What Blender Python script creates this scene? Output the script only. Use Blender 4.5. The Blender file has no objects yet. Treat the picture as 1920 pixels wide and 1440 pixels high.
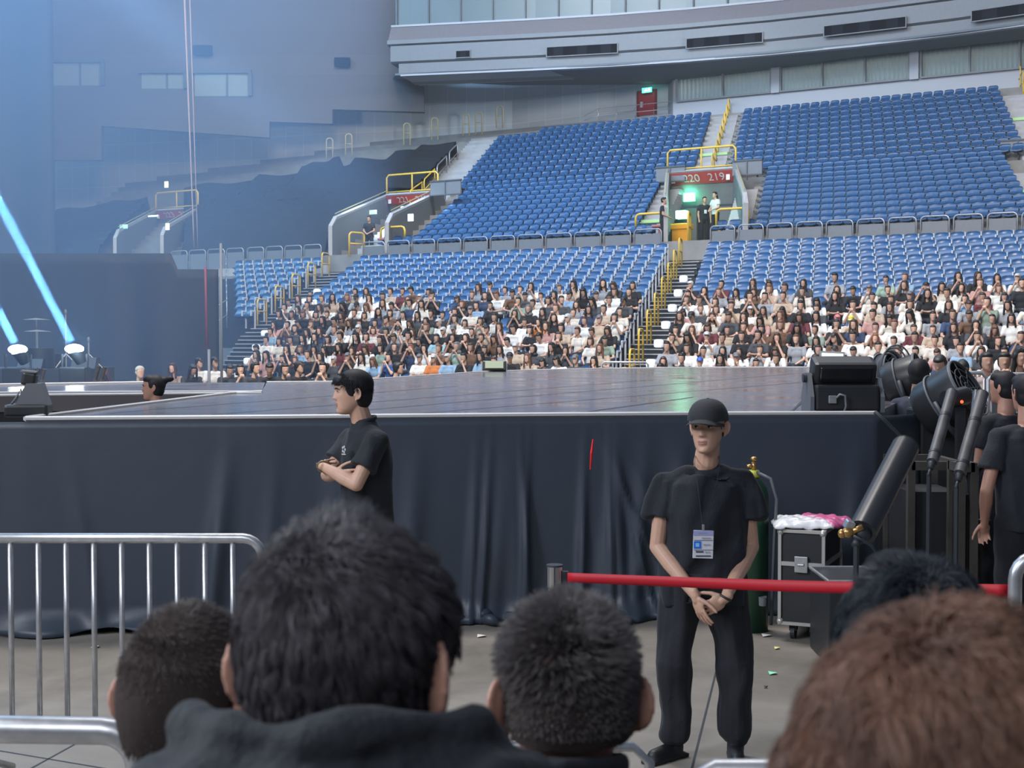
import bpy, bmesh, math, random
import numpy as np
from mathutils import Vector, Matrix, Euler
random.seed(7); np.random.seed(7)
C = bpy.context.scene.collection
S = bpy.context.scene
F = 2600.0; CAMZ = 2.06; PITCH = math.atan(80/2600.0)
# ---------------- camera, world, lights, exposure ----------------
cam = bpy.data.cameras.new('camera'); camo = bpy.data.objects.new('camera', cam); C.objects.link(camo)
cam.sensor_width = 36.0; cam.sensor_fit = 'HORIZONTAL'; cam.lens = F/1920*36.0
camo.location = (0, 0, CAMZ); camo.rotation_euler = (math.pi/2-PITCH, 0, 0)
cam.clip_start = 0.05; cam.clip_end = 300
cam.dof.use_dof = True; cam.dof.focus_distance = 14.0; cam.dof.aperture_fstop = 9.0
S.camera = camo
S.view_settings.view_transform = 'Standard'; S.view_settings.look = 'None'
S.view_settings.gamma = 1.0; S.view_settings.exposure = 0.0; S.view_settings.use_curve_mapping = False
S.cycles.max_bounces = 5; S.cycles.diffuse_bounces = 2; S.cycles.glossy_bounces = 3
S.cycles.transmission_bounces = 3; S.cycles.volume_bounces = 0; S.cycles.transparent_max_bounces = 8
S.cycles.use_denoising = True; S.cycles.caustics_reflective = False; S.cycles.caustics_refractive = False
S.cycles.sample_clamp_indirect = 4.0
W = bpy.data.worlds.new('world'); S.world = W; W.use_nodes = True
W.node_tree.nodes['Background'].inputs[0].default_value = (0.42, 0.56, 0.85, 1)
W.node_tree.nodes['Background'].inputs[1].default_value = 0.16

def lamp(kind, name, loc, target, power, color, size=None, size_y=None, spot=None, blend=0.3):
    l = bpy.data.lights.new(name, kind); o = bpy.data.objects.new(name, l); C.objects.link(o)
    o.location = loc; d = Vector(target)-Vector(loc); o.rotation_euler = d.to_track_quat('-Z', 'Y').to_euler()
    l.energy = power; l.color = color
    if kind == 'AREA':
        l.shape = 'RECTANGLE'; l.size = size; l.size_y = size_y or size
    elif size is not None: l.shadow_soft_size = size
    if spot: l.spot_size = math.radians(spot); l.spot_blend = blend
    return o

def ray(u, v):
    x = (u-960)/F; y = -(v-720)/F
    return Vector((x, math.cos(PITCH)+y*math.sin(PITCH), y*math.cos(PITCH)-math.sin(PITCH)))
def G(u, v, Y):
    r = ray(u, v); return Vector((0, 0, CAMZ)) + r*(Y/r.y)
def GZ(u, v, z):
    r = ray(u, v); return Vector((0, 0, CAMZ)) + r*((z-CAMZ)/r.z)

# house lights of the arena roof, plus added fills marked on their lines
lamp('AREA', 'house_or_fill_light', (4, 37, 30), (8, 50, 4), 7600, (0.92, 0.95, 1.0), 34, 12)
lamp('AREA', 'house_or_fill_light', (-3, 15, 20), (4, 40, 2), 9300, (1.0, 0.96, 0.93), 9, 5)
lamp('AREA', 'show_or_fill_light', (-17, 27, 17), (-15, 34, 1), 2600, (0.26, 0.54, 1.0), 12, 6)  # unseen blue fill added to light the haze and gear over stage left
lamp('AREA', 'house_or_fill_light', (-8, 3.0, 8), (1.0, 7, 1.2), 640, (0.86, 0.92, 1.0), 4, 4)
lamp('AREA', 'house_or_fill_light', (-3.5, -4, 7.5), (0.6, 3.5, 1.0), 360, (0.92, 0.95, 1.0), 5, 4)
lamp('AREA', 'house_or_fill_light', (-4, 50, 24), (-6, 80, 11), 3000, (0.70, 0.85, 1.0), 8, 4)  # unseen fill added to brighten the panelled back wall
lamp('SPOT', 'house_or_fill_light', (27, 48, 15.0), (-4, 79, 14.6), 21000, (0.85, 0.93, 1.0), 0.5, spot=17, blend=0.8)  # unseen side spot added to brighten the wall under the balcony
lamp('AREA', 'house_or_fill_light', (-7.5, 2.6, 5.6), (0.2, 1.5, 1.75), 330, (0.93, 0.95, 1.0), 1.6, 1.6)  # added rim light for hair highlights on the nearest heads
# blue show lights shining through the haze on the left
lamp('SPOT', 'show_or_fill_light', G(-260, -420, 52), G(640, 330, 60), 260000, (0.50, 0.72, 1.0), 0.6, spot=9, blend=0.9)
lamp('AREA', 'show_or_fill_light', (-26, 50, 26), (-18, 62, 4), 11000, (0.26, 0.54, 1.0), 20, 14)

# ---------------- mesh builder ----------------
def vec(a): return Vector(a)
class MB:
    def __init__(s): s.v = []; s.f = []; s.m = []; s.mi = 0
    def add(s, vs, fs):
        b = len(s.v); s.v += [tuple(p) for p in vs]; s.f += [tuple(b+i for i in f) for f in fs]; s.m += [s.mi]*len(fs); return s
    def box(s, c, sz, rot=None, taper=1.0):
        x, y, z = sz[0]/2, sz[1]/2, sz[2]/2; c = Vector(c)
        vs = [Vector((sx*x*(taper if sz_ > 0 else 1), sy*y*(taper if sz_ > 0 else 1), sz_*z)) for sz_ in (-1, 1) for sy in (-1, 1) for sx in (-1, 1)]
        if rot is not None:
            R = rot if isinstance(rot, Matrix) else Euler(rot).to_matrix()
            vs = [R @ p for p in vs]
        vs = [p+c for p in vs]
        return s.add(vs, [(0, 2, 3, 1), (4, 5, 7, 6), (0, 1, 5, 4), (2, 6, 7, 3), (0, 4, 6, 2), (1, 3, 7, 5)])
    def bbox(s, c, sz, rot=None, b=0.01):
        # box with chamfered vertical and horizontal edges
        bm = bmesh.new(); bmesh.ops.create_cube(bm, size=1.0)
        for p in bm.verts: p.co = Vector((p.co.x*sz[0], p.co.y*sz[1], p.co.z*sz[2]))
        bmesh.ops.bevel(bm, geom=list(bm.edges), offset=b, segments=2, affect='EDGES', profile=0.6)
        R = Matrix.Identity(3) if rot is None else (rot if isinstance(rot, Matrix) else Euler(rot).to_matrix())
        bm.verts.index_update()
        s.add([R @ p.co + Vector(c) for p in bm.verts], [[q.index for q in f.verts] for f in bm.faces]); bm.free(); return s
    def ring_tube(s, pts, rads, n=8, cap=True, closed=False, flat=None):
        pts = [Vector(p) for p in pts]; m = len(pts)
        if not hasattr(rads, '__len__'): rads = [rads]*m
        T = []
        for i in range(m):
            a = pts[(i-1) % m] if (closed or i > 0) else pts[i]; b = pts[(i+1) % m] if (closed or i < m-1) else pts[i]
            t = (b-a); T.append(t.normalized() if t.length > 1e-9 else Vector((0, 0, 1)))
        up = Vector((0, 0, 1)) if abs(T[0].z) < 0.9 else Vector((0, 1, 0))
        N = (up - T[0]*up.dot(T[0])).normalized(); vs = []
        for i in range(m):
            N = (N - T[i]*N.dot(T[i])); N = N.normalized() if N.length > 1e-6 else Vector((1, 0, 0)); B = T[i].cross(N)
            for k in range(n):
                a = 2*math.pi*k/n; r = rads[i]
                vs.append(pts[i] + N*(math.cos(a)*r) + B*(math.sin(a)*r*(flat or 1)))
        fs = []
        for i in range(m if closed else m-1):
            for k in range(n):
                a = i*n+k; b = i*n+(k+1) % n; c = ((i+1) % m)*n+(k+1) % n; d = ((i+1) % m)*n+k
                fs.append((a, b, c, d))
        if cap and not closed: fs.append(tuple(reversed(range(n)))); fs.append(tuple((m-1)*n+k for k in range(n)))
        return s.add(vs, fs)
    def cyl(s, a, b, r0, r1=None, n=12): return s.ring_tube([a, b], [r0, r0 if r1 is None else r1], n)
    def ell(s, c, r, rot=None, seg=12, rings=8):
        c = Vector(c); r = (r, r, r) if not hasattr(r, '__len__') else r
        R = Matrix.Identity(3) if rot is None else (rot if isinstance(rot, Matrix) else Euler(rot).to_matrix())
        vs = []; fs = []
        for i in range(1, rings):
            p = math.pi*i/rings
            for k in range(seg):
                a = 2*math.pi*k/seg
                vs.append(c + R @ Vector((r[0]*math.sin(p)*math.cos(a), r[1]*math.sin(p)*math.sin(a), r[2]*math.cos(p))))
        t = len(vs); vs.append(c + R @ Vector((0, 0, r[2]))); vs.append(c - R @ Vector((0, 0, r[2])))
        for i in range(rings-2):
            for k in range(seg):
                a = i*seg+k; b = i*seg+(k+1) % seg; fs.append((a, a+seg, b+seg, b))
        for k in range(seg):
            fs.append((t, k, (k+1) % seg)); fs.append((t+1, (rings-2)*seg+(k+1) % seg, (rings-2)*seg+k))
        return s.add(vs, fs)
    def cap(s, a, b, r0, r1=None, n=12):   # capsule
        r1 = r0 if r1 is None else r1; a = Vector(a); b = Vector(b); d = (b-a); L = d.length
        t = d.normalized() if L > 1e-6 else Vector((0, 0, 1)); pts = []; rs = []
        for k in range(5):
            q = math.pi/2*(1-k/4.0); pts.append(a - t*(math.sin(q)*r0)); rs.append(max(1e-4, math.cos(q)*r0))
        for k in range(5):
            q = math.pi/2*k/4.0; pts.append(b + t*(math.sin(q)*r1)); rs.append(max(1e-4, math.cos(q)*r1))
        return s.ring_tube(pts, rs, n)
    def grid(s, P, thick=None):
        # P: rows x cols of points -> sheet; optional thickness vector
        R = len(P); K = len(P[0]); vs = [Vector(p) for r in P for p in r]
        fs = [(i*K+j, i*K+j+1, (i+1)*K+j+1, (i+1)*K+j) for i in range(R-1) for j in range(K-1)]
        if thick is not None:
            t = Vector(thick); n = len(vs); vs2 = [p+t for p in vs]; f2 = [tuple(n+i for i in reversed(f)) for f in fs]
            ed = []
            for j in range(K-1): ed.append((j, j+1)); ed.append(((R-1)*K+j+1, (R-1)*K+j))
            for i in range(R-1): ed.append(((i+1)*K, i*K)); ed.append((i*K+K-1, (i+1)*K+K-1))
            return s.add(vs+vs2, fs+f2+[(b, a, a+n, b+n) for a, b in ed])
        return s.add(vs, fs)
    def prism(s, poly, ext):
        ext = Vector(ext); n = len(poly); vs = [Vector(p) for p in poly]; vs += [p+ext for p in vs]
        return s.add(vs, [tuple(reversed(range(n))), tuple(range(n, 2*n))]+[(i, (i+1) % n, n+(i+1) % n, n+i) for i in range(n)])
    def mesh(s, name, mats):
        me = bpy.data.meshes.new(name); me.from_pydata(s.v, [], s.f)
        for m in (mats if isinstance(mats, (list, tuple)) else [mats]): me.materials.append(m)
        if any(s.m): me.polygons.foreach_set('material_index', s.m)
        me.update(); return me
    def build(s, name, mats, parent=None, smooth=False, angle=None):
        me = s.mesh(name, mats)
        if smooth or angle: me.polygons.foreach_set('use_smooth', [True]*len(me.polygons))
        if angle: me.set_sharp_from_angle(angle=math.radians(angle))
        o = bpy.data.objects.new(name, me); C.objects.link(o)
        if parent: o.parent = parent
        return o

def link(name, me, parent=None):
    o = bpy.data.objects.new(name, me); C.objects.link(o); o.parent = parent; return o
def tag(o, label=None, cat=None, group=None, kind=None):
    if label: o['label'] = label
    if cat: o['category'] = cat
    if group: o['group'] = group
    if kind: o['kind'] = kind
    return o
def thing(name, label, cat, loc=(0, 0, 0), rz=0, group=None):
    o = bpy.data.objects.new(name, None); o.empty_display_size = 0.1; C.objects.link(o)
    o.location = loc; o.rotation_euler = (0, 0, rz); return tag(o, label, cat, group)
def struct(o, label=None): o['kind'] = 'structure'; (label and tag(o, label)); return o
def baked(mb, vox, smooth=6, fac=0.6, mats=None, name='m', dec=None, disp=None):
    """union the builder's closed shapes into one continuous skin (voxel remesh + smoothing)"""
    me = mb.mesh(name+'_raw', mats); o = bpy.data.objects.new('tmp', me); C.objects.link(o)
    m = o.modifiers.new('r', 'REMESH'); m.mode = 'VOXEL'; m.voxel_size = vox; m.use_smooth_shade = True
    if smooth: q = o.modifiers.new('s', 'SMOOTH'); q.iterations = smooth; q.factor = fac
    if dec: q = o.modifiers.new('d', 'DECIMATE'); q.ratio = dec
    dg = bpy.context.evaluated_depsgraph_get(); ev = o.evaluated_get(dg)
    out = bpy.data.meshes.new_from_object(ev, depsgraph=dg); out.name = name
    bpy.data.objects.remove(o); bpy.data.meshes.remove(me)
    out.materials.clear()
    for mm in (mats if isinstance(mats, (list, tuple)) else [mats]): out.materials.append(mm)
    out.polygons.foreach_set('use_smooth', [True]*len(out.polygons))
    if disp is not None:
        n = len(out.vertices); co = np.empty(n*3); out.vertices.foreach_get('co', co); no = np.empty(n*3)
        out.vertices.foreach_get('normal', no); co = co.reshape(-1, 3); no = no.reshape(-1, 3)
        co = disp(co, no); out.vertices.foreach_set('co', co.ravel()); out.update()
    return out

# ---------------- materials ----------------
MATS = {}
def mat(name, col=(0.5, 0.5, 0.5), rough=0.6, metal=0.0, emit=None, es=1.0, noise=0.0, nscale=8.0, bump=0.0, bscale=20.0, spec=0.5, objcol=False, attr=None, alpha=1.0, trans=0.0, sheen=0.0, sss=0.0, aniso=None):
    if name in MATS: return MATS[name]
    m = bpy.data.materials.new(name); m.use_nodes = True; nt = m.node_tree; b = nt.nodes['Principled BSDF']; L = nt.links.new
    b.inputs['Roughness'].default_value = rough; b.inputs['Metallic'].default_value = metal
    b.inputs['Specular IOR Level'].default_value = spec; b.inputs['Alpha'].default_value = alpha
    b.inputs['Transmission Weight'].default_value = trans; b.inputs['Sheen Weight'].default_value = sheen
    if sss: b.inputs['Subsurface Weight'].default_value = sss; b.inputs['Subsurface Radius'].default_value = (0.02, 0.007, 0.004)
    src = None; c4 = tuple(col)+(1,)
    if objcol: n = nt.nodes.new('ShaderNodeObjectInfo'); src = n.outputs['Color']
    if attr: n = nt.nodes.new('ShaderNodeAttribute'); n.attribute_name = attr; src = n.outputs['Color']
    tc = nt.nodes.new('ShaderNodeTexCoord')
    if noise:
        t = nt.nodes.new('ShaderNodeTexNoise'); t.inputs['Scale'].default_value = nscale; t.inputs['Detail'].default_value = 5
        L(tc.outputs['Object'], t.inputs['Vector'])
        mr = nt.nodes.new('ShaderNodeMapRange'); mr.inputs[1].default_value = 0.3; mr.inputs[2].default_value = 0.7
        mr.inputs[3].default_value = 1-noise; mr.inputs[4].default_value = 1+noise; L(t.outputs['Fac'], mr.inputs[0])
        mx = nt.nodes.new('ShaderNodeVectorMath'); mx.operation = 'SCALE'
        if src: L(src, mx.inputs[0])
        else: mx.inputs[0].default_value = col
        L(mr.outputs[0], mx.inputs['Scale']); src = mx.outputs[0]
    if src: L(src, b.inputs['Base Color'])
    else: b.inputs['Base Color'].default_value = c4
    if bump:
        t = nt.nodes.new('ShaderNodeTexNoise'); t.inputs['Scale'].default_value = bscale; t.inputs['Detail'].default_value = 4
        L(tc.outputs['Object'], t.inputs['Vector']); bp = nt.nodes.new('ShaderNodeBump'); bp.inputs['Strength'].default_value = bump
        bp.inputs['Distance'].default_value = 0.02; L(t.outputs['Fac'], bp.inputs['Height']); L(bp.outputs[0], b.inputs['Normal'])
    if emit: b.inputs['Emission Color'].default_value = tuple(emit)+(1,); b.inputs['Emission Strength'].default_value = es
    MATS[name] = m; return m
def brickmat(name, col, line, bw, bh, mortar, rough=0.7, axes='xz', noise=0.05, metal=0.0):
    m = mat(name, col, rough, metal); nt = m.node_tree; L = nt.links.new; b = nt.nodes['Principled BSDF']
    tc = nt.nodes.new('ShaderNodeTexCoord'); sp = nt.nodes.new('ShaderNodeSeparateXYZ'); cb = nt.nodes.new('ShaderNodeCombineXYZ')
    L(tc.outputs['Object'], sp.inputs[0]); ix = {'x': 0, 'y': 1, 'z': 2}
    L(sp.outputs[ix[axes[0]]], cb.inputs[0]); L(sp.outputs[ix[axes[1]]], cb.inputs[1])
    t = nt.nodes.new('ShaderNodeTexBrick'); t.offset = 0.0; t.squash = 1.0
    t.inputs['Color1'].default_value = tuple(c*(1-noise) for c in col)+(1,); t.inputs['Color2'].default_value = tuple(c*(1+noise) for c in col)+(1,)
    t.inputs['Mortar'].default_value = tuple(line)+(1,); t.inputs['Scale'].default_value = 1.0
    t.inputs['Mortar Size'].default_value = mortar; t.inputs['Mortar Smooth'].default_value = 0.3; t.inputs['Brick Width'].default_value = bw; t.inputs['Row Height'].default_value = bh
    L(cb.outputs[0], t.inputs['Vector']); L(t.outputs['Color'], b.inputs['Base Color']); return m

M_conc = mat('concrete', (0.26, 0.25, 0.24), 0.8, noise=0.15, nscale=1.5)
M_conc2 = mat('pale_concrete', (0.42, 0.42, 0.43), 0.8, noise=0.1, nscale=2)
M_white = mat('white_paint', (0.40, 0.42, 0.46), 0.5)
M_greyp = mat('grey_panel', (0.19, 0.205, 0.225), 0.55, noise=0.04)
M_brown = mat('warm_grey_panel', (0.20, 0.185, 0.20), 0.6, noise=0.05)
M_dark = mat('dark_metal', (0.03, 0.035, 0.045), 0.5)
M_darkg = mat('dark_grey', (0.10, 0.11, 0.13), 0.6)
M_yel = mat('yellow_paint', (0.80, 0.52, 0.07), 0.4)
M_steel = mat('galvanised_steel', (0.50, 0.51, 0.53), 0.35, 0.75, noise=0.12, nscale=25)
M_rail = mat('brushed_rail', (0.42, 0.43, 0.46), 0.35, 0.5)
M_seat = mat('blue_plastic', (0.032, 0.108, 0.26), 0.32, spec=0.6, noise=0.07, nscale=3)
M_seat2 = mat('blue_plastic_deep', (0.020, 0.080, 0.20), 0.36, spec=0.6, noise=0.07, nscale=3)
M_arm = mat('white_plastic', (0.62, 0.66, 0.72), 0.3)
M_tarp = mat('dark_tarpaulin', (0.012, 0.015, 0.022), 0.8, bump=0.5, bscale=1.2)
M_black = mat('black_cloth', (0.012, 0.014, 0.019), 0.65, noise=0.2, nscale=3)
M_red = mat('red_paint', (0.50, 0.03, 0.04), 0.5)
# ---------------- the arena shell ----------------
e2 = Vector((0.855, -0.519, 0)).normalized(); c2 = Vector((0.225, 0.974, 0)).normalized()
n2 = Vector((-e2.y, e2.x, 0)); RZ = math.atan2(e2.y, e2.x)    # n2 points away from the stage
OL = Vector((6.62, 47.6, 0)); OU = Vector((8.46, 48.6, 0)); ROW = 0.85; ROWU = 0.87
def zl(i): return 4.68-0.27*i
def zu(j): return 5.64 + (0.293*j if j <= 11 else 0.293*11+0.372*(j-11))
def PL(s, i, dz=0): p = OL + e2*s - c2*(ROW*i); return Vector((p.x, p.y, zl(i)+dz))
def PU(s, j, dz=0): p = OU + e2*s + c2*(ROWU*j); return Vector((p.x, p.y, zu(j)+dz))
def ll_left(i): return -14.97 if i <= 9 else -14.97+1.67*(i-9)/7.0
def lll_left(i): return -21.6+3.9*i/8.0
def obox(mb, p, lx, ly, z0, z1, rz=RZ):
    mb.box((p.x, p.y, (z0+z1)/2), (lx, ly, z1-z0), (0, 0, rz))
# arena floor
fl = MB(); fl.box((0, 40, -0.05), (140, 110, 0.1)); o = fl.build('floor', mat('arena_floor', (0.3, 0.3, 0.3))); struct(o, 'grey polished concrete arena floor')
nt = MATS['arena_floor'].node_tree; b = nt.nodes['Principled BSDF']; b.inputs['Roughness'].default_value = 0.42
tc = nt.nodes.new('ShaderNodeTexCoord'); n1 = nt.nodes.new('ShaderNodeTexNoise'); n1.inputs['Scale'].default_value = 0.9; n1.inputs['Detail'].default_value = 8
n1.inputs['Roughness'].default_value = 0.65; n1.inputs['Distortion'].default_value = 0.6
cr = nt.nodes.new('ShaderNodeValToRGB'); cr.color_ramp.elements[0].position = 0.3; cr.color_ramp.elements[0].color = (0.150, 0.137, 0.120, 1)
cr.color_ramp.elements[1].position = 0.72; cr.color_ramp.elements[1].color = (0.33, 0.30, 0.265, 1)
nt.links.new(tc.outputs['Object'], n1.inputs['Vector']); nt.links.new(n1.outputs['Fac'], cr.inputs[0]); nt.links.new(cr.outputs[0], b.inputs['Base Color'])
# expansion joints in the floor
j = MB()
for (a, b_) in (((1300, 1430), (1345, 1250)), ((60, 1440), (260, 1330)), ((-60, 1398), (190, 1440))):
    p, q = GZ(*a, 0.0), GZ(*b_, 0.0); d = (q-p).normalized(); p -= d*1.0; q += d*1.2; w = Vector((-d.y, d.x, 0))*0.006; up = Vector((0, 0, 0.0015))
    j.add([p-w+up, p+w+up, q+w+up, q-w+up], [(0, 1, 2, 3)])
struct(j.build('trim_1', M_dark), 'dark joint lines in the concrete floor')
# lower terrace: stepped risers under each block
t = MB()
for i in range(18):
    for (s0, s1) in ((ll_left(i)-0.1, -1.40), (0.0-0.15, 13.5)) + (((lll_left(i)-0.3, -16.8),) if i <= 8 else ()):
        p = PL((s0+s1)/2, i); q = p+n2*0.1
        t.box((q.x, q.y, (zl(i)-0.7+zl(i))/2), (s1-s0, 1.0, 0.7), (0, 0, RZ))
struct(t.build('floor_lower_terrace', M_dark), 'dark stepped decks of the lower seating')
# stairs of the lower tier: light nosings on dark treads
st = MB()
def stair(s0, s1, i0, i1):
    for k in range(int((i1-i0)*2)+1):
        i = i0+k/2.0; a = s0(i); b = s1(i); p = PL((a+b)/2, i)
        st.mi = 0; st.box((p.x, p.y, zl(i)-0.3), (b-a, 0.46, 0.6), (0, 0, RZ))
        q = p-n2*0.235; st.mi = 1; st.box((q.x, q.y, zl(i)-0.012), (b-a, 0.05, 0.035), (0, 0, RZ))
stair(lambda i: -1.36, lambda i: -0.16, -0.5, 17)
stair(lambda i: -16.7 if i <= 9 else -16.7+1.6*(i-9)/7.0, lambda i: ll_left(i)-0.12, -0.5, 17)
struct(st.build('floor_stairs', [M_dark, M_conc2]), 'dark stairs with pale nosings between the lower blocks')
# walkway slab and upper terrace
u = MB(); a = OL+n2*0.45
u.box(tuple((OL+e2*-8+n2*1.4)[:2])+(2.5,), (60, 1.9, 5.0-0.3), (0, 0, RZ))
struct(u.build('floor_walkway', M_conc), 'concrete walkway between the tiers')
t = MB()
def uext(j):   # s ranges that carry concrete at row j
    if j < 1: return ((-42, 14),)
    if j <= 10: return ((-42, -18.6), (-16.3, -4.3), (-0.3, 14))
    return ((-42, 14),)
for j in range(25):
    for s0, s1 in uext(j):
        p = PU((s0+s1)/2, j); q = p+n2*0.05
        if j in (3, 13): t.mi = 0
        t.box((q.x, q.y, zu(j)-0.35), (s1-s0, 0.93, 0.7), (0, 0, RZ))
t.mi = 0
struct(t.build('floor_upper_terrace', M_conc), 'concrete terraces of the upper tier')
# upper aisles: extra half steps (centre aisle rows 11..22, left aisle, side steps beside the passages)
t = MB()
for (s0, s1, j0, j1) in ((-3.25, -1.85, 11, 23), (-17.4, -15.7, 1, 23), (-4.6, -3.6, 1, 11), (-1.0, -0.1, 1, 9), (10.3, 12, 9, 22), (9.5, 11.5, 1, 9)):
    for k in range((j1-j0)*2):
        j = j0+k/2.0; p = PU((s0+s1)/2, j)
        t.box((p.x-n2.x*0.2, p.y-n2.y*0.2, zu(j)-0.2), (s1-s0, 0.5, 0.4+0.0), (0, 0, RZ))
struct(t.build('floor_upper_stairs', M_conc2), 'pale concrete stairs of the upper tier')

# back walls
bw = brickmat('panel_wall', (0.60, 0.65, 0.69), (0.72, 0.76, 0.80), 1.15, 1.3, 0.03)
def vwall(name, m, pts, thick=0.3, label=None):
    """pts: list of (x, y, z0, z1) along the wall; built in the frame of its first segment"""
    P = [Vector(p[:2]) for p in pts]; w = MB(); o0 = Vector((P[0].x, P[0].y, 0)); d = (P[-1]-P[0]); rz = math.atan2(d.y, d.x)
    R = Matrix.Rotation(-rz, 3, 'Z'); lo = []; hi = []
    for p, q in zip(P, pts):
        l = R @ (Vector((p.x, p.y, 0))-o0); lo.append((l.x, l.y, q[2])); hi.append((l.x, l.y, q[3]))
    w.grid([lo, hi], (0, thick, 0)); o = w.build(name, m); o.location = o0; o.rotation_euler = (0, 0, rz); return struct(o, label)
def gz(u_, v_, Y): return G(u_, v_, Y)
A = G(-200, 300, 92); B_ = G(790, 153, 80.5); Cc = G(960, 160, 78.5); D = G(1262, 158, 72.3)
vwall('wall_back', bw, [(A.x, A.y, 3, 26), (B_.x, B_.y, 3, 26), (Cc.x, Cc.y, 3, 26)], label='blue-grey panelled back wall behind the upper tier')
vwall('wall_back_right', bw, [(Cc.x, Cc.y, 3, 26), (D.x, D.y, 3, 26)], label='blue-grey panelled wall left of the red door')
# window wall right of the door
w0 = PU(-5.6, 23.2); w1 = PU(14, 23.2)
vwall('wall_window', M_white, [(w0.x, w0.y, 12, 14.25), (w1.x, w1.y, 12, 14.25)], label='white sill wall below the curtained windows')
vwall('wall_window_top', M_white, [(w0.x, w0.y, 15.6, 24), (w1.x, w1.y, 15.6, 24)], label='white wall above the curtained windows')
rw = MB(); p0 = w0; 
vwall('wall_corner', M_white, [(D.x-0.25, D.y+0.1, 12, 16.5), (w0.x, w0.y, 12, 16.5)], 0.2, 'short white wall beside the red door')
# curtained windows: frames, pleated curtain, glass
M_curt = mat('grey_curtain', (0.55, 0.62, 0.60), 0.85); M_glass = mat('tinted_glass', (0.45, 0.6, 0.6), 0.1, alpha=0.12, spec=0.5)
k = 0
for (s0, s1) in ((-5.4, -0.35), (0.15, 6.4), (6.95, 13.5)):
    k += 1; o = thing('window_%d' % k, 'curtained window behind the top row', 'window', PU(s0, 23.1), RZ); o['kind'] = 'structure'
    del o['category']; z0 = 14.25-o.location.z; z1 = 15.62-o.location.z; Lw = s1-s0
    fr = MB()
    nm = max(2, int(round(Lw/2.1)))
    for q in range(nm+1): fr.box((Lw*q/nm, 0, (z0+z1)/2), (0.09, 0.12, z1-z0))
    fr.box((Lw/2, 0, z0), (Lw, 0.14, 0.08)); fr.box((Lw/2, 0, z1), (Lw, 0.14, 0.08)); fr.build('window_frame', M_greyp, o)
    cu = MB(); N = int(Lw/0.03); row = []
    for zz in (z0, z1):
        row.append([(Lw*q/N, 0.25+0.045*math.sin(q*0.9+0.7*math.sin(q*0.13)), zz) for q in range(N+1)])
    cu.grid(row, (0, 0.01, 0)); cu.build('curtain', M_curt, o, smooth=True)
    g = MB(); g.box((Lw/2, 0.06, (z0+z1)/2), (Lw, 0.01, z1-z0)); g.build('pane', M_glass, o)
    pl = MB(); pl.box((Lw+0.25, 0.05, (z0+z1)/2), (0.42, 0.3, z1-z0+0.1)); pl.build('pillar', M_white, o)
# ---------------- balcony fascia ----------------
ctrl = [(735, 74.6), (1000, 70.2), (1280, 67.3), (1600, 64.2), (1960, 59.9)]
import bisect
def byY(u_):
    for (a, b) in zip(ctrl, ctrl[1:]):
        if u_ <= b[0]: return a[1]+(b[1]-a[1])*(u_-a[0])/(b[0]-a[0])
    return b[1]
# plan of the balcony front: X runs left to right; fit so a level lip lands on its line
front = []
for u_ in (742, 860, 1000, 1140, 1280, 1440, 1600, 1780, 2000, 2200):
    vb = 145-(u_-756)*0.0425-max(0, u_-1000)**2*5.2e-5
    Y = (15.6-CAMZ)/(640-vb)*2600; front.append(Vector(((u_-960)/2600*Y, Y, 0)))
def strip(mb, offs, x0=0.0):
    """offs: list of (outward, z) profile points swept along the balcony front"""
    rows = []
    for (o_, z_) in offs:
        r = []
        for q, p in enumerate(front):
            t_ = (front[min(q+1, len(front)-1)]-front[max(q-1, 0)]).normalized(); nn = Vector((t_.y, -t_.x, 0))
            pp = p+nn*o_; 
            if q == 0: pp = pp + t_*x0
            r.append((pp.x, pp.y, z_))
        rows.append(r)
    mb.grid(rows)
def band(name, m, offs, x0=0.0, label=None):
    b = MB(); strip(b, offs, x0); n = len(offs)
    K = len(front); b.f.append(tuple(K*q for q in range(n))); b.m.append(0)
    return struct(b.build(name, m), label)
band('trim_2', M_white, [(-3.5, 15.72), (0.02, 15.56), (0.06, 15.56), (0.06, 15.64), (0.0, 15.66), (-3.5, 15.8)], 0.3, 'white lip of the balcony underside')
band('wall_balcony_lower', M_greyp, [(-3, 15.66), (0.0, 15.66), (0.0, 16.2), (-0.1, 16.22), (-3, 16.22)], 0.2, 'grey lower band of the balcony front')
band('wall_balcony_middle', M_greyp, [(-3, 16.22), (-0.06, 16.22), (0.12, 16.3), (0.12, 17.08), (-0.02, 17.1), (-3, 17.1)], -0.2, 'grey middle band of the balcony front with dark vents')
band('wall_balcony_ledge', M_greyp, [(-3, 17.1), (0.0, 17.1), (0.22, 17.16), (0.22, 17.36), (-3, 17.4)], -0.35, 'grey ledge of the balcony front')
band('wall_balcony_upper', M_brown, [(-3, 17.36), (0.2, 17.36), (-0.35, 18.14), (-3, 18.14)], -0.3, 'brownish sloping band below the balcony windows')
band('trim_3', M_white, [(-3, 18.14), (-0.3, 18.14), (-0.3, 18.24), (-3, 18.24)], -0.3, 'pale sill of the balcony windows')
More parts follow.
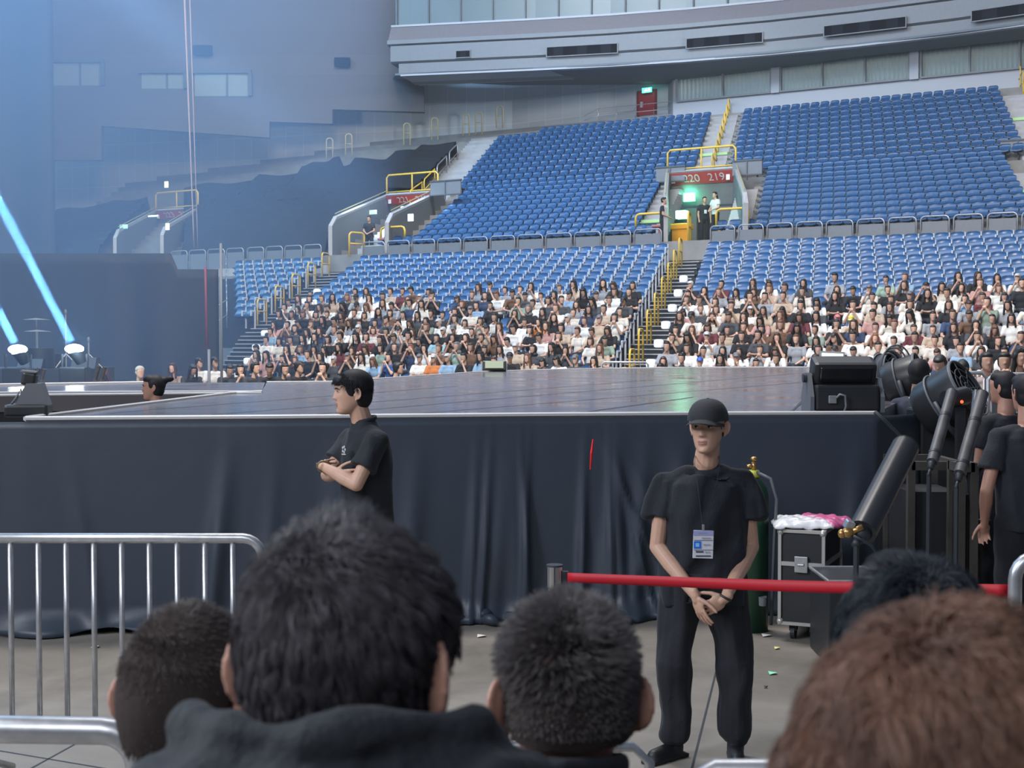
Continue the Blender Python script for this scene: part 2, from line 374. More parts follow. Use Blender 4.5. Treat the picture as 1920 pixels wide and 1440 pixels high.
# balcony window band
g = MB(); strip(g, [(-0.45, 18.2), (-0.45, 22)], -0.1)
M_bglass = mat('balcony_glass', (0.13, 0.17, 0.18), 0.3, spec=0.4, noise=0.06, nscale=0.5); struct(g.build('window_4', M_bglass), 'long band of greenish balcony windows')
mm = MB(); acc = 0.0; nxt = 0.0
for q in range(len(front)-1):
    a, b = front[q], front[q+1]; L_ = (b-a).length; t_ = (b-a)/L_; nn = Vector((t_.y, -t_.x, 0))
    while nxt <= acc+L_:
        p = a+t_*(nxt-acc)-nn*0.40; mm.box((p.x, p.y, 20.1), (0.07, 0.12, 3.9), (0, 0, math.atan2(t_.y, t_.x))); nxt += 1.68
    acc += L_
struct(mm.build('trim_4', M_darkg), 'dark mullions of the balcony windows')
# soffit
so = MB(); back = [G(735, 150, 80), G(960, 160, 78), G(1262, 158, 72), G(1600, 108, 66), G(2000, 66, 61)]
fr_ = [front[0], front[2], front[4], front[6], front[8]]
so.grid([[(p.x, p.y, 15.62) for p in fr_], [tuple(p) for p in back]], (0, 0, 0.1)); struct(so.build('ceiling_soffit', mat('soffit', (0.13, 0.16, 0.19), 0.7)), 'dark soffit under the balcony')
# vents in the fascia
def vent(u0, v0, u1, v1, Y, label):
    v_ = thing('air_vent', label, 'vent', G((u0+u1)/2, (v0+v1)/2, Y)); a = G(u0, (v0+v1)/2, Y); 
    return v_
VENTS = [(855, 882, 105, 98, 'smallest dark square vent at the left end of the balcony front'), (1025, 1158, 96, 92, 'long dark vent slot above the middle of the blue seats'), (1287, 1430, 79, 73, 'long dark vent slot of the balcony front above the red door side'), (1545, 1699, 55, 45, 'long dark vent slot right of the middle of the balcony front'), (1822, 1960, 27, 15, 'rightmost dark vent slot cut by the photo edge')]
def frontY(u_):
    a = (u_-960)/2600
    for p, q in zip(front, front[1:]):
        if p.x/p.y <= a <= q.x/q.y:
            d = q-p; s_ = (a*p.y-p.x)/(d.x-a*d.y); return (p+d*s_).y
    return front[0].y
for (u0, u1, va, vb, lab) in VENTS:
    a = G(u0, va, frontY(u0)-0.16); b = G(u1, vb, frontY(u1)-0.16); zc = (a.z+b.z)/2; m_ = (a+b)/2; L_ = (Vector((b.x, b.y))-Vector((a.x, a.y))).length
    rz = math.atan2(b.y-a.y, b.x-a.x); r = thing('air_vent', lab, 'vent', (m_.x, m_.y, zc), rz, 'vents in the balcony front')
    h = 0.48 if u1-u0 > 50 else 0.36
    f = MB(); f.box((0, 0.02, 0), (L_, 0.06, h)); f.build('recess', mat('vent_dark', (0.006, 0.007, 0.011), 0.9, spec=0.05), r)
    f = MB()
    for sx in (-1, 1): f.box((sx*L_/2, -0.01, 0), (0.04, 0.08, h+0.06))
    for sz_ in (-1, 1): f.box((0, -0.01, sz_*h/2), (L_, 0.08, 0.04))
    nb = max(1, int(L_/1.1))
    f.build('frame', M_greyp, r)
    for q in range(nb): f = MB(); f.box((-L_/2+(q+0.5)*L_/nb, 0.0, 0), (L_/nb*0.42, 0.05, h*0.92)); f.build('baffle', mat('vent_baffle', (0.014, 0.016, 0.024), 0.9, spec=0.05), r)
# ---------------- stepped warm grey wall on the left and the black masking drapes ----------------
poly = [(60, -80), (790, -80), (795, 210), (623, 205), (623, 232), (505, 228), (505, 258), (190, 236), (190, 300), (60, 300)]
w = MB(); w.prism([G(a, b, 77.5) for a, b in poly], (0, 0.5, 0)); 
bm_ = brickmat('warm_wall', (0.13, 0.118, 0.125), (0.11, 0.10, 0.107), 60, 1.2, 0.02, axes='xz')
struct(w.build('wall_left', bm_), 'warm dark stepped wall above the covered seats')
for (u0, v0, u1, v1, lab) in ((90, 118, 190, 160, 'leftmost pale control-room window in the hazy wall'), (265, 138, 345, 166, 'middle pale window in the hazy wall'), (365, 138, 466, 180, 'wide pale window right of the hanging rope')):
    p = G((u0+u1)/2, (v0+v1)/2, 77.42); wd = (u1-u0)/2600*77.1; hg = (v1-v0)/2600*77.1
    r = thing('booth_window', lab, 'window', p, 0, 'windows in the hazy wall')
    x = MB(); x.box((0, 0.1, 0), (wd, 0.1, hg)); x.build('pane', mat('booth_pane', (0.26, 0.31, 0.31), 0.5), r)
    x = MB(); x.box((0, 0, hg/2+0.1), (wd+0.3, 0.35, 0.2)); x.box((wd/2+0.1, 0, 0), (0.2, 0.35, hg)); x.box((wd*0.1, 0.03, 0), (0.1, 0.1, hg)); x.build('frame', M_darkg, r)
for (u0, v0, u1, v1, lab) in ((362, 85, 398, 104, 'dark vent in the hazy wall right of the rope'), (627, 108, 657, 125, 'dark vent in the hazy wall nearest the balcony'), (62, 45, 98, 65, 'faint dark vent high at the far left')):
    p = G((u0+u1)/2, (v0+v1)/2, 77.2); x = MB(); wd = (u1-u0)/2600*77; hg = (v1-v0)/2600*77; x.bbox((0, 0, 0), (wd, 0.3, hg), b=0.08)
    o = x.build('wall_vent', mat('vent_dark'), None); o.location = p; tag(o, lab, 'vent', 'vents in the hazy wall')
def drape(name, pts, z0, z1, m, folds, amp, label, thick=0.04, res=0.12, kind='structure', cat=None):
    """hanging cloth along a plan polyline; z1 may be a function of arc length; folds deepen towards the bottom"""
    P = [Vector((p[0], p[1], 0)) for p in pts]; rows = []; seg = []
    tot = sum((b-a).length for a, b in zip(P, P[1:])); N = int(tot/res)+1; pl = []
    for q in range(N+1):
        d = tot*q/N; acc = 0
        for a, b in zip(P, P[1:]):
            L_ = (b-a).length
            if d <= acc+L_+1e-6:
                t_ = (b-a)/L_; pl.append((a+t_*(d-acc), Vector((t_.y, -t_.x, 0)), d)); break
            acc += L_
    NZ = 14
    for r in range(NZ+1):
        f = r/NZ; row = []
        for (p, nn, d) in pl:
            zt = z1(d) if callable(z1) else z1
            w_ = math.sin(d*folds+1.3*math.sin(d*folds*0.37))*0.6+math.sin(d*folds*2.3+2+f*0.8)*0.25+math.sin(d*folds*0.31+1)*0.4
            row.append(p+nn*(amp*w_*(0.15+0.85*(1-f)))+Vector((0, 0, z0+(zt-z0)*f)))
        rows.append(row)
    mb = MB(); mb.grid(rows, (0, thick, 0)); o = mb.build(name, m, smooth=True)
    if kind == 'structure': struct(o, label)
    else: tag(o, label, cat)
    return o
d0 = G(-300, 400, 66); d1 = G(100, 400, 66)
drape('wall_masking', [(d0.x, d0.y), (d1.x, d1.y)], 0, 24, M_black, 1.1, 0.5, 'tall dark masking drape at the far left', res=0.3)
# backstage black curtain, left of the seating
d0 = G(-250, 475, 41); d1 = G(318, 475, 41); d2 = G(322, 505, 41); d3 = G(409, 508, 41)
drape('wall_backstage', [(d0.x, d0.y), (d1.x, d1.y), (d3.x, d3.y)], 0, lambda d: d0.z if d < (d1.x-d0.x)+0.1 else d3.z+0.05, M_black, 2.2, 0.12, 'black backstage curtain behind the left of the stage', res=0.2)
# tarpaulin over the closed upper block
def tarp(sl, sr, jtop, label, drop=True):
    rows = []
    for j in range(0, 71):
        f = j/70; row = []
        for q in range(91):
            g = q/90; jj = f*19; a_, b_ = sl(jj), sr(jj); s_ = a_+(b_-a_)*g; jt_ = jtop(s_); jj = f*jt_; a_, b_ = sl(jj), sr(jj); s_ = a_+(b_-a_)*g
            z = zu(jj)+0.95+0.06*math.cos(jj*2*math.pi)+0.07*math.sin(s_*1.7+jj)+0.08*math.sin(s_*0.6-jj*1.3)
            p = OU+e2*s_+c2*(ROWU*jj); row.append((p.x, p.y, z))
        rows.append(row)
    first = [(p[0]-n2.x*0.3, p[1]-n2.y*0.3, p[2]-1.0) for p in rows[0]]; top = [(p[0]+n2.x*0.4, p[1]+n2.y*0.4, p[2]-1.2) for p in rows[-1]]
    m = MB(); m.grid([first]+rows+[top], (0, 0, -0.02)); return tag(m.build('tarpaulin', M_tarp, smooth=True), label, 'tarpaulin')
def step(x, a, b): t_ = max(0, min(1, (x-a)/(b-a))); return t_*t_*(3-2*t_)
def jt(s):
    k = 13.2+step(s, -31.4, -31.0)+step(s, -27.9, -27.5)+step(s, -24.3, -23.9)+step(s, -21.7, -21.3)+step(s, -20.0, -19.6)
    return k + 2.0*math.exp(-((s+25.4)/0.5)**2)+1.0*math.exp(-((s+26.4)/1.1)**2)
tarp(lambda j: -27.2-0.54*j, lambda j: -17.5 if j > 9 else -18.9, jt, 'huge dark tarpaulin covering the closed seat block left of the stairs')
tarp(lambda j: -50.0, lambda j: -32.6-0.31*j, lambda s: 10.4+0.9*step(s, -41, -40.5)+0.9*step(s, -38.6, -38.2), 'dark tarpaulin over the seats at the far left beyond the hazy passage')

# ---------------- seats ----------------
def seat_meshes(kind):
    m1 = M_seat if kind == 'L' else M_seat2; b = MB(); W_ = 0.225
    # backrest: curved shell with rounded top, leaning back
    P = []
    for r in range(6):
        f = r/5; y0, z = (((0.04, 0.50), (0.10, 0.55), (0.16, 0.62), (0.195, 0.69), (0.205, 0.76), (0.20, 0.80)) if kind == 'L' else ((0.0, 0.47), (0.08, 0.51), (0.155, 0.57), (0.20, 0.635), (0.215, 0.69), (0.205, 0.73)))[r]; wd = W_*(0.93 if r < 5 else 0.78)
        P.append([(x*wd, y0-0.05*(x*x), z-0.025*(x**4)) for x in (-1, -0.6, 0, 0.6, 1)])
    b.grid(P, (0, 0.035, 0)); back = b.mesh('backrest', m1); back.polygons.foreach_set('use_smooth', [True]*len(back.polygons)); back.set_sharp_from_angle(angle=math.radians(50))
    s = MB(); P = []
    for r in range(5):
        f = r/4
        if kind == 'L': y = 0.16-0.20*f; z = 0.42+0.09*f+0.02*math.sin(f*3.1)
        else: y = 0.20-0.46*f; z = 0.44+0.02*math.sin(f*3.1)
        P.append([(x*W_*0.95, y, z-0.03*(1-x*x)) for x in (-1, -0.6, 0, 0.6, 1)])
    P = [[(a, min(b_, 0.06 if kind == 'U' else 0.12), c_) for a, b_, c_ in r_] for r_ in P]; s.grid(P, (0, 0.0, -0.05)); seat = s.mesh('seat_pan', m1); seat.polygons.foreach_set('use_smooth', [True]*len(seat.polygons)); seat.set_sharp_from_angle(angle=math.radians(50))
    a = MB(); 
    if kind == 'L':
        a.bbox((0.245, 0.03, 0.62), (0.045, 0.26, 0.05), b=0.012); a.bbox((0.245, -0.08, 0.54), (0.05, 0.06, 0.20), b=0.014); a.bbox((0.245, 0.12, 0.70), (0.035, 0.04, 0.16), b=0.012); a.box((0.25, 0.12, 0.3), (0.04, 0.05, 0.6)); 
    else:
        a.box((0.0, 0.18, 0.2), (0.05, 0.06, 0.42)); a.box((0, 0.05, 0.38), (0.3, 0.25, 0.03))
    arm = a.mesh('armrest' if kind == 'L' else 'bracket', M_arm if kind == 'L' else M_dark)
    return [('backrest', back), ('seat_pan', seat), ('armrest' if kind == 'L' else 'bracket', arm)]
SM = {'L': seat_meshes('L'), 'U': seat_meshes('U')}
seats = []   # (pos, kind, block, row, col, occupied)
def srange(s0, s1, n): return [s0+(s1-s0)*(k+0.5)/n for k in range(n)]
for i in range(17):
    for c, s in enumerate(srange(0.0, 12.5, 26)): seats.append((PL(s, i), 'L', 'right lower', i, c, i >= 8, s))
    L_ = ll_left(i); n = int(round((-1.45-L_)/0.502))
    for c, s in enumerate(srange(L_, -1.45, n)): seats.append((PL(s, i), 'L', 'left lower', i, n-1-c, i >= 8, s))
    if i <= 8:
        n = int(round((-16.85-lll_left(i))/0.53))
        for c, s in enumerate(srange(lll_left(i), -16.85, n)): seats.append((PL(s, i), 'L', 'far left lower', i, n-1-c, False, s))
for j in range(22):
    lo = j <= 10
    for c, s in enumerate(srange(0.0, 9.3, 20) if lo else srange(-1.7, 10.2, 25)): seats.append((PU(s, j), 'U', 'right upper', j, c, False, s))
    if j == 0:
        for c, s in enumerate(srange(-1.55, 0.0, 3)): seats.append((PU(s, j), 'U', 'right upper', j, c, False, s))
        for c, s in enumerate(srange(-4.63, -3.4, 3)[:2]): seats.append((PU(s, j), 'U', 'left upper', j, c, False, s))
        for c, s in enumerate(srange(-16.2, -14.7, 3)): seats.append((PU(s, j), 'U', 'left upper', j, c, False, s))
    sl = (-14.7, -4.63) if lo else (-15.5, -3.36)
    n = 21 if lo else 25
    for c, s in enumerate(srange(sl[0], sl[1], n)):
        if j == 21 and c < 5: continue
        seats.append((PU(s, j), 'U', 'left upper', j, n-1-c, False, s))
def vis(p): 
    a = p.x/p.y; return -0.25 < a < 0.385
ORD = ['', 'first', 'second', 'third', 'fourth', 'fifth', 'sixth', 'seventh', 'eighth', 'ninth', 'tenth', 'eleventh', 'twelfth', 'thirteenth', 'fourteenth', 'fifteenth', 'sixteenth', 'seventeenth', 'eighteenth', 'nineteenth', 'twentieth', 'twenty-first', 'twenty-second', 'twenty-third', 'twenty-fourth', 'twenty-fifth', 'twenty-sixth', 'twenty-seventh', 'twenty-eighth', 'twenty-ninth', 'thirtieth']
empt = [s for s in seats if not s[5] and vis(s[0])]
empt.sort(key=lambda s: s[0].length)
solo = empt[:300]; rest = empt[300:]+[s for s in seats if s[5] and vis(s[0])]
for (p, kind, blk, i, c, oc, s_) in solo:
    row = ORD[i+1]; 
    if blk == 'right lower': lab = 'empty blue seat, %s from the centre stair, %s row down, right block' % (ORD[min(c, 29)+1], row)
    elif blk == 'left lower': lab = 'empty blue seat, %s left of the centre stair, %s row down, left block' % (ORD[min(c, 29)+1], row)
    else: lab = 'empty blue upper seat, %s row above the grey panels, %s in the row' % (row, ORD[min(c, 29)+1])
    me = SM[kind]; o = link('stadium_seat', me[0][1]); o.location = p; o.rotation_euler = (0, 0, RZ)
    o = o; tag(o, lab, 'seat', 'empty blue seats of the %s block' % blk)
    for nm, m_ in me[1:]: link(nm, m_, o)
    o.name = 'stadium_seat'
# all further seats as one object
vv = []; ff = []; mi = []; off = 0; cz, sz_ = math.cos(RZ), math.sin(RZ)
src = {}
for kd in 'LU':
    V = []; Fc = []; M = []; o_ = 0
    for q, (nm, me) in enumerate(SM[kd]):
        co = np.array([v.co[:] for v in me.vertices]); V.append(co)
        for f in me.polygons: Fc.append(tuple(o_+x for x in f.vertices)); M.append({'L': [0, 0, 1], 'U': [2, 2, 3]}[kd][q])
        o_ += len(co)
    V = np.vstack(V); R = np.array([[cz, -sz_, 0], [sz_, cz, 0], [0, 0, 1]]); src[kd] = (V @ R.T, Fc, M)
for (p, kind, *_r) in rest:
    V, Fc, M = src[kind]; vv.append(V+np.array(p[:])); ff += [tuple(off+x for x in f) for f in Fc]; mi += M; off += len(V)
me = bpy.data.meshes.new('stadium_seats'); me.from_pydata(np.vstack(vv).tolist(), [], ff)
for m_ in (M_seat, M_arm, M_seat2, M_dark): me.materials.append(m_)
me.polygons.foreach_set('material_index', mi); o = link('stadium_seats', me); tag(o, 'hundreds more blue stadium seats filling the upper tier and under the crowd', 'seats', kind='stuff')

# ---------------- panels on the walkway parapet ----------------
OP = OL+n2*0.95
def PP(s, z): p = OP+e2*s; return Vector((p.x, p.y, z))
def panel(s0, s1, lab, z0=5.0, z1=6.07):
    w = s1-s0; r = thing('parapet_panel', lab, 'panel', PP((s0+s1)/2, z0), RZ, 'grey railed panels along the walkway')
    h = z1-z0; b = MB(); b.box((0, 0.03, (h-0.14)/2), (w-0.08, 0.03, h-0.2)); b.build('panel', M_greyp, r)
    pts = [(-w/2, 0, -0.2), (-w/2, 0, h-0.14)]
    for k in range(1, 5): a = math.pi/2*k/4; pts.append((-w/2+0.14*(1-math.cos(a)), 0, h-0.14+0.14*math.sin(a)))
    pts += [(-x, y, z) for x, y, z in reversed(pts)]
    b = MB(); b.ring_tube(pts, 0.024, 8); b.build('rail', M_rail, r, smooth=True)
nR = 11
for k in range(nR): panel(-0.22+k*1.04, -0.22+k*1.04+0.90, 'grey railed panel, %s to the right of the centre stair' % ORD[k+1])
for k in range(11):
    w = 13.44/11; a = -15.4+k*w; panel(a, a+w-0.14, 'grey railed panel, %s to the left of the centre stair' % ORD[11-k])
for k in range(4): a = -21.6+k*1.04; panel(a, a+0.92, 'grey railed panel, %s left of the left stair' % ORD[4-k])
for k in range(4): a = -26.1+k*1.1; panel(a, a+0.98, 'dim grey railed panel above the black curtain, %s from its left end' % ORD[k+1])
# concrete lip under them
b = MB(); 
for s0, s1 in ((-26.3, -17.2), (-15.5, -1.9), (-0.3, 14)):
    p = PP((s0+s1)/2, 0); b.box((p.x, p.y, 4.85), (s1-s0, 0.2, 0.7), (0, 0, RZ))
struct(b.build('trim_5', M_conc2), 'concrete lip under the parapet panels')

# ---------------- yellow handrails ----------------
def loop_rail(name, p, d, h, ln, lab, grp, r=0.03, m=M_yel, n=2):
    """an upside-down U loop, p foot, d horizontal direction of the loop"""
    o = thing(name, lab, 'handrail', p, 0, grp); d = Vector(d).normalized(); b = MB(); R_ = min(0.16, ln/2)
    pts = [Vector((0, 0, 0)), Vector((0, 0, h-R_))]
    for k in range(1, 5): a = math.pi/2*k/4; pts.append(d*(R_*(1-math.cos(a)))+Vector((0, 0, h-R_+R_*math.sin(a))))
    q = [d*ln-Vector((x.x, x.y, 0))+Vector((0, 0, x.z)) for x in reversed(pts)]
    b.ring_tube(pts+q, r, 8); b.build('rail', m, o, smooth=True)
    b = MB(); b.cyl((0, 0, h*0.55), tuple(d*ln+Vector((0, 0, h*0.55))), r*0.8, n=6); b.build('cross_bar', m, o, smooth=True)
    return o
M_lamp = mat('step_lamp', (0.9, 0.92, 0.95), 0.4, emit=(0.85, 0.93, 1.0), es=0.5)
k = 0
for i in (0.3, 2.2, 4.1, 6.0, 8.0, 10.0, 12.0, 14.0, 15.7):
    p = PL(-0.85, i); k += 1
    o = loop_rail('stair_handrail', p, -c2+Vector((0, 0, -0.0)), 0.95, 0.85, 'yellow looped handrail in the centre stair, %s from the top' % ORD[k], 'yellow handrails of the centre stair')
    if k > 1:
        q = PL(-0.55, i+0.45, 0.14); b = MB(); b.bbox((0, 0, 0), (0.26, 0.2, 0.24), b=0.07); oo = b.build('step_lamp', M_lamp); oo.location = q; oo.rotation_euler = (0, 0, RZ); tag(oo, 'white step lamp in the centre stair beside the %s yellow handrail from the top' % ORD[k], 'lamp', 'white step lamps')
k = 0
for i in (0.2, 2.0, 3.9, 5.8, 7.7):
    p = PL(-16.3, i); k += 1
    loop_rail('stair_handrail', p, -c2, 0.95, 0.8, 'yellow looped handrail in the left stair, %s from the top' % ORD[k], 'yellow handrails of the left stair')
k = 0
for i in (3.2, 4.7, 6.2, 7.5, 9.2, 11.0, 12.6, 14.2, 15.6):
    k += 1; sh = 0 if i <= 9 else 1.6*(i-9)/7.0; q = PL(-15.75+sh, i, 0.14); b = MB(); b.bbox((0, 0, 0), (0.26, 0.2, 0.22), b=0.07); oo = b.build('step_lamp', M_lamp); oo.location = q; oo.rotation_euler = (0, 0, RZ); tag(oo, 'white step lamp on the left stair, %s from the top' % ORD[k], 'lamp', 'white step lamps')
# upper aisle posts (centre), seen end on as thin yellow uprights
k = 0
for j in (11.3, 12.6, 13.9, 15.2, 16.5, 17.8, 19.1, 20.6, 22.0):
    k += 1; loop_rail('stair_handrail', PU(-2.5, j), c2, 1.05, 0.9, 'yellow handrail of the upper centre aisle, %s above the passage' % ORD[k], 'yellow handrails of the upper centre aisle')
k = 0
for j in (17.5, 18.8, 20.2, 21.5, 22.6):
    k += 1; loop_rail('stair_handrail', PU(11.3, j), c2, 1.1, 0.9, 'yellow handrail at the upper right edge, %s from below' % ORD[k], 'yellow handrails at the upper right')
def slope_rail(j0, j1, s, lab, m=M_yel):
    a = PU(s, j0); b_ = PU(s, j1); o = thing('stair_handrail', lab, 'handrail', a, 0, 'sloping rails of the upper left stair'); d = b_-a
    b = MB(); up = Vector((0, 0, 1.0)); b.ring_tube([Vector((0, 0, 0)), up*0.9, up+d*0.06, d+up*0.97, d+up*0.85, d], 0.032, 8); b.build('rail', m, o, smooth=True)
    b = MB(); b.cyl(tuple(up*0.5), tuple(d+up*0.5), 0.024, n=6); b.build('cross_bar', m, o, smooth=True)
slope_rail(8.2, 10.4, -17.3, 'yellow sloping handrail of the upper left stair, lowest of four'); slope_rail(10.8, 12.9, -17.3, 'yellow sloping handrail of the upper left stair, second from below')
slope_rail(13.4, 15.4, -17.3, 'grey-yellow sloping handrail of the upper left stair, third from below', M_rail); slope_rail(16.0, 17.8, -17.3, 'grey sloping handrail of the upper left stair, topmost of four', M_rail)
k = 0
for (u_, v_) in ((648, 292), (757, 272), (809, 262), (868, 255), (892, 252), (931, 240), (612, 300)):
    k += 1; p = G(u_, v_, 77); loop_rail('stair_handrail', p, (1, 0, 0), 1.2, 0.35, 'small faded yellow rail on the skyline, %s' % ('above x %s' % 'abcdefg'[k] if False else ['leftmost but one', 'just left of the dip', 'above the tarpaulin corner', 'left above the white stairs', 'right above the white stairs', 'at the top left corner of the blue seats', 'leftmost'][k-1]), 'faded rails on the skyline', m=mat('faded_yellow', (0.5, 0.45, 0.25), 0.6), r=0.04)

# ---------------- passages (vomitories) ----------------
M_sign = mat('red_sign', (0.78, 0.10, 0.09), 0.5); M_txt = mat('sign_white', (0.85, 0.85, 0.85), 0.5); M_green = mat('exit_green', (0.1, 0.9, 0.6), 0.4, emit=(0.12, 1.0, 0.62), es=4.0)
def text(name, body, size, m, parent, loc, rot, ext=0.004, align='CENTER'):
    c = bpy.data.curves.new(name, 'FONT'); c.body = body; c.size = size; c.extrude = ext; c.align_x = align; c.align_y = 'CENTER'
    o = bpy.data.objects.new('t', c); C.objects.link(o); dg = bpy.context.evaluated_depsgraph_get()
    me = bpy.data.meshes.new_from_object(o.evaluated_get(dg), depsgraph=dg); bpy.data.objects.remove(o); me.name = name; me.materials.clear(); me.materials.append(m)
    t = link(name, me, parent); t.location = loc; t.rotation_euler = rot; return t
def passage(sL, sR, lab, n1, n2_, lit, jt=9.2, sk=None):
    """side walls sloping with the terrace, header with number sign, railing on top, dark doorway"""
    o = thing('passage', lab, 'passage', PU((sL+sR)/2, 0), RZ); o['kind'] = 'structure'; del o['category']
    o.name = 'wall_passage'
    hw = (sR-sL)/2; zt = zu(jt)-zu(0); yd = jt*ROWU*0.93; sh = c2.dot(e2)*ROWU*jt
    M_w = M_conc2
    sk_ = c2.dot(e2) if sk is None else sk
    def P_(x, j, z): return Vector((x+sk_*ROWU*j, c2.dot(n2)*ROWU*j, z))
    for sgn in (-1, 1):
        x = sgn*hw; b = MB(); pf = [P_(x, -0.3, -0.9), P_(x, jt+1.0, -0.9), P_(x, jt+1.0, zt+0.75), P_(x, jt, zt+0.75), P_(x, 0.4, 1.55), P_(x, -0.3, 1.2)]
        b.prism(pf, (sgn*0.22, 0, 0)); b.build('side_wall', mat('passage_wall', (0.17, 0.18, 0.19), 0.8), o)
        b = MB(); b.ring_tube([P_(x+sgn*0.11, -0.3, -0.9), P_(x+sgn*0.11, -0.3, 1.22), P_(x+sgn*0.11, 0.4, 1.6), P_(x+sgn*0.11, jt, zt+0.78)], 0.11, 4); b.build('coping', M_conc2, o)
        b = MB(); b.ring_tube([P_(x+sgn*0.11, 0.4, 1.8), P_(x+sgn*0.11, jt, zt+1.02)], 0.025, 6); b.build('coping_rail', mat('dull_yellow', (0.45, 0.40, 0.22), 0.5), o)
    j0 = jt+0.9
    def hp(f): return jt-0.45+(j0-jt+0.45)*f, zt+0.78+(2.15-zt-0.78)*f
    b = MB(); (ja, za), (jb, zb) = hp(0), hp(1); b.prism([P_(-hw, jb, zb), P_(hw, jb, zb), P_(hw, ja, za), P_(-hw, ja, za)], (0, 0.2, 0.1)); b.build('header', M_conc2, o)
    (ja, za), (jb, zb) = hp(0.03), hp(0.36); off = Vector((0, -0.05, -0.03)); q0 = P_(-hw, ja, za); q1 = P_(hw, ja, za); q2 = P_(hw, jb, zb); q3 = P_(-hw, jb, zb)
    sg = MB(); sg.prism([q3+off, q2+off, q1+off, q0+off], (0, 0.02, 0)); sgo = sg.build('number_sign', M_sign, o)
    tl = math.pi-math.atan2(q1.z-q2.z, q1.y-q2.y); tl = math.atan2(q1.z-q2.z, q1.y-q2.y)
    cc = (q0+q1+q2+q3)/4+Vector((0, -0.09, -0.05)); hs_ = (q1-q2).length*0.85
    text('lettering', n1, hs_, M_txt, sgo, cc+Vector((-hw*0.28, 0, 0)), (tl, 0, 0)); text('lettering', n2_, hs_, M_txt, sgo, cc+Vector((hw*0.50, 0, 0)), (tl, 0, 0))
    b = MB()
    for q in (-1, 1): b.box(cc+Vector((q*hw*0.86, 0, 0.0)), (0.16, 0.03, hs_*0.55))
    b.build('sign_arrow', M_txt, sgo)
    b = MB(); b.box(tuple(P_(-hw*0.55, j0+0.1, 0.6)), (hw*0.9, 0.2, 2.9)); b.box(tuple(P_(hw*0.8, j0+0.1, 0.6)), (hw*0.4, 0.2, 2.9)); b.build('end_wall', mat('passage_wall'), o)
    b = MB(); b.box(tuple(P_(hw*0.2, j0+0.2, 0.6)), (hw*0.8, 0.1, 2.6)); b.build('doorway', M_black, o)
    # top rail
    b = MB(); T = [P_(-hw-0.1, jt, zt+0.6), P_(-hw-0.1, jt, zt+1.75), P_(hw+0.1, jt, zt+1.75), P_(hw+0.1, jt, zt+0.6)]; T2 = [T[0], T[1]-Vector((0, 0, 0.12)), T[1]+Vector((0.12, 0, 0)), T[2]-Vector((0.12, 0, 0)), T[2]-Vector((0, 0, 0.12)), T[3]]
    b.ring_tube(T2, 0.045, 8); b.cyl(P_(-hw-0.1, jt, zt+0.95), P_(hw+0.1, jt, zt+0.95), 0.035, n=6); b.cyl(P_(0, jt, zt+0.6), P_(0, jt, zt+1.75), 0.035, n=6)
    b.build('top_rail', M_yel, o, smooth=True)
    return o, P_, hw, zt, j0
oA, PA, hwA, ztA, jA = passage(-3.3, -0.45, 'concrete passage between upper blocks under the red 220 and 219 sign', '220', '219', True, sk=-0.43)
oB, PB, hwB, ztB, jB = passage(-18.6, -15.9, 'concrete passage under the red 221 and 220 sign beside the left stairs', '221', '220', False, jt=8.4)
oC, PC, hwC, ztC, jC = passage(-31.4, -28.6, 'hazy passage with a faded red sign far left', '223', '222', False, jt=8.4, sk=-0.62)
def wpt(o, p): return Matrix.Translation(o.location) @ Matrix.Rotation(RZ, 4, 'Z') @ p
def exitlamp(o, p, size, es, lab, colr=(0.15, 1.0, 0.6), power=0, lamp_off=(0, -0.6, 0)):
    w = wpt(o, Vector(p)); b = MB(); b.bbox((0, 0, 0), size, b=0.02); x = b.build('exit_sign', mat('exit_%s' % len(MATS), (0.3, 0.9, 0.7), 0.4, emit=colr, es=es)); x.location = w; x.rotation_euler = (0, 0, RZ); tag(x, lab, 'exit sign')
    if power: lamp('POINT', 'exit_glow', wpt(o, Vector(p)+Vector(lamp_off)), (0, 0, 0), power, colr, 0.15)
    return x
exitlamp(oA, PA(-0.7, 9.3, 2.45), (0.85, 0.1, 0.36), 7, 'bright green exit light under the 220 and 219 sign', power=26)
xl = exitlamp(oA, PA(-hwA+0.55, 2.2, 1.15), (0.4, 0.25, 0.3), 12, 'glaring green lamp on top of the orange podium', colr=(0.25, 1.0, 0.55), power=70, lamp_off=(0.1, -0.2, 0.25))
xl.name = 'podium_lamp'; xl['category'] = 'lamp'
for (s, j, lab) in ((-14.95, 0.6, 'white lit notice on the passage side wall beside the stairs'), (-34.4, 2.2, 'white lit notice beside the far left passage')):
    pass
def glowbox(u_, v_, Y, w, h, lab, col, es, name='lit_notice', cat='notice', rz=RZ):
    b = MB(); b.bbox((0, 0, 0), (w, 0.06, h), b=0.015); x = b.build(name, mat('lit_%d' % len(MATS), (0.9, 0.95, 0.95), 0.4, emit=col, es=es)); x.location = G(u_, v_, Y); x.rotation_euler = (0, 0, rz); return tag(x, lab, cat)
glowbox(770, 408, 57.1, 0.26, 0.30, 'white lit notice on the passage side wall beside the left stairs', (0.8, 0.95, 1), 1.2)
glowbox(314, 425, 62, 0.2, 0.3, 'small white lit notice right of the far left passage', (0.75, 0.88, 1), 1.5)
glowbox(312, 346, 70, 0.22, 0.3, 'yellow-green lit lamp on the rail of the far left passage', (0.75, 1.0, 0.25), 4, 'passage_lamp', 'lamp')
glowbox(759, 391, 62.3, 0.42, 0.2, 'small pale green exit sign in the passage under the 221 sign', (0.35, 1.0, 0.75), 1.6, 'exit_sign', 'exit sign')
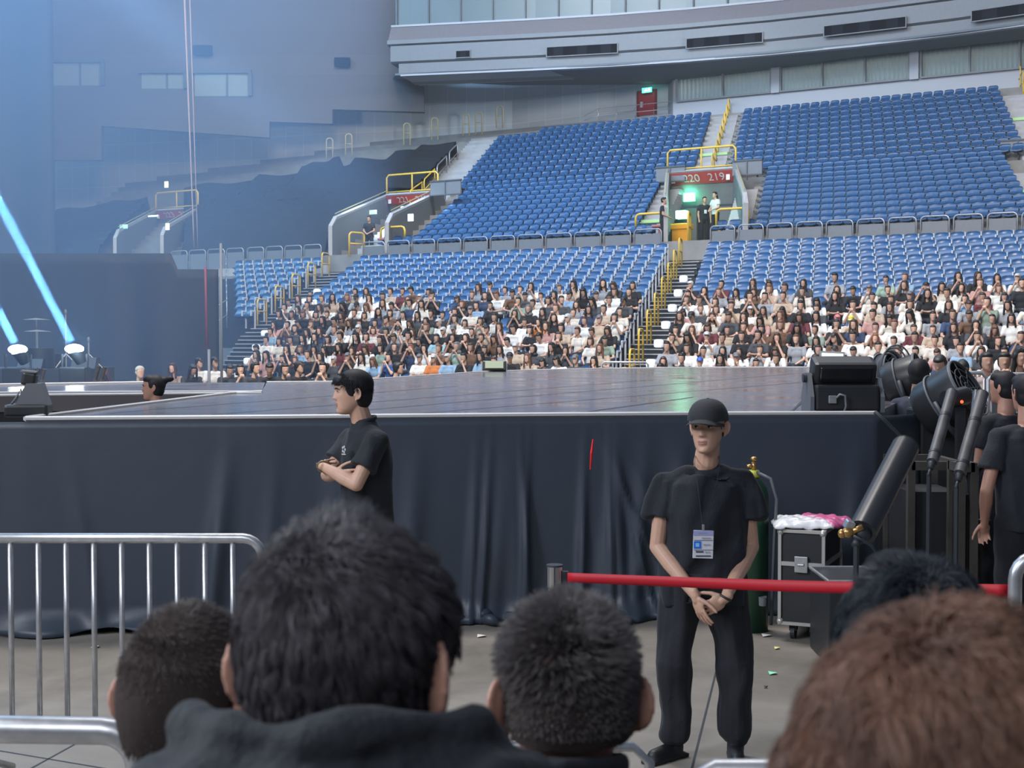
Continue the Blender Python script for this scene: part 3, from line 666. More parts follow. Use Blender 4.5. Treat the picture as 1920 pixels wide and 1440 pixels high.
glowbox(698, 398, 62.6, 0.5, 0.2, 'dim green glow on the wall, built as a box, above the lone staff member', (0.05, 0.8, 0.5), 0.35, 'exit_sign', 'exit sign')  # no sign: added glowing box stands for the green glow on the wall
glowbox(287, 405, 66.0, 0.6, 0.07, 'pale cyan tube light in the far left passage', (0.5, 0.9, 1.0), 3.0, 'tube_light', 'lamp')
glowbox(232, 425, 66.0, 0.5, 0.2, 'dim teal exit light in the far left passage', (0.1, 0.8, 0.6), 0.6, 'exit_sign', 'exit sign')
# big green exit sign and red door at the top
dr = thing('door_1', 'red fire door under a green exit sign at the top of the seats', 'door', G(1214, 212, 73.2), math.atan2((D-Cc).y, (D-Cc).x)); dr['kind'] = 'structure'; del dr['category']
b = MB(); b.bbox((0, -0.05, 0.5), (0.98, 0.12, 1.2), b=0.02); b.build('door_leaf', M_red, dr)
b = MB(); b.box((-0.55, -0.02, 0.5), (0.1, 0.2, 1.25)); b.box((0.55, -0.02, 0.5), (0.06, 0.2, 1.25)); b.box((0, -0.02, 1.15), (1.16, 0.2, 0.08)); b.build('door_frame', mat('door_frame_red', (0.25, 0.02, 0.025)), dr)
b = MB(); b.box((-0.28, -0.13, 0.45), (0.14, 0.05, 0.3)); b.build('lock_plate', M_arm, dr)
ex = glowbox(1213, 169, 72.6, 0.58, 0.26, 'cyan-green exit sign above the red door', (0.05, 0.95, 0.62), 1.6, 'exit_sign', 'exit sign', dr.rotation_euler.z)
b = MB(); b.cyl((-0.14, -0.04, -0.07), (-0.02, -0.04, 0.04), 0.02, n=6); b.ell((0.0, -0.04, 0.075), 0.022); b.cyl((-0.03, -0.04, -0.0), (0.06, -0.04, -0.07), 0.018, n=6); b.box((0.16, -0.04, 0), (0.1, 0.02, 0.16)); b.build('running_figure', mat('sign_pale', (0.8, 1, 0.9), emit=(0.7, 1, 0.9), es=2.0), ex)
# rails in front of the red door
b = MB(); 
for dz in (0, -0.38):
    b.ring_tube([G(1095, 218+dz*-20, 73.0), G(1122, 203-dz*35, 73.0), G(1190, 197-dz*35, 72.6), G(1262, 190-dz*35, 71.5)], 0.02, 6)
for q in (1122, 1156, 1190, 1226): b.cyl(G(q, 202, 72.7), G(q, 225, 72.7), 0.018, n=6)
tag(b.build('walkway_rail', M_rail, smooth=True), 'thin grey handrail in front of the red door', 'handrail')
# boxes of grey panels beside the passages
def sidepanel(u0, v0, u1, v1, Y, lab, n=2):
    a = G(u0, v1, Y); c = G(u1, v0, Y-abs(u1-u0)/2600*Y*0.6); L_ = (Vector(c[:2])-Vector(a[:2])).length; h = c.z-a.z-(0 if True else 0)
    h = (v1-v0)/2600*Y
    r = thing('passage_fence', lab, 'panel', (a.x, a.y, a.z), RZ, 'grey side panels beside the passages')
    b = MB(); b.box((L_/2, 0, h/2), (L_, 0.08, h)); b.build('panel', M_greyp, r)
    b = MB(); b.box((L_/2, -0.02, h), (L_+0.05, 0.12, 0.05)); b.box((L_/2, -0.02, 0), (L_+0.05, 0.12, 0.05)); b.box((L_*0.5, -0.05, h/2-0.1), (0.05, 0.05, h+0.2)); b.build('frame', M_darkg, r)
sidepanel(808, 341, 865, 367, 62.2, 'pale grey side panel beside the left stairs')
sidepanel(1231, 315, 1284, 342, 58.6, 'pale grey side panel left of the 220 and 219 sign')
sidepanel(1374, 303, 1428, 330, 56.4, 'pale grey side panel right of the 220 and 219 sign')
sidepanel(1876, 265, 1940, 297, 53.6, 'pale grey side panel at the right edge of the photo')
# short yellow loop rails at the front row ends
def front_rail(u0, u1, v0, v1, Y, lab):
    a = G(u0, v1, Y); L_ = (u1-u0)/2600*Y*1.08; h = (v1-v0)/2600*Y; r = thing('safety_rail', lab, 'handrail', a, RZ, 'yellow safety rails on the walkway')
    pts = [Vector((0, 0, 0)), Vector((0, 0, h-0.15)), Vector((0.05, 0, h-0.04)), Vector((0.16, 0, h)), Vector((L_-0.16, 0, h)), Vector((L_-0.05, 0, h-0.04)), Vector((L_, 0, h-0.15)), Vector((L_, 0, 0))]
    b = MB(); b.ring_tube(pts, 0.045, 8); b.build('rail', M_yel, r, smooth=True)
front_rail(1192, 1249, 402, 425, 50.9, 'yellow safety rail left of the standing man at the passage')
front_rail(1343, 1402, 393, 425, 49.4, 'yellow safety rail right of the centre passage')
front_rail(714, 765, 427, 447, 57.0, 'yellow safety rail in front of the left passage')
loop_rail('stair_handrail', G(1290, 455, 49.6), c2, 1.1, 0.8, 'tall yellow handrail in the mouth of the centre passage', 'yellow safety rails on the walkway', r=0.04)
loop_rail('stair_handrail', G(655, 482, 56.0), c2+e2*0.5, 1.0, 0.8, 'yellow handrail in the mouth of the left passage', 'yellow safety rails on the walkway', r=0.04)
# pink-grey end seats and orange podium
for (u_, v_, Y, lab) in ((1237, 424, 50.5, 'faded red stool seat at the right end of the upper left block'), (722, 449, 57.0, 'faded red stool seat at the left end of the upper left block')):
    b = MB(); b.bbox((0, 0, 0), (0.5, 0.42, 0.1), b=0.04); b.bbox((0, 0, -0.25), (0.1, 0.1, 0.5), b=0.02); x = b.build('end_seat', mat('faded_red', (0.42, 0.17, 0.16), 0.6)); x.location = G(u_, v_, Y); x.rotation_euler = (0, 0, RZ); tag(x, lab, 'seat')
pd = thing('podium', 'orange podium inside the centre passage below a green lamp', 'podium', wpt(oA, PA(-hwA+0.55, 2.2, 0.0)-Vector((0, 0, 0.3))), RZ)
M_or = mat('orange_plastic', (0.85, 0.36, 0.03), 0.5); b = MB(); b.bbox((0, 0, 0.45), (0.62, 0.45, 0.9), b=0.03); b.build('body', M_or, pd); b = MB(); b.bbox((0, 0, 1.0), (0.72, 0.55, 0.22), b=0.04); b.build('top', M_or, pd)
for (dx, dy, lab) in ((0.75, 2.6, 'orange cone left of the staff member with a badge in the passage'), (1.25, 2.4, 'shorter orange cone in the middle of the centre passage')):
    b = MB(); b.cyl((0, 0, 0.03), (0, 0, 0.8 if dx < 1 else 0.5), 0.16, 0.03, 12); b.bbox((0, 0, 0.02), (0.42, 0.42, 0.05), b=0.01); x = b.build('traffic_cone', M_or); x.location = wpt(oA, Vector((-0.6+dx, dy-1.6, -0.3))); tag(x, lab, 'cone')

for (s0, s1, j, lab) in ((-3.2, -2.55, 15, 'slab coloured as green light on the upper centre aisle step, left of the rail'), (-2.4, -1.85, 15, 'slab coloured as green light on the upper centre aisle step, right of the rail'), (-4.6, -3.7, 3.2, 'slab coloured as green light on the step left of the standing man'), (10.4, 11.6, 17, 'slab coloured as green light on the step at the upper right edge'), (9.6, 11.4, 5.0, 'slab coloured as green light on the right edge step below the grey fence')):
    p = PU((s0+s1)/2, j); b = MB(); b.bbox((0, 0, 0), (s1-s0, 0.5, 0.12), b=0.01); x = b.build('lit_step', mat('lit_step', (0.40, 0.62, 0.30), 0.6, emit=(0.45, 1.0, 0.35), es=0.12)); x.location = p-n2*0.25+Vector((0, 0, 0.06)); x.rotation_euler = (0, 0, RZ); tag(x, lab, 'step')  # added slabs: green exit light on the steps painted as colour and glow
# ---------------- stage ----------------
ST = 1.516
M_deck = mat('stage_deck', (0.135, 0.125, 0.135), 0.16, spec=0.7)
nt = M_deck.node_tree; b = nt.nodes['Principled BSDF']; tc = nt.nodes.new('ShaderNodeTexCoord'); n1 = nt.nodes.new('ShaderNodeTexNoise'); n1.inputs['Scale'].default_value = 1.4; n1.inputs['Detail'].default_value = 7
cr = nt.nodes.new('ShaderNodeMapRange'); cr.inputs[1].default_value = 0.3; cr.inputs[2].default_value = 0.7; cr.inputs[3].default_value = 0.10; cr.inputs[4].default_value = 0.26
nt.links.new(tc.outputs['Object'], n1.inputs['Vector']); nt.links.new(n1.outputs['Fac'], cr.inputs[0]); nt.links.new(cr.outputs[0], b.inputs['Roughness'])
n2_ = nt.nodes.new('ShaderNodeTexNoise'); n2_.inputs['Scale'].default_value = 3.5; n2_.inputs['Detail'].default_value = 3
bp = nt.nodes.new('ShaderNodeBump'); bp.inputs['Strength'].default_value = 0.12; bp.inputs['Distance'].default_value = 0.01; nt.links.new(tc.outputs['Object'], n2_.inputs['Vector']); nt.links.new(n2_.outputs['Fac'], bp.inputs['Height']); nt.links.new(bp.outputs[0], b.inputs['Normal'])
def deck(name, px, lab, th=0.16):
    pts = [GZ(u_, v_, ST) for (u_, v_) in px]; m = MB(); m.prism([p-Vector((0, 0, th)) for p in pts], (0, 0, th)); return m.build(name, M_deck)
pxA = [(48, 786), (500, 783), (1000, 778.5), (1300, 776.5), (1642, 775.5), (1700, 745), (1720, 700), (1560, 688.5), (1300, 689), (1130, 691), (1000, 694), (900, 697.5), (760, 707), (640, 716), (500, 717), (490, 735.5), (430, 738.5)]
stage = thing('stage', 'wide glossy dark stage platform with a pale edge strip', 'stage', (0, 10.3, 0))
def inv(o): return o
def st_child(o): o.parent = stage; o.matrix_parent_inverse = Matrix.Translation(-Vector(stage.location)); return o
st_child(deck('deck', pxA, ''))
wing = thing('stage_runway', 'rear runway deck behind the gap on the left of the stage', 'stage', (-6, 17, 0))
def wg_child(o): o.parent = wing; o.matrix_parent_inverse = Matrix.Translation(-Vector(wing.location)); return o
wg_child(deck('deck', [(-120, 744.5), (60, 741.5), (490, 737.5), (497, 717), (300, 717.5), (0, 722.5), (-120, 724)], ''))
M_edge = mat('edge_strip', (0.50, 0.51, 0.53), 0.35)
def edge(px, child, r=0.014, nm='edge_strip'):
    m = MB(); m.ring_tube([GZ(u_, v_, ST)+Vector((0, 0, 0.004)) for u_, v_ in px], r, 6); return child(m.build(nm, M_edge))
edge(pxA[:5], st_child, 0.017); edge([pxA[0], pxA[-1], pxA[-2]], st_child, 0.02); edge(pxA[7:15], st_child, 0.012); edge([(-120, 744.5), (60, 741.5), (490, 737.5)], wg_child, 0.012); edge([(-120, 740), (60, 736), (470, 735)], wg_child, 0.012); edge([(300, 717.5), (0, 722.5), (-120, 724)], wg_child, 0.02)
# deck joints
m = MB()
for px in (((330, 783), (1230, 712)), ((520, 783), (1500, 700)), ((720, 781), (1640, 706)), ((200, 775), (860, 724)), ((1060, 778), (1300, 745)), ((1480, 776), (1560, 700))):
    p, q = GZ(*px[0], ST), GZ(*px[1], ST); d = (q-p).normalized(); w = Vector((-d.y, d.x, 0))*0.011; up = Vector((0, 0, 0.003)); m.add([p-w+up, p+w+up, q+w+up, q-w+up], [(0, 1, 2, 3)])
st_child(m.build('deck_joint', M_dark))
# support frame inside
m = MB()
for (x, y) in ((-3.2, 11.5), (-1, 11.5), (1.2, 11.5), (2.6, 11.8), (0, 14), (2.4, 14), (4, 16), (1.6, 18)): m.cyl((x, y, 0), (x, y, ST-0.16), 0.03)
st_child(m.build('support_post', M_dark))
# black skirt of the stage: pleated plastic cloth
M_skirt = mat('black_skirt', (0.042, 0.056, 0.080), 0.46, spec=0.5, bump=0.35, bscale=3.0)
def skirt(px, name, lab, child, N=360, ruck=True, z1=ST-0.02, amp=0.05):
    P = [GZ(u_, v_, ST) for u_, v_ in px]; tot = sum((b_-a).length for a, b_ in zip(P, P[1:])); rows = []; NZ = 30; cols = []
    for q in range(N+1):
        d = tot*q/N; acc = 0
        for a, b_ in zip(P, P[1:]):
            L_ = (b_-a).length
            if d <= acc+L_+1e-5: t_ = (b_-a)/L_; cols.append((a+t_*(d-acc), t_, d)); break
            acc += L_
    rng = np.random.RandomState(3); fold = [(rng.uniform(0, tot), rng.uniform(0.03, 0.09), rng.uniform(0.02, 0.07), rng.uniform(-0.25, 0.25)) for _ in range(int(tot*3.0))]
    if ruck:
        for (ua, ub, fw, fa) in ((1122, 1300, 0.022, 0.05), (1150, 1250, 0.02, 0.04), (1160, 1340, 0.02, 0.035), (1112, 1100, 0.03, 0.06), (1155, 1160, 0.018, 0.05), (930, 905, 0.03, 0.06), (985, 1000, 0.025, 0.06), (1005, 985, 0.02, 0.05)): xa, xb = G(ua, 785, 10).x, G(ub, 1090, 10).x; fold.append((xa-P[0].x, fw, fa, xb-xa))
    for r in range(NZ+1):
        f = r/NZ; row = []
        for (p, t_, d) in cols:
            nn = Vector((t_.y, -t_.x, 0)); g = 0
            for (fc, fw, fa, sl) in fold: g += fa*math.exp(-((d-fc-sl*(1-f))/fw)**2)*min(1, 0.35+(1-f))
            if ruck and f < 0.1: g += 0.10*(0.1-f)/0.1*(1+math.sin(d*9)*0.6)
            g += 0.02*math.sin(d*3+f*4)*(1-f)
            z = z1*f + (0.03*math.sin(d*6)+0.02)*(1 if f < 0.02 else 0)
            q = p+nn*(0.015+g*min(1, (1-f)*1.6)*(amp/0.05)); row.append((q.x, q.y, max(0.01, z)))
        rows.append(row)
    m = MB(); m.grid(rows, (0, 0.012, 0)); o = m.build(name, M_skirt, smooth=True); return child(o)
skirt([(-150, 786.5)]+pxA[:5]+[(1740, 770)], 'skirt', '', st_child)
# cloth bunched on the floor
for (u0, v0, u1, v1) in ((790, 1160, 1000, 1168), (330, 1140, 620, 1130), (1000, 1150, 1180, 1163)):
    for q in range(3):
        a = GZ(u0, v0-q*5, 0.03); b_ = GZ(u1, v1-q*6, 0.03); pts = []
        for k in range(33): f = k/32; p = a.lerp(b_, f); pts.append((p.x, p.y+0.05*math.sin(f*17+q*2), 0.03+0.025*math.sin(f*23+q)+q*0.015))
        m = MB(); m.ring_tube(pts, [0.012+0.03*abs(math.sin(k*0.55+q)) for k in range(33)], 8); st_child(m.build('bunched_hem', M_skirt, smooth=True))
def wskirt(px, child):
    P = [GZ(u_, v_, ST) for u_, v_ in px]; rows = [[(p.x, p.y, 0.0) for p in P], [(p.x, p.y, ST-0.05) for p in P]]; m = MB(); m.grid(rows, (0, 0.02, 0)); return child(m.build('skirt', M_black))
wskirt([(-120, 744.3), (60, 741.3), (490, 737.3)], wg_child)
wskirt([(490, 735), (430, 738), (48, 785)], st_child)
# red tape hanging in the skirt
m = MB(); m.ring_tube([G(1112, 824, 9.86), G(1109, 850, 9.83), G(1107, 880, 9.83)], [0.012, 0.022, 0.012], 6, flat=0.5); tag(m.build('red_tag', mat('bright_red', (0.75, 0.02, 0.03), 0.5)), 'short red tape hanging on the black stage skirt', 'tape')

# ---------------- haze ----------------
def vol(name, lo, hi, dens, colr, an, lab):
    m = bpy.data.materials.new(name); m.use_nodes = True; nt = m.node_tree; nt.nodes.remove(nt.nodes['Principled BSDF'])
    v = nt.nodes.new('ShaderNodeVolumeScatter'); v.inputs['Color'].default_value = tuple(colr)+(1,); v.inputs['Density'].default_value = dens; v.inputs['Anisotropy'].default_value = an
    nt.links.new(v.outputs[0], nt.nodes['Material Output'].inputs['Volume'])
    b = MB(); c_ = [(a+b_)/2 for a, b_ in zip(lo, hi)]; b.box(c_, [b_-a for a, b_ in zip(lo, hi)]); o = b.build(name, m); o['kind'] = 'stuff'; o['label'] = lab; o['category'] = 'haze'; return o
vol('haze', (-45, 8, 0.03), (30, 76.5, 24.9), 0.0009, (0.85, 0.93, 1.0), 0.2, 'thin haze filling the hall around seats and stage lights')
vol('haze', (-44.5, 12, 0.04), (-5.2, 76.4, 24.8), 0.013, (0.26, 0.50, 1.0), 0.1, 'dense bluish show haze over the left half of the hall')  # blue of the show lighting is put into the scatter colour
# ---------------- people ----------------
def ip(t, xs, ys): return float(np.interp(t, xs, ys))
def head_mb(mb, c, R, k=1.0, nu=56, nv=44, face=True, jaw=1.0, wide=1.0):
    """head surface with brow, nose, lips, chin; c = centre, face towards local -Y"""
    T = [-1, -0.97, -0.88, -0.7, -0.45, -0.1, 0.3, 0.6, 0.82, 0.94, 1]
    Wd = [0, .020*jaw, .036*jaw, .050*jaw, .061, .070, .076, .071, .052, .030, 0]
    Fr = [0.040, .070, .084, .088, .087, .090, .095, .086, .060, .035, 0]
    Bk = [-0.035, -.012, 0.010, .040, .075, .092, .102, .093, .066, .038, 0]
    vs = []; fs = []
    for i in range(nv+1):
        t = -math.cos(math.pi*i/nv); t = t*0.6+(-1+2*i/nv)*0.4; z = t*0.118; w = ip(t, T, Wd)*wide; f = ip(t, T, Fr); b = ip(t, T, Bk)
        if i in (0, nv): vs.append((0, -(f-b)/2, z)); continue
        for q in range(nu):
            a = 2*math.pi*q/nu; ca, sa = math.cos(a), math.sin(a); e = 0.86
            x = w*math.copysign(abs(ca)**e, ca); cy = (b-f)/2; hy = (b+f)/2; y = cy+hy*math.copysign(abs(sa)**0.95, sa)
            if face and sa < 0.15:
                g = lambda x0, z0, sx, sz_: math.exp(-((x-x0)/sx)**2-((z-z0)/sz_)**2)
                d = 0
                nz = max(0.0, min(1.0, (0.022-z)/0.046)); d += (0.024*nz*math.exp(-(x/(0.0075+0.006*nz))**2) if z > -0.026 else 0.024*math.exp(-(x/0.0135)**2)*math.exp(-((z+0.026)/0.006)**2))
                d += 0.006*(g(0.012, -0.026, .006, .006)+g(-0.012, -0.026, .006, .006))
                d -= 0.011*(g(0.031, 0.010, .017, .011)+g(-0.031, 0.010, .017, .011)); d += 0.005*(g(0.028, 0.031, .022, .007)+g(-0.028, 0.031, .022, .007))
                d += 0.004*(g(0.031, 0.008, .010, .006)+g(-0.031, 0.008, .010, .006))
                d += 0.008*g(0, -0.055, .020, .0055)+0.008*g(0, -0.067, .017, .0055)-0.003*g(0, -0.061, .022, .0025)
                d += 0.006*g(0, -0.100, .016, .012)-0.004*g(0, -0.080, .020, .007); d += 0.004*(g(0.048, -0.015, .02, .02)+g(-0.048, -0.015, .02, .02))
                y -= d*min(1, (0.15-sa)*2)
            vs.append((x, y, z))
    def id_(i, q): return 0 if i == 0 else (1+(nv-1)*nu if i == nv else 1+(i-1)*nu+q % nu)
    for i in range(nv):
        for q in range(nu):
            a, b, cc, d = id_(i, q), id_(i, q+1), id_(i+1, q+1), id_(i+1, q)
            f = []; [f.append(x) for x in (a, b, cc, d) if x not in f]; fs.append(tuple(f))
    M = R.to_3x3(); c = Vector(c); return mb.add([M @ (Vector(p)*k)+c for p in vs], fs)
def ear_mb(mb, c, R, sgn, k=1.0, out=0.42):
    """outer ear: rim, bowl and lobe; sits on the side of the head"""
    M = R.to_3x3(); c = Vector(c)
    def q(x, y, z): p = Vector((sgn*(x+max(0, y)*out), y, z)); return M @ (p*k)+c
    rim = []
    for i in range(13):
        a = math.radians(-150+i*25); rim.append(q(0.006+0.004*math.sin(a+1), 0.016*math.cos(a)+0.006, 0.030*math.sin(a)*(1.0 if math.sin(a) > 0 else 0.85)+0.002))
    rim = rim[1:]
    mb.ring_tube(rim, [0.0035*k]*3+[0.0042*k]*(len(rim)-3), 7)
    Mb = M @ Euler((0, 0, -sgn*math.atan(out))).to_matrix(); mb.ell(q(0.003, 0.007, 0.0), (0.0055*k, 0.0165*k, 0.027*k), Mb, 12, 8); mb.ell(q(0.004, -0.001, -0.026), (0.0045*k, 0.008*k, 0.009*k), M, 8, 6)
    mb.ell(q(0.002, -0.008, -0.002), (0.005*k, 0.006*k, 0.008*k), M, 8, 6)
def hand_mb(mb, w, d, n, curl=0.5, k=1.0, side=1, spread=0.12, fing=True):
    """w wrist point, d hand direction, n palm normal (palm faces n), side=+1 thumb towards d x n"""
    w = Vector(w); d = Vector(d).normalized(); n = (Vector(n)-d*Vector(n).dot(d)).normalized(); s = d.cross(n)*side
    pc = w+d*0.048*k; R = Matrix((s, d, n)).transposed(); 
    mb.cap(w-d*0.02*k, w+d*0.02*k, 0.022*k, 0.024*k, 10); mb.ell(pc, (0.040*k, 0.050*k, 0.015*k), R, 14, 8); mb.ell(w+d*0.075*k, (0.039*k, 0.018*k, 0.012*k), R, 12, 8)
    for q, (x, L_) in enumerate(((0.030, 0.070), (0.0105, 0.078), (-0.0105, 0.073), (-0.030, 0.057))):
        if not fing: continue
        p = w+d*(0.083-abs(x)*0.12)*k+s*x*k; a = spread*x/0.03; dd = (d*math.cos(a)+s*math.sin(a)).normalized(); r = 0.0088*k if q < 3 else 0.0076*k; bend = curl*(0.85+0.12*q)
        for seg, fl in enumerate((0.45, 0.30, 0.25)):
            dd = (dd*math.cos(bend)+n*math.sin(bend)).normalized(); e = p+dd*(L_*fl*k); mb.cap(p, e, r, r*0.9, 8); n_ = None; p = e; r *= 0.92; bend = bend*1.05
    p = w+d*0.022*k+s*0.028*k; dd = (d*0.62+s*0.62+n*0.35).normalized()
    for L_, r in ((0.038, 0.0125), (0.032, 0.0105), (0.026, 0.0092)):
        e = p+dd*L_*k; mb.cap(p, e, r*k, r*0.9*k, 8); p = e; dd = (dd*0.8+d*0.35+n*(0.25*curl)).normalized()
def limb(mb, a, b, c, r0, r1, r2, n=12): mb.cap(a, b, r0, r1, n); mb.cap(b, c, r1*1.0, r2, n)
M_skin = mat('skin', (0.56, 0.34, 0.25), 0.5, noise=0.05, nscale=20, sss=0.08); M_skinw = mat('skin_warm', (0.50, 0.27, 0.20), 0.5, noise=0.06, nscale=18, sss=0.08)
M_lip = mat('lips', (0.36, 0.17, 0.135), 0.5); M_hairb = mat('black_hair', (0.014, 0.014, 0.018), 0.6, spec=0.3); M_eyew = mat('eye_white', (0.55, 0.53, 0.52), 0.25); M_iris = mat('iris', (0.02, 0.012, 0.01), 0.15)
M_tee = mat('black_cotton', (0.011, 0.014, 0.021), 0.85, bump=0.15, bscale=60, sheen=0.06); M_tr = mat('black_trousers', (0.010, 0.012, 0.018), 0.85, bump=0.12, bscale=60, sheen=0.06)
M_shoe = mat('black_shoe', (0.012, 0.012, 0.014), 0.5)
def wrinkle(amp, fs, seed, zdir=0.35):
    rs = np.random.RandomState(seed); K = [(rs.normal(size=3)*fs*np.array([1, 1, zdir]), rs.uniform(0, 6.28), rs.uniform(0.4, 1)) for _ in range(9)]
    def f(co, no):
        w = np.zeros(len(co))
        for k_, ph, a in K: w += a*np.sin(co @ k_+ph+0.8*np.sin(co @ k_[::-1]*0.5))
        w = np.sign(w)*np.abs(w)**0.8
        return co+no*(w*amp/2.2)[:, None]
    return f
def figure(name, lab, loc, rz, J, vox=0.006, group=None, skin=None, top=None, bottom=None, seed=1, wr=0.006, hands=True, build=(1, 1, 1, 1), face=True, sleeve=0.62, skinvox=None, mats2=None, hem=None, cat='person', collar=False, girth=1.0, shoes=True):
    """standing figure. J: joint positions in local metres (facing -Y)"""
    skin = skin or M_skin; top = top or M_tee; bottom = bottom or M_tr
    o = thing(name, lab, cat, loc, rz, group); H = Vector(J['head']); HR = J.get('hrot', Matrix.Identity(3)); hk = J.get('hk', 1.0)
    b = MB(); head_mb(b, H, HR, hk, face=face)
    for s_ in (-1, 1): ear_mb(b, H+HR.to_3x3() @ Vector((s_*0.0735*hk, 0.012, -0.005)), HR, s_, hk*J.get('eark', 1.1), J.get('earo', 0.42))
    N = Vector(J['neck']); M3 = HR.to_3x3(); b.cap(H+M3 @ Vector((0, 0.025, -0.06)), N, 0.054, 0.062, 14); b.ell(N-Vector((0, -0.01, 0.045)), (0.10, 0.06, 0.035), None, 14, 8)
    for s_ in 'LR':
        sh, el, wr_ = Vector(J['sh'+s_]), Vector(J['el'+s_]), Vector(J['wr'+s_])
        b.cap(sh.lerp(el, 0.35), el, 0.046, 0.040, 12); b.cap(el, el.lerp(wr_, 0.35), 0.041, 0.042, 12); b.cap(el.lerp(wr_, 0.35), wr_, 0.042, 0.025, 12)
        if hands: hand_mb(b, wr_, J.get('hd'+s_, wr_-el), J.get('hn'+s_, (0, 0.3, -1)), J.get('cu'+s_, 0.35), 1.0, J.get('ts'+s_, 1))
    me = baked(b, skinvox or vox, 3, 0.5, [skin, M_lip], 'body'); 
    if face and vox < 0.012:
        Mi = M3.inverted()
        for p in me.polygons:
            q = Mi @ (Vector(p.center)-H)/hk
            if q.y < -0.07 and abs(q.x) < 0.023-0.35*abs(q.z+0.061)*0.9 and -0.072 < q.z < -0.050: p.material_index = 1
    link('body', me, o)
    if face:
        e = MB()
        for s_ in (-1, 1):
            c = H+M3 @ (Vector((s_*0.031, -0.0765, 0.010))*hk); e.mi = 0; e.ell(c, (0.0125*hk, 0.009*hk, 0.0052*hk), M3, 12, 8)
            e.mi = 1; e.ell(c+M3 @ Vector((-0.001, -0.0055*hk, 0.0002)), (0.0055*hk, 0.0045*hk, 0.0048*hk), M3, 10, 8)
        e.build('eyes', [M_eyew, M_iris], o, smooth=True)
        e = MB()
        for s_ in (-1, 1):
            pts = [H+M3 @ (Vector((s_*x, y, z))*hk) for x, y, z in ((0.014, -0.0955, 0.027), (0.028, -0.0945, 0.032), (0.042, -0.086, 0.030), (0.051, -0.075, 0.025))]
            e.ring_tube(pts, [0.003, 0.0042, 0.0035, 0.0015], 6, flat=0.6)
            pts = [H+M3 @ (Vector((s_*x, y, z))*hk) for x, y, z in ((0.019, -0.0855, 0.012), (0.031, -0.0875, 0.0165), (0.043, -0.079, 0.011))]
            e.ring_tube(pts, [0.0008, 0.0017, 0.001], 5)
        e.build('eyebrows', M_hairb, o, smooth=True)
    # top garment
    shL, shR = Vector(J['shL']), Vector(J['shR']); hL, hR = Vector(J['hiL']), Vector(J['hiR']); mid = (shL+shR)/2; hip = (hL+hR)/2; d = shR-shL; tw = math.atan2(d.y, d.x); Rt = Euler((0, 0, tw)).to_matrix(); wS = d.length/2
    t = MB(); g_ = girth; up_ = mid.z; dz_ = mid.z-hip.z; fwd_ = Vector((math.sin(tw), -math.cos(tw), 0))
    prof = [(hip.z-0.06-(0.05 if hem else 0), wS*0.92*g_, 0.128*g_, 1), (hip.z+0.06, wS*0.93*g_, 0.128*g_, 1), (up_-dz_*0.55, wS*0.90*g_, 0.122*g_, 0.6), (up_-dz_*0.30, wS*0.96*g_, 0.124*g_, 0.25), (up_-0.08, wS*1.0, 0.118*g_, 0), (up_-0.015, wS*0.98, 0.102*g_, 0), (up_+0.035, wS*0.74, 0.088, 0), (N.z-0.045, 0.098, 0.082, 0), (N.z-0.028, 0.074, 0.072, 0)]
    if collar: prof[-1] = (N.z+0.006, 0.068, 0.066, 0)
    vs = []; fs = []; n_ = 32
    for (z_, a_, b_, w_) in prof:
        cx = mid.lerp(hip, w_); 
        if z_ > up_+0.03: cx = Vector((N.x, N.y+0.008, 0)) if z_ > N.z-0.04 else (mid+N)/2
        for q in range(n_):
            an = 2*math.pi*q/n_; ca, sa = math.cos(an), math.sin(an); e_ = 0.82
            l_ = Rt @ Vector((a_*math.copysign(abs(ca)**e_, ca), b_*math.copysign(abs(sa)**e_, sa), 0)); vs.append((cx.x+l_.x, cx.y+l_.y, z_-(0.030*max(0, -sa) if z_ > N.z-0.05 and not collar else 0)))
    K_ = len(prof)
    for r_ in range(K_-1):
        for q in range(n_): a_ = r_*n_+q; b_ = r_*n_+(q+1) % n_; fs.append((a_, b_, b_+n_, a_+n_))
    fs.append(tuple(reversed(range(n_)))); fs.append(tuple((K_-1)*n_+q for q in range(n_))); t.add(vs, fs)
    for s_ in 'LR':
        sh, el = Vector(J['sh'+s_]), Vector(J['el'+s_]); inn = mid.lerp(sh, 0.45); t.cap(inn+Vector((0, 0, 0.0)), sh+Vector((0, 0, -0.008)), 0.068, 0.062, 14); t.ring_tube([sh.lerp(el, -0.02), sh.lerp(el, sleeve*0.5), sh.lerp(el, sleeve)], [0.062, 0.070*min(g_, 1.12), 0.074*min(g_, 1.12)], 18)
    me = baked(t, vox, 9, 0.55, top, 'shirt', disp=wrinkle(wr, 26, seed)); link('shirt', me, o)
    if collar:
        c = MB(); 
        for k_ in range(2):
            pts = [N+Vector((0.067*math.sin(a)*1.02, 0.012-0.064*math.cos(a), -0.006-0.004*k_+0.014*(1-math.cos(a)))) for a in [math.pi*2*(q+0.8)/16 for q in range(15)]]
            c.ring_tube([p+Vector((0, 0, 0.014 if k_ else 0)) for p in pts], 0.010, 6)
        link('collar', baked(c, 0.006, 2, 0.5, top, 'collar'), o)
    # trousers
    t = MB(); t.ell(hip, (0.175*g_, 0.125*g_, 0.14), Rt, 18, 10)
    for s_ in 'LR':
        a, k_, n_ = Vector(J['hi'+s_]), Vector(J['kn'+s_]), Vector(J['an'+s_]); t.cap(a, k_, 0.098*g_, 0.076*g_, 14); t.cap(k_, k_.lerp(n_, 0.9), 0.078*g_, 0.072*g_, 14)
    me = baked(t, vox*1.15, 8, 0.55, bottom, 'trousers', disp=wrinkle(wr, 20, seed+5, 0.6)); link('trousers', me, o)
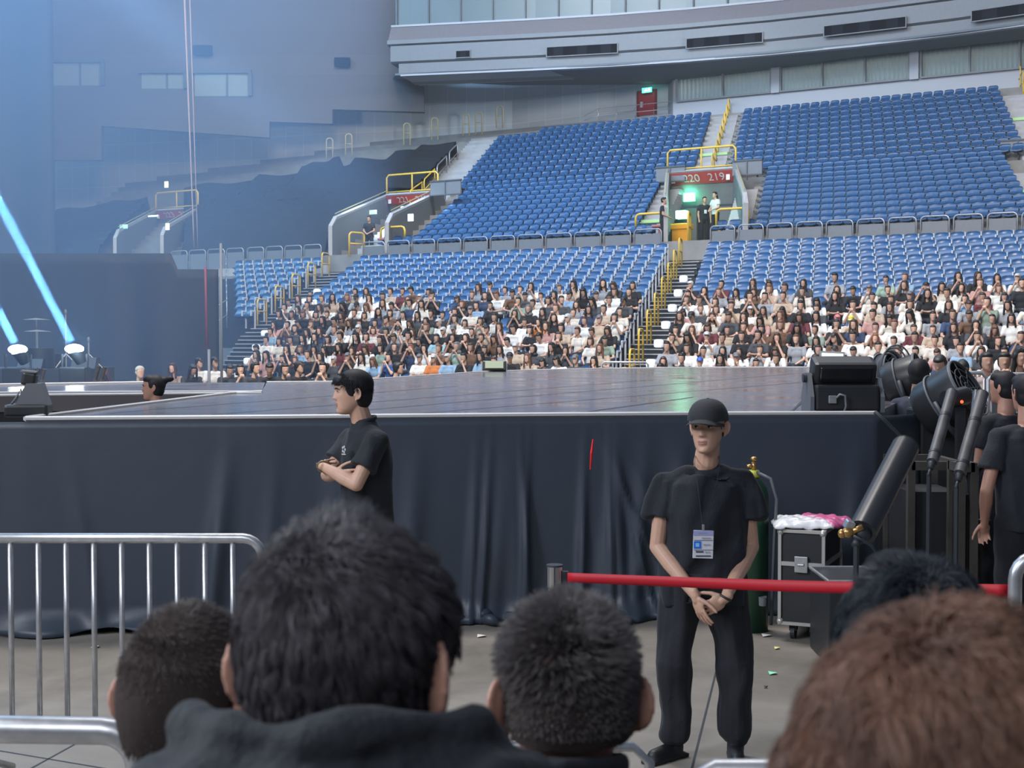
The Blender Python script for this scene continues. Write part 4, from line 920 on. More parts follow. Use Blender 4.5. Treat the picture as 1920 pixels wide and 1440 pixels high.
    if shoes:
        for s_ in 'LR':
            n_ = Vector(J['an'+s_]); a = J.get('toe'+s_, 0.0); dr_ = Vector((math.sin(a), -math.cos(a), 0)); b = MB(); b.cap((n_.x, n_.y+0.01, 0.04), (n_.x+dr_.x*0.15, n_.y+dr_.y*0.15, 0.035), 0.042, 0.036, 12); b.cap((n_.x, n_.y, 0.1), (n_.x, n_.y, 0.05), 0.042, 0.045, 10); b.box((n_.x+dr_.x*0.07, n_.y+dr_.y*0.07, 0.011), (0.085, 0.27, 0.022), (0, 0, a))
            link('shoe', baked(b, 0.008, 4, 0.5, M_shoe, 'shoe'), o)
    return o, H, M3
def strands(name, roots, dirs, lens, parent, m, rad=0.0009, seg=5, grav=0.3, jit=0.12, comb=None, seed=0, curl=0.0, keep=None, clump=0):
    """many tapered hairs as one mesh. keep(p)->p pushes points out of the skull"""
    rs = np.random.RandomState(seed); n = len(roots); P = np.array(roots, float); P0_ = P.copy(); D = np.array(dirs, float); D /= np.linalg.norm(D, axis=1)[:, None]; L_ = np.array(lens, float)
    step = L_/seg; pts = [P.copy()]; ph = rs.uniform(0, 6.28, n)
    for k in range(seg):
        D = D+np.array([0, 0, -grav])/seg*2+rs.normal(scale=jit, size=(n, 3))
        if comb is not None: D = D+comb(P, k)/seg
        if curl: D = D+curl*np.stack([np.cos(ph+k*1.3), np.sin(ph*1.7+k*1.1), np.sin(ph+k*1.6)], 1)
        D /= np.linalg.norm(D, axis=1)[:, None]; P = P+D*step[:, None]
        if keep is not None: P = keep(P)
        pts.append(P.copy())
    pts = np.array(pts)
    if clump:
        nc = max(8, n//clump); ci = rs.choice(n, nc, replace=False); cp = P0_[ci]; idx = np.empty(n, int)
        for a_ in range(0, n, 2000): idx[a_:a_+2000] = ((P0_[a_:a_+2000, None]-cp[None])**2).sum(2).argmin(1)
        for k in range(1, seg+1): pts[k] += (pts[k][ci[idx]]-pts[k])*(0.75*(k/seg)**1.2)
    V = np.zeros((n, seg+1, 3, 3)); rr = rad*rs.uniform(0.7, 1.3, n)
    for k in range(seg+1):
        t = pts[min(k+1, seg)]-pts[max(k-1, 0)]; t /= (np.linalg.norm(t, axis=1)[:, None]+1e-9); u_ = np.cross(t, [0.3, 0.5, 0.8]); u_ /= (np.linalg.norm(u_, axis=1)[:, None]+1e-9); w = np.cross(t, u_)
        r = (rr*(1.0-0.85*(k/seg)**1.5))[:, None]
        for q in range(3): a = 2*math.pi*q/3; V[:, k, q] = pts[k]+(u_*math.cos(a)+w*math.sin(a))*r
    V = V.reshape(-1, 3); base = (np.arange(n)*(seg+1)*3)[:, None, None]; F_ = []
    for k in range(seg):
        for q in range(3): F_.append([k*3+q, k*3+(q+1) % 3, (k+1)*3+(q+1) % 3, (k+1)*3+q])
    F_ = (np.array(F_)[None]+base).reshape(-1, 4)
    me = bpy.data.meshes.new(name); me.vertices.add(len(V)); me.vertices.foreach_set('co', V.ravel()); me.loops.add(F_.size); me.loops.foreach_set('vertex_index', F_.ravel().astype(np.int32)); me.polygons.add(len(F_)); me.polygons.foreach_set('loop_start', np.arange(0, F_.size, 4, dtype=np.int32)); me.polygons.foreach_set('loop_total', np.full(len(F_), 4, np.int32)); me.update(calc_edges=True)
    me.materials.append(m); me.polygons.foreach_set('use_smooth', [True]*len(me.polygons)); return link(name, me, parent)
def scalp(n, k, seed, lo=-0.4, front=0.25, nape=-0.55, ear=True):
    """random points on the head surface in head space (face -Y) with normals; only where hair grows"""
    rs = np.random.RandomState(seed); out = []; nr = []
    T = [-1, -0.97, -0.88, -0.7, -0.45, -0.1, 0.3, 0.6, 0.82, 0.94, 1]; Wd = [0, .020, .036, .050, .061, .070, .076, .071, .052, .030, 0]; Fr = [0.040, .070, .084, .088, .087, .090, .095, .086, .060, .035, 0]; Bk = [-0.035, -.012, 0.010, .040, .075, .092, .102, .093, .066, .038, 0]
    while len(out) < n:
        d = rs.normal(size=3); d /= np.linalg.norm(d); t = d[2]; a = math.atan2(d[1], d[0])
        back = d[1]/(math.hypot(d[0], d[1])+1e-9)      # 1 at the back, -1 at the face
        lim = nape if back > 0.3 else (nape+(0.3-back)/0.3*(0.0-nape) if back > 0 else (0.0+(-back)*0.55))
        if t < lim: continue
        if ear and ((t < 0.16 and -0.42 < back < 0.30) or (t < 0.34 and back < 0.12)): continue
        w = ip(t, T, Wd); f = ip(t, T, Fr); b = ip(t, T, Bk); cy = (b-f)/2; hy = (b+f)/2
        p = np.array([w*math.cos(a), cy+hy*math.sin(a), t*0.118]); nn = np.array([d[0]/0.8, d[1]/1.0, d[2]*0.9]); nn /= np.linalg.norm(nn); out.append(p*k); nr.append(nn)
    return np.array(out), np.array(nr)
# ---------------- the seated crowd ----------------
M_cs = mat('crowd_skin', (0.5, 0.3, 0.22), 0.55, objcol=True, noise=0.05, nscale=15); M_ct = mat('crowd_top', (0.5, 0.5, 0.5), 0.85, objcol=True, noise=0.14, nscale=9); M_ch = mat('crowd_hair', (0.02, 0.02, 0.02), 0.5, objcol=True); M_cl = mat('crowd_trousers', (0.03, 0.035, 0.05), 0.85, noise=0.2, nscale=5)
def crowd_body(pose):
    lean = {'lap': 0.03, 'phone': 0.0, 'chin': -0.05, 'crossed': 0.0, 'down': -0.10, 'eyes': -0.02, 'side': 0.0}[pose]
    sh = {s_: Vector((s_*0.185, 0.06+lean, 1.0)) for s_ in (-1, 1)}; H = Vector((0.0, lean-0.02, 1.245)); hr = Euler((0.45 if pose == 'down' else (0.12 if pose in ('lap', 'chin') else 0), 0, 0.35 if pose == 'side' else 0)).to_matrix()
    if pose == 'down': H += Vector((0, -0.05, -0.03))
    P = {'lap': ((0.25, -0.06, 0.74), (0.08, -0.26, 0.62)), 'phone': ((0.20, -0.14, 0.80), (0.045, -0.19, 1.08)), 'chin': ((0.20, -0.20, 0.76), (0.05, -0.16, 1.08)), 'crossed': ((0.25, -0.05, 0.76), (-0.08, -0.20, 0.80)), 'down': ((0.24, -0.16, 0.74), (0.07, -0.34, 0.70)), 'eyes': ((0.24, -0.12, 0.88), (0.10, -0.12, 1.16)), 'side': ((0.25, -0.06, 0.74), (0.12, -0.30, 0.60))}[pose]
    sk = MB(); head_mb(sk, H, hr, 1.0, 20, 16, face=True); sk.cap(H+Vector((0, 0.03, -0.06)), (0, 0.05+lean, 1.03), 0.05, 0.055, 8)
    tp = MB(); tp.ell((0, 0.06+lean, 0.99), (0.21, 0.095, 0.07)); tp.ell((0, 0.06+lean*0.7, 0.86), (0.185, 0.12, 0.16)); tp.ell((0, 0.07, 0.68), (0.17, 0.125, 0.18))
    for s_ in (-1, 1):
        el = Vector((s_*P[0][0], P[0][1]+lean, P[0][2])); wr_ = Vector((s_*P[1][0], P[1][1]+lean, P[1][2]))
        if pose == 'chin' and s_ < 0: el = Vector((-0.25, -0.06, 0.74)); wr_ = Vector((0.05, -0.2, 0.70))
        sk.cap(sh[s_].lerp(el, 0.45), el, 0.042, 0.038, 8); sk.cap(el, wr_, 0.038, 0.026, 8); sk.ell(wr_+(wr_-el).normalized()*0.05, (0.036, 0.036, 0.045), None, 8, 6)
        tp.cap(sh[s_], sh[s_].lerp(el, 0.62), 0.066, 0.068, 10)
    lg = MB(); lg.ell((0, 0.04, 0.55), (0.18, 0.15, 0.11))
    for s_ in (-1, 1): lg.cap((s_*0.09, 0.02, 0.54), (s_*0.14, -0.42, 0.56), 0.088, 0.068, 8); lg.cap((s_*0.14, -0.42, 0.55), (s_*0.13, -0.40, 0.12), 0.066, 0.05, 8); lg.cap((s_*0.13, -0.40, 0.06), (s_*0.13, -0.55, 0.05), 0.045, 0.04, 8)
    return (baked(sk, 0.014, 2, 0.5, M_cs, 'body'), baked(tp, 0.022, 3, 0.5, M_ct, 'shirt'), baked(lg, 0.024, 3, 0.5, M_cl, 'trousers'), H, hr)
def crowd_hair(kind, H, hr):
    b = MB(); M = hr
    def q(x, y, z): return H+M @ Vector((x, y, z))
    b.ell(q(0, 0.022, 0.035), (0.088, 0.098, 0.098), M, 14, 10); b.ell(q(0, -0.026, 0.080), (0.074, 0.066, 0.048), M, 12, 8)
    if kind == 'short': b.ell(q(0, 0.035, -0.01), (0.083, 0.075, 0.085), M); b.ell(q(0.0, -0.06, 0.085), (0.062, 0.035, 0.03), M)
    elif kind == 'long':
        b.ell(q(0, 0.05, -0.05), (0.095, 0.062, 0.13), M)
        for s_ in (-1, 1): b.cap(q(s_*0.075, -0.02, 0.03), q(s_*0.098, -0.03, -0.22), 0.028, 0.03, 8); b.cap(q(s_*0.03, -0.065, 0.10), q(s_*0.078, -0.05, 0.0), 0.022, 0.02, 8)
        b.cap(q(0, 0.075, -0.05), q(0, 0.09, -0.26), 0.07, 0.075, 8)
    elif kind == 'bob':
        for s_ in (-1, 1): b.cap(q(s_*0.075, -0.015, 0.03), q(s_*0.085, -0.03, -0.09), 0.026, 0.03, 8)
        b.ell(q(0, 0.05, -0.04), (0.092, 0.065, 0.10), M); b.ell(q(0, -0.07, 0.075), (0.065, 0.025, 0.03), M)
    elif kind == 'tied': b.ell(q(0, 0.04, -0.02), (0.08, 0.07, 0.08), M); b.ell(q(0, 0.12, 0.04), (0.04, 0.045, 0.045), M)
    elif kind == 'cap': b.ell(q(0, 0.02, 0.05), (0.092, 0.102, 0.085), M); b.ell(q(0, -0.10, 0.055), (0.07, 0.065, 0.012), M); b.ell(q(0, 0.05, -0.02), (0.078, 0.055, 0.07), M)
    elif kind == 'hood': b.ell(q(0, 0.05, 0.0), (0.115, 0.10, 0.135), M); b.ell(q(0, 0.06, -0.15), (0.13, 0.08, 0.07), M)
    # cut away the face opening
    me = baked(b, 0.013, 2, 0.5, M_ch, 'hair')
    Mi = M.inverted(); rm = []
    bm = bmesh.new(); bm.from_mesh(me)
    for f in bm.faces:
        c = Mi @ (f.calc_center_median()-H)
        if c.y < -0.03 and c.z < 0.052 and abs(c.x) < 0.058 and kind != 'none': rm.append(f)
    bmesh.ops.delete(bm, geom=rm, context='FACES'); bm.to_mesh(me); bm.free(); return me
POSES = ['lap', 'phone', 'chin', 'crossed', 'down', 'eyes', 'side']; HK = ['short', 'long', 'bob', 'tied', 'cap', 'hood']
CB = {p: crowd_body(p) for p in POSES}; CH = {(p, h): crowd_hair(h, CB[p][3], CB[p][4]) for p in POSES for h in HK}
TOPS = [('white', (0.80, 0.80, 0.77), 22), ('off-white', (0.68, 0.64, 0.57), 12), ('black', (0.015, 0.016, 0.02), 30), ('dark grey', (0.06, 0.065, 0.075), 9), ('beige', (0.52, 0.41, 0.31), 8), ('light grey', (0.32, 0.34, 0.37), 7), ('brown', (0.14, 0.075, 0.045), 5), ('pale blue', (0.26, 0.40, 0.55), 4), ('dusty pink', (0.48, 0.27, 0.25), 4), ('navy', (0.03, 0.05, 0.11), 4), ('sage green', (0.25, 0.33, 0.27), 2), ('maroon', (0.13, 0.03, 0.04), 2)]
HC = [('black', (0.012, 0.011, 0.012), 62), ('dark brown', (0.045, 0.024, 0.016), 26), ('brown', (0.13, 0.06, 0.035), 10), ('reddish', (0.22, 0.08, 0.04), 2)]
def pick(L_): return random.choices(L_, [x[2] for x in L_])[0]
PN = {'lap': 'hands in the lap', 'phone': 'hands raised to the face', 'chin': 'chin on one hand', 'crossed': 'arms crossed', 'down': 'head bowed', 'eyes': 'both hands beside the head', 'side': 'looking to the side'}
HN = {'short': 'short %s hair', 'long': 'long %s hair', 'bob': '%s bobbed hair', 'tied': '%s tied hair', 'cap': '%s cap', 'hood': '%s hood'}
crowd = []
for (p, kind, blk, i, c, oc, s_) in seats:
    if not oc or not vis(p): continue
    if random.random() < (0.30 if i == 8 else 0.06): continue
    crowd.append([p, blk, i, c])
for c, s_ in enumerate(srange(0.0, 12.5, 24)):   # one more row on the floor at the right
    p = PL(s_, 17); 
    if vis(p): crowd.append([p, 'right lower', 17, c])
crowd.sort(key=lambda q: q[0].length)
special = {}
def near(u_, v_, Y, **kw):
    best = min(crowd, key=lambda q: ((q[0].x/q[0].y*2600+960)-u_)**2+((640-2600*(q[0].z+1.2-CAMZ)/q[0].y)-v_)**2); special[id(best)] = kw
near(1010, 600, 0, top=('orange', (0.75, 0.25, 0.03))); near(1600, 598, 0, hk='cap', hc=('yellow', (0.65, 0.55, 0.12))); near(1568, 603, 0, hk='cap', hc=('pink', (0.65, 0.18, 0.20))); near(1312, 672, 0, hk='cap', hc=('blue', (0.03, 0.10, 0.42)), top=('white', (0.62, 0.62, 0.6)))
near(1300, 540, 0, hk='cap', hc=('white', (0.6, 0.6, 0.6))); near(1655, 535, 0, top=('sage green', (0.32, 0.45, 0.36)), hk='short'); near(1600, 440+0, 0); near(825, 640, 0, top=('pale blue', (0.3, 0.48, 0.55))); near(845, 650, 0, top=('sage green', (0.35, 0.48, 0.4))); near(735, 690, 0, top=('blue', (0.04, 0.10, 0.28))); near(825, 700, 0, top=('orange', (0.6, 0.2, 0.06)))
near(1780, 590, 0, top=('navy', (0.04, 0.07, 0.16))); near(1420, 560, 0, hk='short'); near(900, 460, 0)
used_lab = {}
def skinc(): k_ = random.uniform(0.95, 1.4); return (0.50*k_, 0.305*k_, 0.225*k_, 1)
stuffP = []
for n_, q in enumerate(crowd):
    p, blk, i, c = q; sp = special.get(id(q), {})
    pose = random.choices(POSES, [30, 16, 10, 10, 19, 3, 12])[0]; hk = sp.get('hk') or random.choices(HK, [34, 34, 12, 9, 9, 2])[0]; tp = sp.get('top') or pick(TOPS)[:2]; hc = sp.get('hc') or (pick(HC)[:2] if hk not in ('cap', 'hood') else random.choice([('black', (0.015, 0.015, 0.018)), ('black', (0.015, 0.015, 0.018)), ('white', (0.5, 0.5, 0.5)), ('grey', (0.15, 0.15, 0.16))]))
    rz = RZ+random.uniform(-0.3, 0.3)+0.12; sc = random.uniform(0.93, 1.06); loc = p+n2*random.uniform(-0.06, 0.04)+e2*random.uniform(-0.05, 0.05)
    rec = (CB[pose], CH[(pose, hk)], loc, rz, sc, skinc(), tp[1], hc[1])
    if n_ >= 296: stuffP.append(rec); continue
    rowt = 'row %s from the top of the crowd' % ORD[i-7]
    lab = '%s top, %s, %s, crowd row %d, seat %d, %s' % (tp[0], HN[hk] % hc[0], {'lap': 'hands in lap', 'phone': 'hands at face', 'chin': 'chin propped', 'crossed': 'arms crossed', 'down': 'head bowed', 'eyes': 'hands beside head', 'side': 'looking sideways'}[pose], i-7, c+1, blk.split()[0])
    b = link('person', CB[pose][0]); b.location = loc; b.rotation_euler = (0, 0, rz); b.scale = (sc, sc, sc); b.color = rec[5]; tag(b, lab, 'person', 'seated crowd, %s block' % blk.split()[0])
    h = link('hair' if hk not in ('cap', 'hood') else hk, rec[1], b); h.color = tuple(hc[1])+(1,)
    t = link('shirt', CB[pose][1], b); t.color = tuple(tp[1])+(1,); l_ = link('trousers', CB[pose][2], b)
# the farthest people as one object
VV = []; FF = []; CC = []; off = 0
cache = {}
for (cb, ch, loc, rz, sc, sk, tp, hc) in stuffP:
    for me, colr in ((cb[0], sk[:3]), (cb[1], tp), (ch, hc), (cb[2], (0.03, 0.035, 0.05))):
        if me.name not in cache: cache[me.name] = (np.array([v.co[:] for v in me.vertices]), [tuple(f.vertices) for f in me.polygons])
        V, Fc = cache[me.name]; a, b_ = math.cos(rz)*sc, math.sin(rz)*sc; R = np.array([[a, -b_, 0], [b_, a, 0], [0, 0, sc]]); VV.append(V @ R.T+np.array(loc[:])); FF += [tuple(off+x for x in f) for f in Fc]; CC.append(np.tile(np.array(tuple(colr)+(1,)), (len(V), 1))); off += len(V)
if VV:
    me = bpy.data.meshes.new('seated_crowd'); me.from_pydata(np.vstack(VV).tolist(), [], FF); at = me.color_attributes.new('tint', 'FLOAT_COLOR', 'POINT'); at.data.foreach_set('color', np.vstack(CC).ravel()); me.materials.append(mat('crowd_tint', (0.5, 0.5, 0.5), 0.7, attr='tint'))
    me.polygons.foreach_set('use_smooth', [True]*len(me.polygons)); o = link('seated_crowd', me); tag(o, 'the farther seated people of the crowd, far rows of the left block', 'crowd', kind='stuff')
# loose heads on the floor left of the stage
k = 0
for (u_, v_, Y, pose, hk, tp, hc, rz, lab) in ((325, 690, 33, 'side', 'long', (0.3, 0.2, 0.15), (0.05, 0.025, 0.018), -0.6, 'person with brown hair behind the runway, right of the ponytail'), (358, 690, 31, 'down', 'long', (0.02, 0.02, 0.02), (0.02, 0.02, 0.02), 0.5, 'dark haired person bowing beside the white scarf, behind the runway'), (373, 680, 33, 'side', 'cap', (0.6, 0.6, 0.58), (0.015, 0.015, 0.018), 0.6, 'person in white with a black cap behind the runway, left of the pole'), (403, 679, 31, 'side', 'cap', (0.6, 0.6, 0.6), (0.015, 0.015, 0.018), 0.3, 'person in white top and black cap just left of the scaffold pole'), (428, 690, 30, 'down', 'short', (0.02, 0.02, 0.02), (0.02, 0.02, 0.02), 0.4, 'person in black with head bowed right of the scaffold pole'), (450, 693, 29, 'phone', 'bob', (0.02, 0.02, 0.025), (0.012, 0.012, 0.012), 0.4, 'person with black bob and phone beside the stage'), (478, 690, 28.5, 'side', 'short', (0.04, 0.04, 0.05), (0.012, 0.012, 0.012), 0.7, 'big dark haired person turned right in front of the left stair'), (505, 688, 28, 'down', 'short', (0.02, 0.022, 0.03), (0.012, 0.012, 0.012), 0.2, 'person in black right behind the stage left of guards'), (532, 692, 28.5, 'chin', 'short', (0.015, 0.015, 0.02), (0.03, 0.02, 0.015), 0.5, 'person chin in hand behind the stage edge'), (560, 688, 28, 'side', 'cap', (0.02, 0.02, 0.025), (0.02, 0.02, 0.025), 0.8, 'person in black cap facing right behind the stage edge'), (606, 690, 28, 'phone', 'short', (0.03, 0.03, 0.03), (0.012, 0.012, 0.012), -0.2, 'person holding a phone behind the guard with crossed arms'), (745, 690, 27.5, 'side', 'short', (0.035, 0.045, 0.06), (0.012, 0.012, 0.012), 1.2, 'dark haired person in profile right behind the far stage edge'), (203, 698, 30, 'down', 'long', (0.1, 0.06, 0.05), (0.08, 0.035, 0.03), -0.3, 'dim reddish haired person beside the black tubes at the far left')):
    loc = G(u_, v_, Y); loc.z = max(0.0, loc.z-1.25); b = link('person', CB[pose][0]); b.location = loc; b.rotation_euler = (0, 0, rz); b.color = skinc(); tag(b, lab, 'person')
    h = link('hair' if hk != 'cap' else 'cap', CH[(pose, hk)], b); h.color = hc+(1,); t = link('shirt', CB[pose][1], b); t.color = tp+(1,); link('trousers', CB[pose][2], b)
    if loc.z > 0.02:
        f = MB(); f.box((0, 0.05, 0.44-0.22), (0.42, 0.4, 0.42)); x = f.build('stool', M_dark, None); x.location = loc; x.scale = (1, 1, 1); x['label'] = 'dark stool under the '+lab[:60].split(' behind')[0].split(' beside')[0]; x['category'] = 'stool'
        g = MB(); g.box((0, 0, loc.z/2), (1.0, 1.0, loc.z)); y = g.build('floor_platform', M_dark); y.location = (loc.x, loc.y, 0); struct(y, 'low dark platform')
        y.location.z = 0
# ---------------- staff and foreground people ----------------
def Rz(a): return Euler((0, 0, a)).to_matrix()
def Rxz(p, a): return (Euler((0, 0, a)).to_matrix() @ Euler((p, 0, 0)).to_matrix())
M_hbase = mat('hair_base', (0.050, 0.040, 0.038), 0.9, spec=0.1)
def hairdo(o, H, M3, n, k, ln, seed, m, rad, nape=-0.6, grav=0.35, jit=0.12, lift=0.35, whorl=(0, 0.05, 0.11), curl=0.0, seg=5, shell=0.012, nsh=None, top_ln=None, side=None, hold=0.006, name='hair', flow=1.0, hmax=(0.03, 0.05), clump=22):
    P, Nn = scalp(n, k, seed, nape=nape); M = np.array([list(r) for r in M3]); Hn = np.array(H[:]); rs = np.random.RandomState(seed+1)
    w = np.array(whorl)*k; near_ = P[np.linalg.norm(P-w, axis=1) < 0.035*k]; nn_ = Nn[np.linalg.norm(P-w, axis=1) < 0.035*k]
    if len(near_): P = np.vstack([P]+[near_+rs.normal(scale=0.004, size=near_.shape) for _ in range(3)]); Nn = np.vstack([Nn]+[nn_]*3); n = len(P)
    nearw = np.clip(1-np.linalg.norm(P-w, axis=1)/(0.04*k), 0, 1)[:, None]
    d = P-w; d -= Nn*(d*Nn).sum(1)[:, None]; d /= (np.linalg.norm(d, axis=1)[:, None]+1e-6); sw = np.cross(Nn, d); D = Nn*lift+d*flow*(1-0.5*nearw)+sw*0.25+rs.normal(scale=0.08, size=P.shape)+nearw*rs.normal(scale=0.7, size=P.shape)
    t = np.clip(P[:, 2]/(0.118*k), -1, 1); L_ = np.interp(t, [-0.6, -0.2, 0.2, 0.7, 1], ln)*rs.uniform(0.75, 1.15, n)
    c0 = np.array([0, 0.003, 0])*k; R_ = np.array([0.078, 0.097, 0.120])*k
    Mi = M.T
    def keep(Q):
        q = (Q-Hn) @ M-c0; r = np.sqrt(((q/R_)**2).sum(1)); up = np.clip((q[:, 2]/k+0.07)/0.14, 0, 1); lo = 1.0+hold/0.09; hi = 1.0+(hmax[0]+(hmax[1]-hmax[0])*up)/0.09*rs2
        f = np.clip(r, lo, np.maximum(hi, lo))/np.maximum(r, 1e-6); return Hn+(q*f[:, None]+c0) @ M.T
    rs2 = rs.uniform(0.75, 1.1, n)
    # base shell of hair under the strands
    b = MB(); b.ell(H+M3 @ (Vector((0, 0.006, 0.008))*k), ((0.076+shell)*k, (0.094+shell)*k, (0.112+shell)*k), M3, 28, 20); me = baked(b, 0.006, 2, 0.4, M_hbase, 'hair'); bm = bmesh.new(); bm.from_mesh(me); Mi3 = M3.inverted()
    rm = [f for f in bm.faces if (lambda c: (c.y < 0.0 and c.z < 0.055*k+c.y*0.0) or c.z < (nape if nsh is None else nsh)*0.118*k+max(0, 0.03-c.y)*0.6 or (abs(c.x) > 0.055*k and c.y < 0.040*k and c.z < 0.020*k))(Mi3 @ (f.calc_center_median()-H))]
    bmesh.ops.delete(bm, geom=rm, context='FACES'); bm.to_mesh(me); bm.free()
    hs = link(name, me, o)
    s = strands('strands', Hn+P @ M.T, D @ M.T, L_, hs, m, rad, seg, grav, jit, seed=seed+2, keep=keep, curl=curl, clump=clump); return hs
def dome_cap(o, H, M3, k=1.0):
    b = MB(); vs = []; fs = []; nu, nv = 40, 12
    for i in range(nv+1):
        ph = math.pi/2*i/nv
        for q in range(nu):
            a = 2*math.pi*q/nu; seam = 1+0.012*abs(math.cos(3*a))**8
            vs.append(Vector((0.092*math.cos(a)*math.cos(ph)**0.8*seam, 0.008+0.108*math.sin(a)*math.cos(ph)**0.8*seam, 0.034+0.096*math.sin(ph)**1.0)))
    for i in range(nv):
        for q in range(nu): a = i*nu+q; b_ = i*nu+(q+1) % nu; fs.append((a, b_, b_+nu, a+nu))
    b.add([H+M3 @ (p*k) for p in vs], fs); b.ell(H+M3 @ (Vector((0, 0.008, 0.130))*k), (0.008, 0.008, 0.004))
    cap = b.build('cap', M_cap, o, smooth=True); b = MB(); rows = []
    for i in range(7):
        f = i/6; row = []
        for q in range(17):
            g = q/16*2-1; a = math.asin(max(-1, min(1, g*0.97))); x = g*0.084; y0 = 0.008-0.105*math.cos(a)*1.0; y = y0-f*0.078*math.sqrt(max(0, 1-abs(g)**2.6)); z = 0.046-f*0.010-0.026*g*g
            row.append(H+M3 @ (Vector((x, y, z))*k))
        rows.append(row)
    b.grid(rows, (0, 0, -0.004)); b.build('brim', M_cap, cap, smooth=True); return cap
M_cap = mat('black_cap', (0.02, 0.022, 0.027), 0.8, bump=0.1, bscale=80, sheen=0.05)
# --- guard with the cap ---
Yg = 6.78; gx = G(1318, 1430, Yg).x; lp = (gx, Yg, 0)
Jg = dict(head=(0.012, -0.03, 1.640), hrot=Rxz(0.04, -0.42), hk=1.06, neck=(0.012, 0.02, 1.462), shL=(-0.185, 0.02, 1.375), shR=(0.195, 0.02, 1.375), elL=(-0.225, 0.02, 1.05), wrL=(-0.065, -0.185, 0.845), elR=(0.235, 0.02, 1.05), wrR=(0.075, -0.20, 0.835),
          hdL=(0.30, -0.12, -1), hnL=(0.8, 0.5, 0.2), cuL=0.22, tsL=1, hdR=(-0.85, -0.05, -0.5), hnR=(-0.35, 0.85, -0.1), cuR=0.5, tsR=-1, hiL=(-0.095, 0.03, 0.88), hiR=(0.105, 0.03, 0.88), knL=(-0.135, 0.0, 0.49), knR=(0.155, 0.0, 0.49), anL=(-0.135, 0.03, 0.10), anR=(0.165, 0.03, 0.10), toeL=-0.85, toeR=-0.1)
o, H, M3 = figure('person', 'guard in black cap and T-shirt with white badge, hands clasped behind the red belt', lp, 0, Jg, vox=0.0052, seed=4, wr=0.019, sleeve=0.56, girth=1.17, hem=0.19, skinvox=0.0038)
dome_cap(o, H, M3, 1.08)
b = MB(); b.ell(H+M3 @ Vector((0, 0.03, 0.0)), (0.083, 0.082, 0.078), M3, 20, 14)
for s_ in (-1, 1): b.ell(H+M3 @ Vector((s_*0.070, -0.015, 0.012)), (0.006, 0.022, 0.028), M3)
link('hair', baked(b, 0.005, 3, 0.5, M_hairb, 'hair'), o)
M_badge = mat('badge_card', (0.62, 0.64, 0.72), 0.4); bz = 1.092; bx = -0.030; by = -0.192
ly = MB(); ly.ring_tube([(-0.045, 0.0, 1.50), (-0.058, -0.085, 1.46), (-0.05, -0.150, 1.36), (-0.035, -0.182, 1.20), (bx, by+0.002, bz+0.075)], 0.0035, 6, flat=0.4); ly.ring_tube([(0.072, 0.0, 1.50), (0.062, -0.088, 1.45), (0.03, -0.155, 1.34), (-0.015, -0.184, 1.20), (bx, by+0.002, bz+0.075)], 0.0035, 6, flat=0.4)
lan = ly.build('lanyard', mat('lanyard', (0.03, 0.032, 0.04), 0.6), o); b = MB(); b.bbox((bx, by, bz+0.082), (0.012, 0.008, 0.026), b=0.002); b.build('clip', M_steel, lan)
b = MB(); b.bbox((bx, by, bz), (0.097, 0.005, 0.134), (0.0, 0.03, 0), b=0.002); bd = b.build('badge', M_badge, o)
def pl(x, z, w, h, m, nm): q = MB(); q.box((bx+x, by-0.004, bz+z), (w, 0.002, h)); return q.build(nm, m, bd)
pl(0, 0.055, 0.094, 0.022, mat('badge_lilac', (0.32, 0.35, 0.62), 0.5), 'badge_header'); pl(-0.028, -0.002, 0.034, 0.034, mat('badge_blue', (0.01, 0.16, 0.75), 0.4, emit=(0.01, 0.2, 0.9), es=0.0), 'badge_logo'); pl(0.0, 0.020, 0.088, 0.0015, M_darkg, 'badge_line'); pl(0, -0.026, 0.088, 0.0015, M_darkg, 'badge_line'); pl(-0.018, -0.035, 0.036, 0.006, M_dark, 'badge_bar'); pl(0, -0.055, 0.072, 0.005, M_dark, 'badge_bar')
q = MB(); q.box((bx-0.028, by-0.0055, bz-0.002), (0.018, 0.001, 0.018)); q.build('logo_square', mat('badge_light', (0.25, 0.55, 0.95)), bd)
for i_, (x0, z0, n_) in enumerate(((0.005, 0.031, 9), (0.012, -0.001, 7), (0.022, -0.037, 5), (-0.012, 0.055, 9))):
    q = MB(); rs_ = random.Random(i_)
    for t in range(n_): q.box((bx+x0-0.012+t*0.005, by-0.0055, bz+z0), (0.003, 0.001, rs_.uniform(0.003, 0.007)))
    q.build('small_print', mat('print_grey', (0.3, 0.31, 0.36)), bd)['kind'] = 'stuff'
b = MB(); b.ring_tube([Vector(Jg['wrR'])+Vector((0.016*0+0.012*math.cos(a)*2.1, 0.027*math.sin(a), 0.014*math.cos(a)*-1.0+0.005)) for a in [math.pi*2*t/14 for t in range(14)]], 0.006, 6, closed=True); b.build('wristband', M_dark, o, smooth=True)
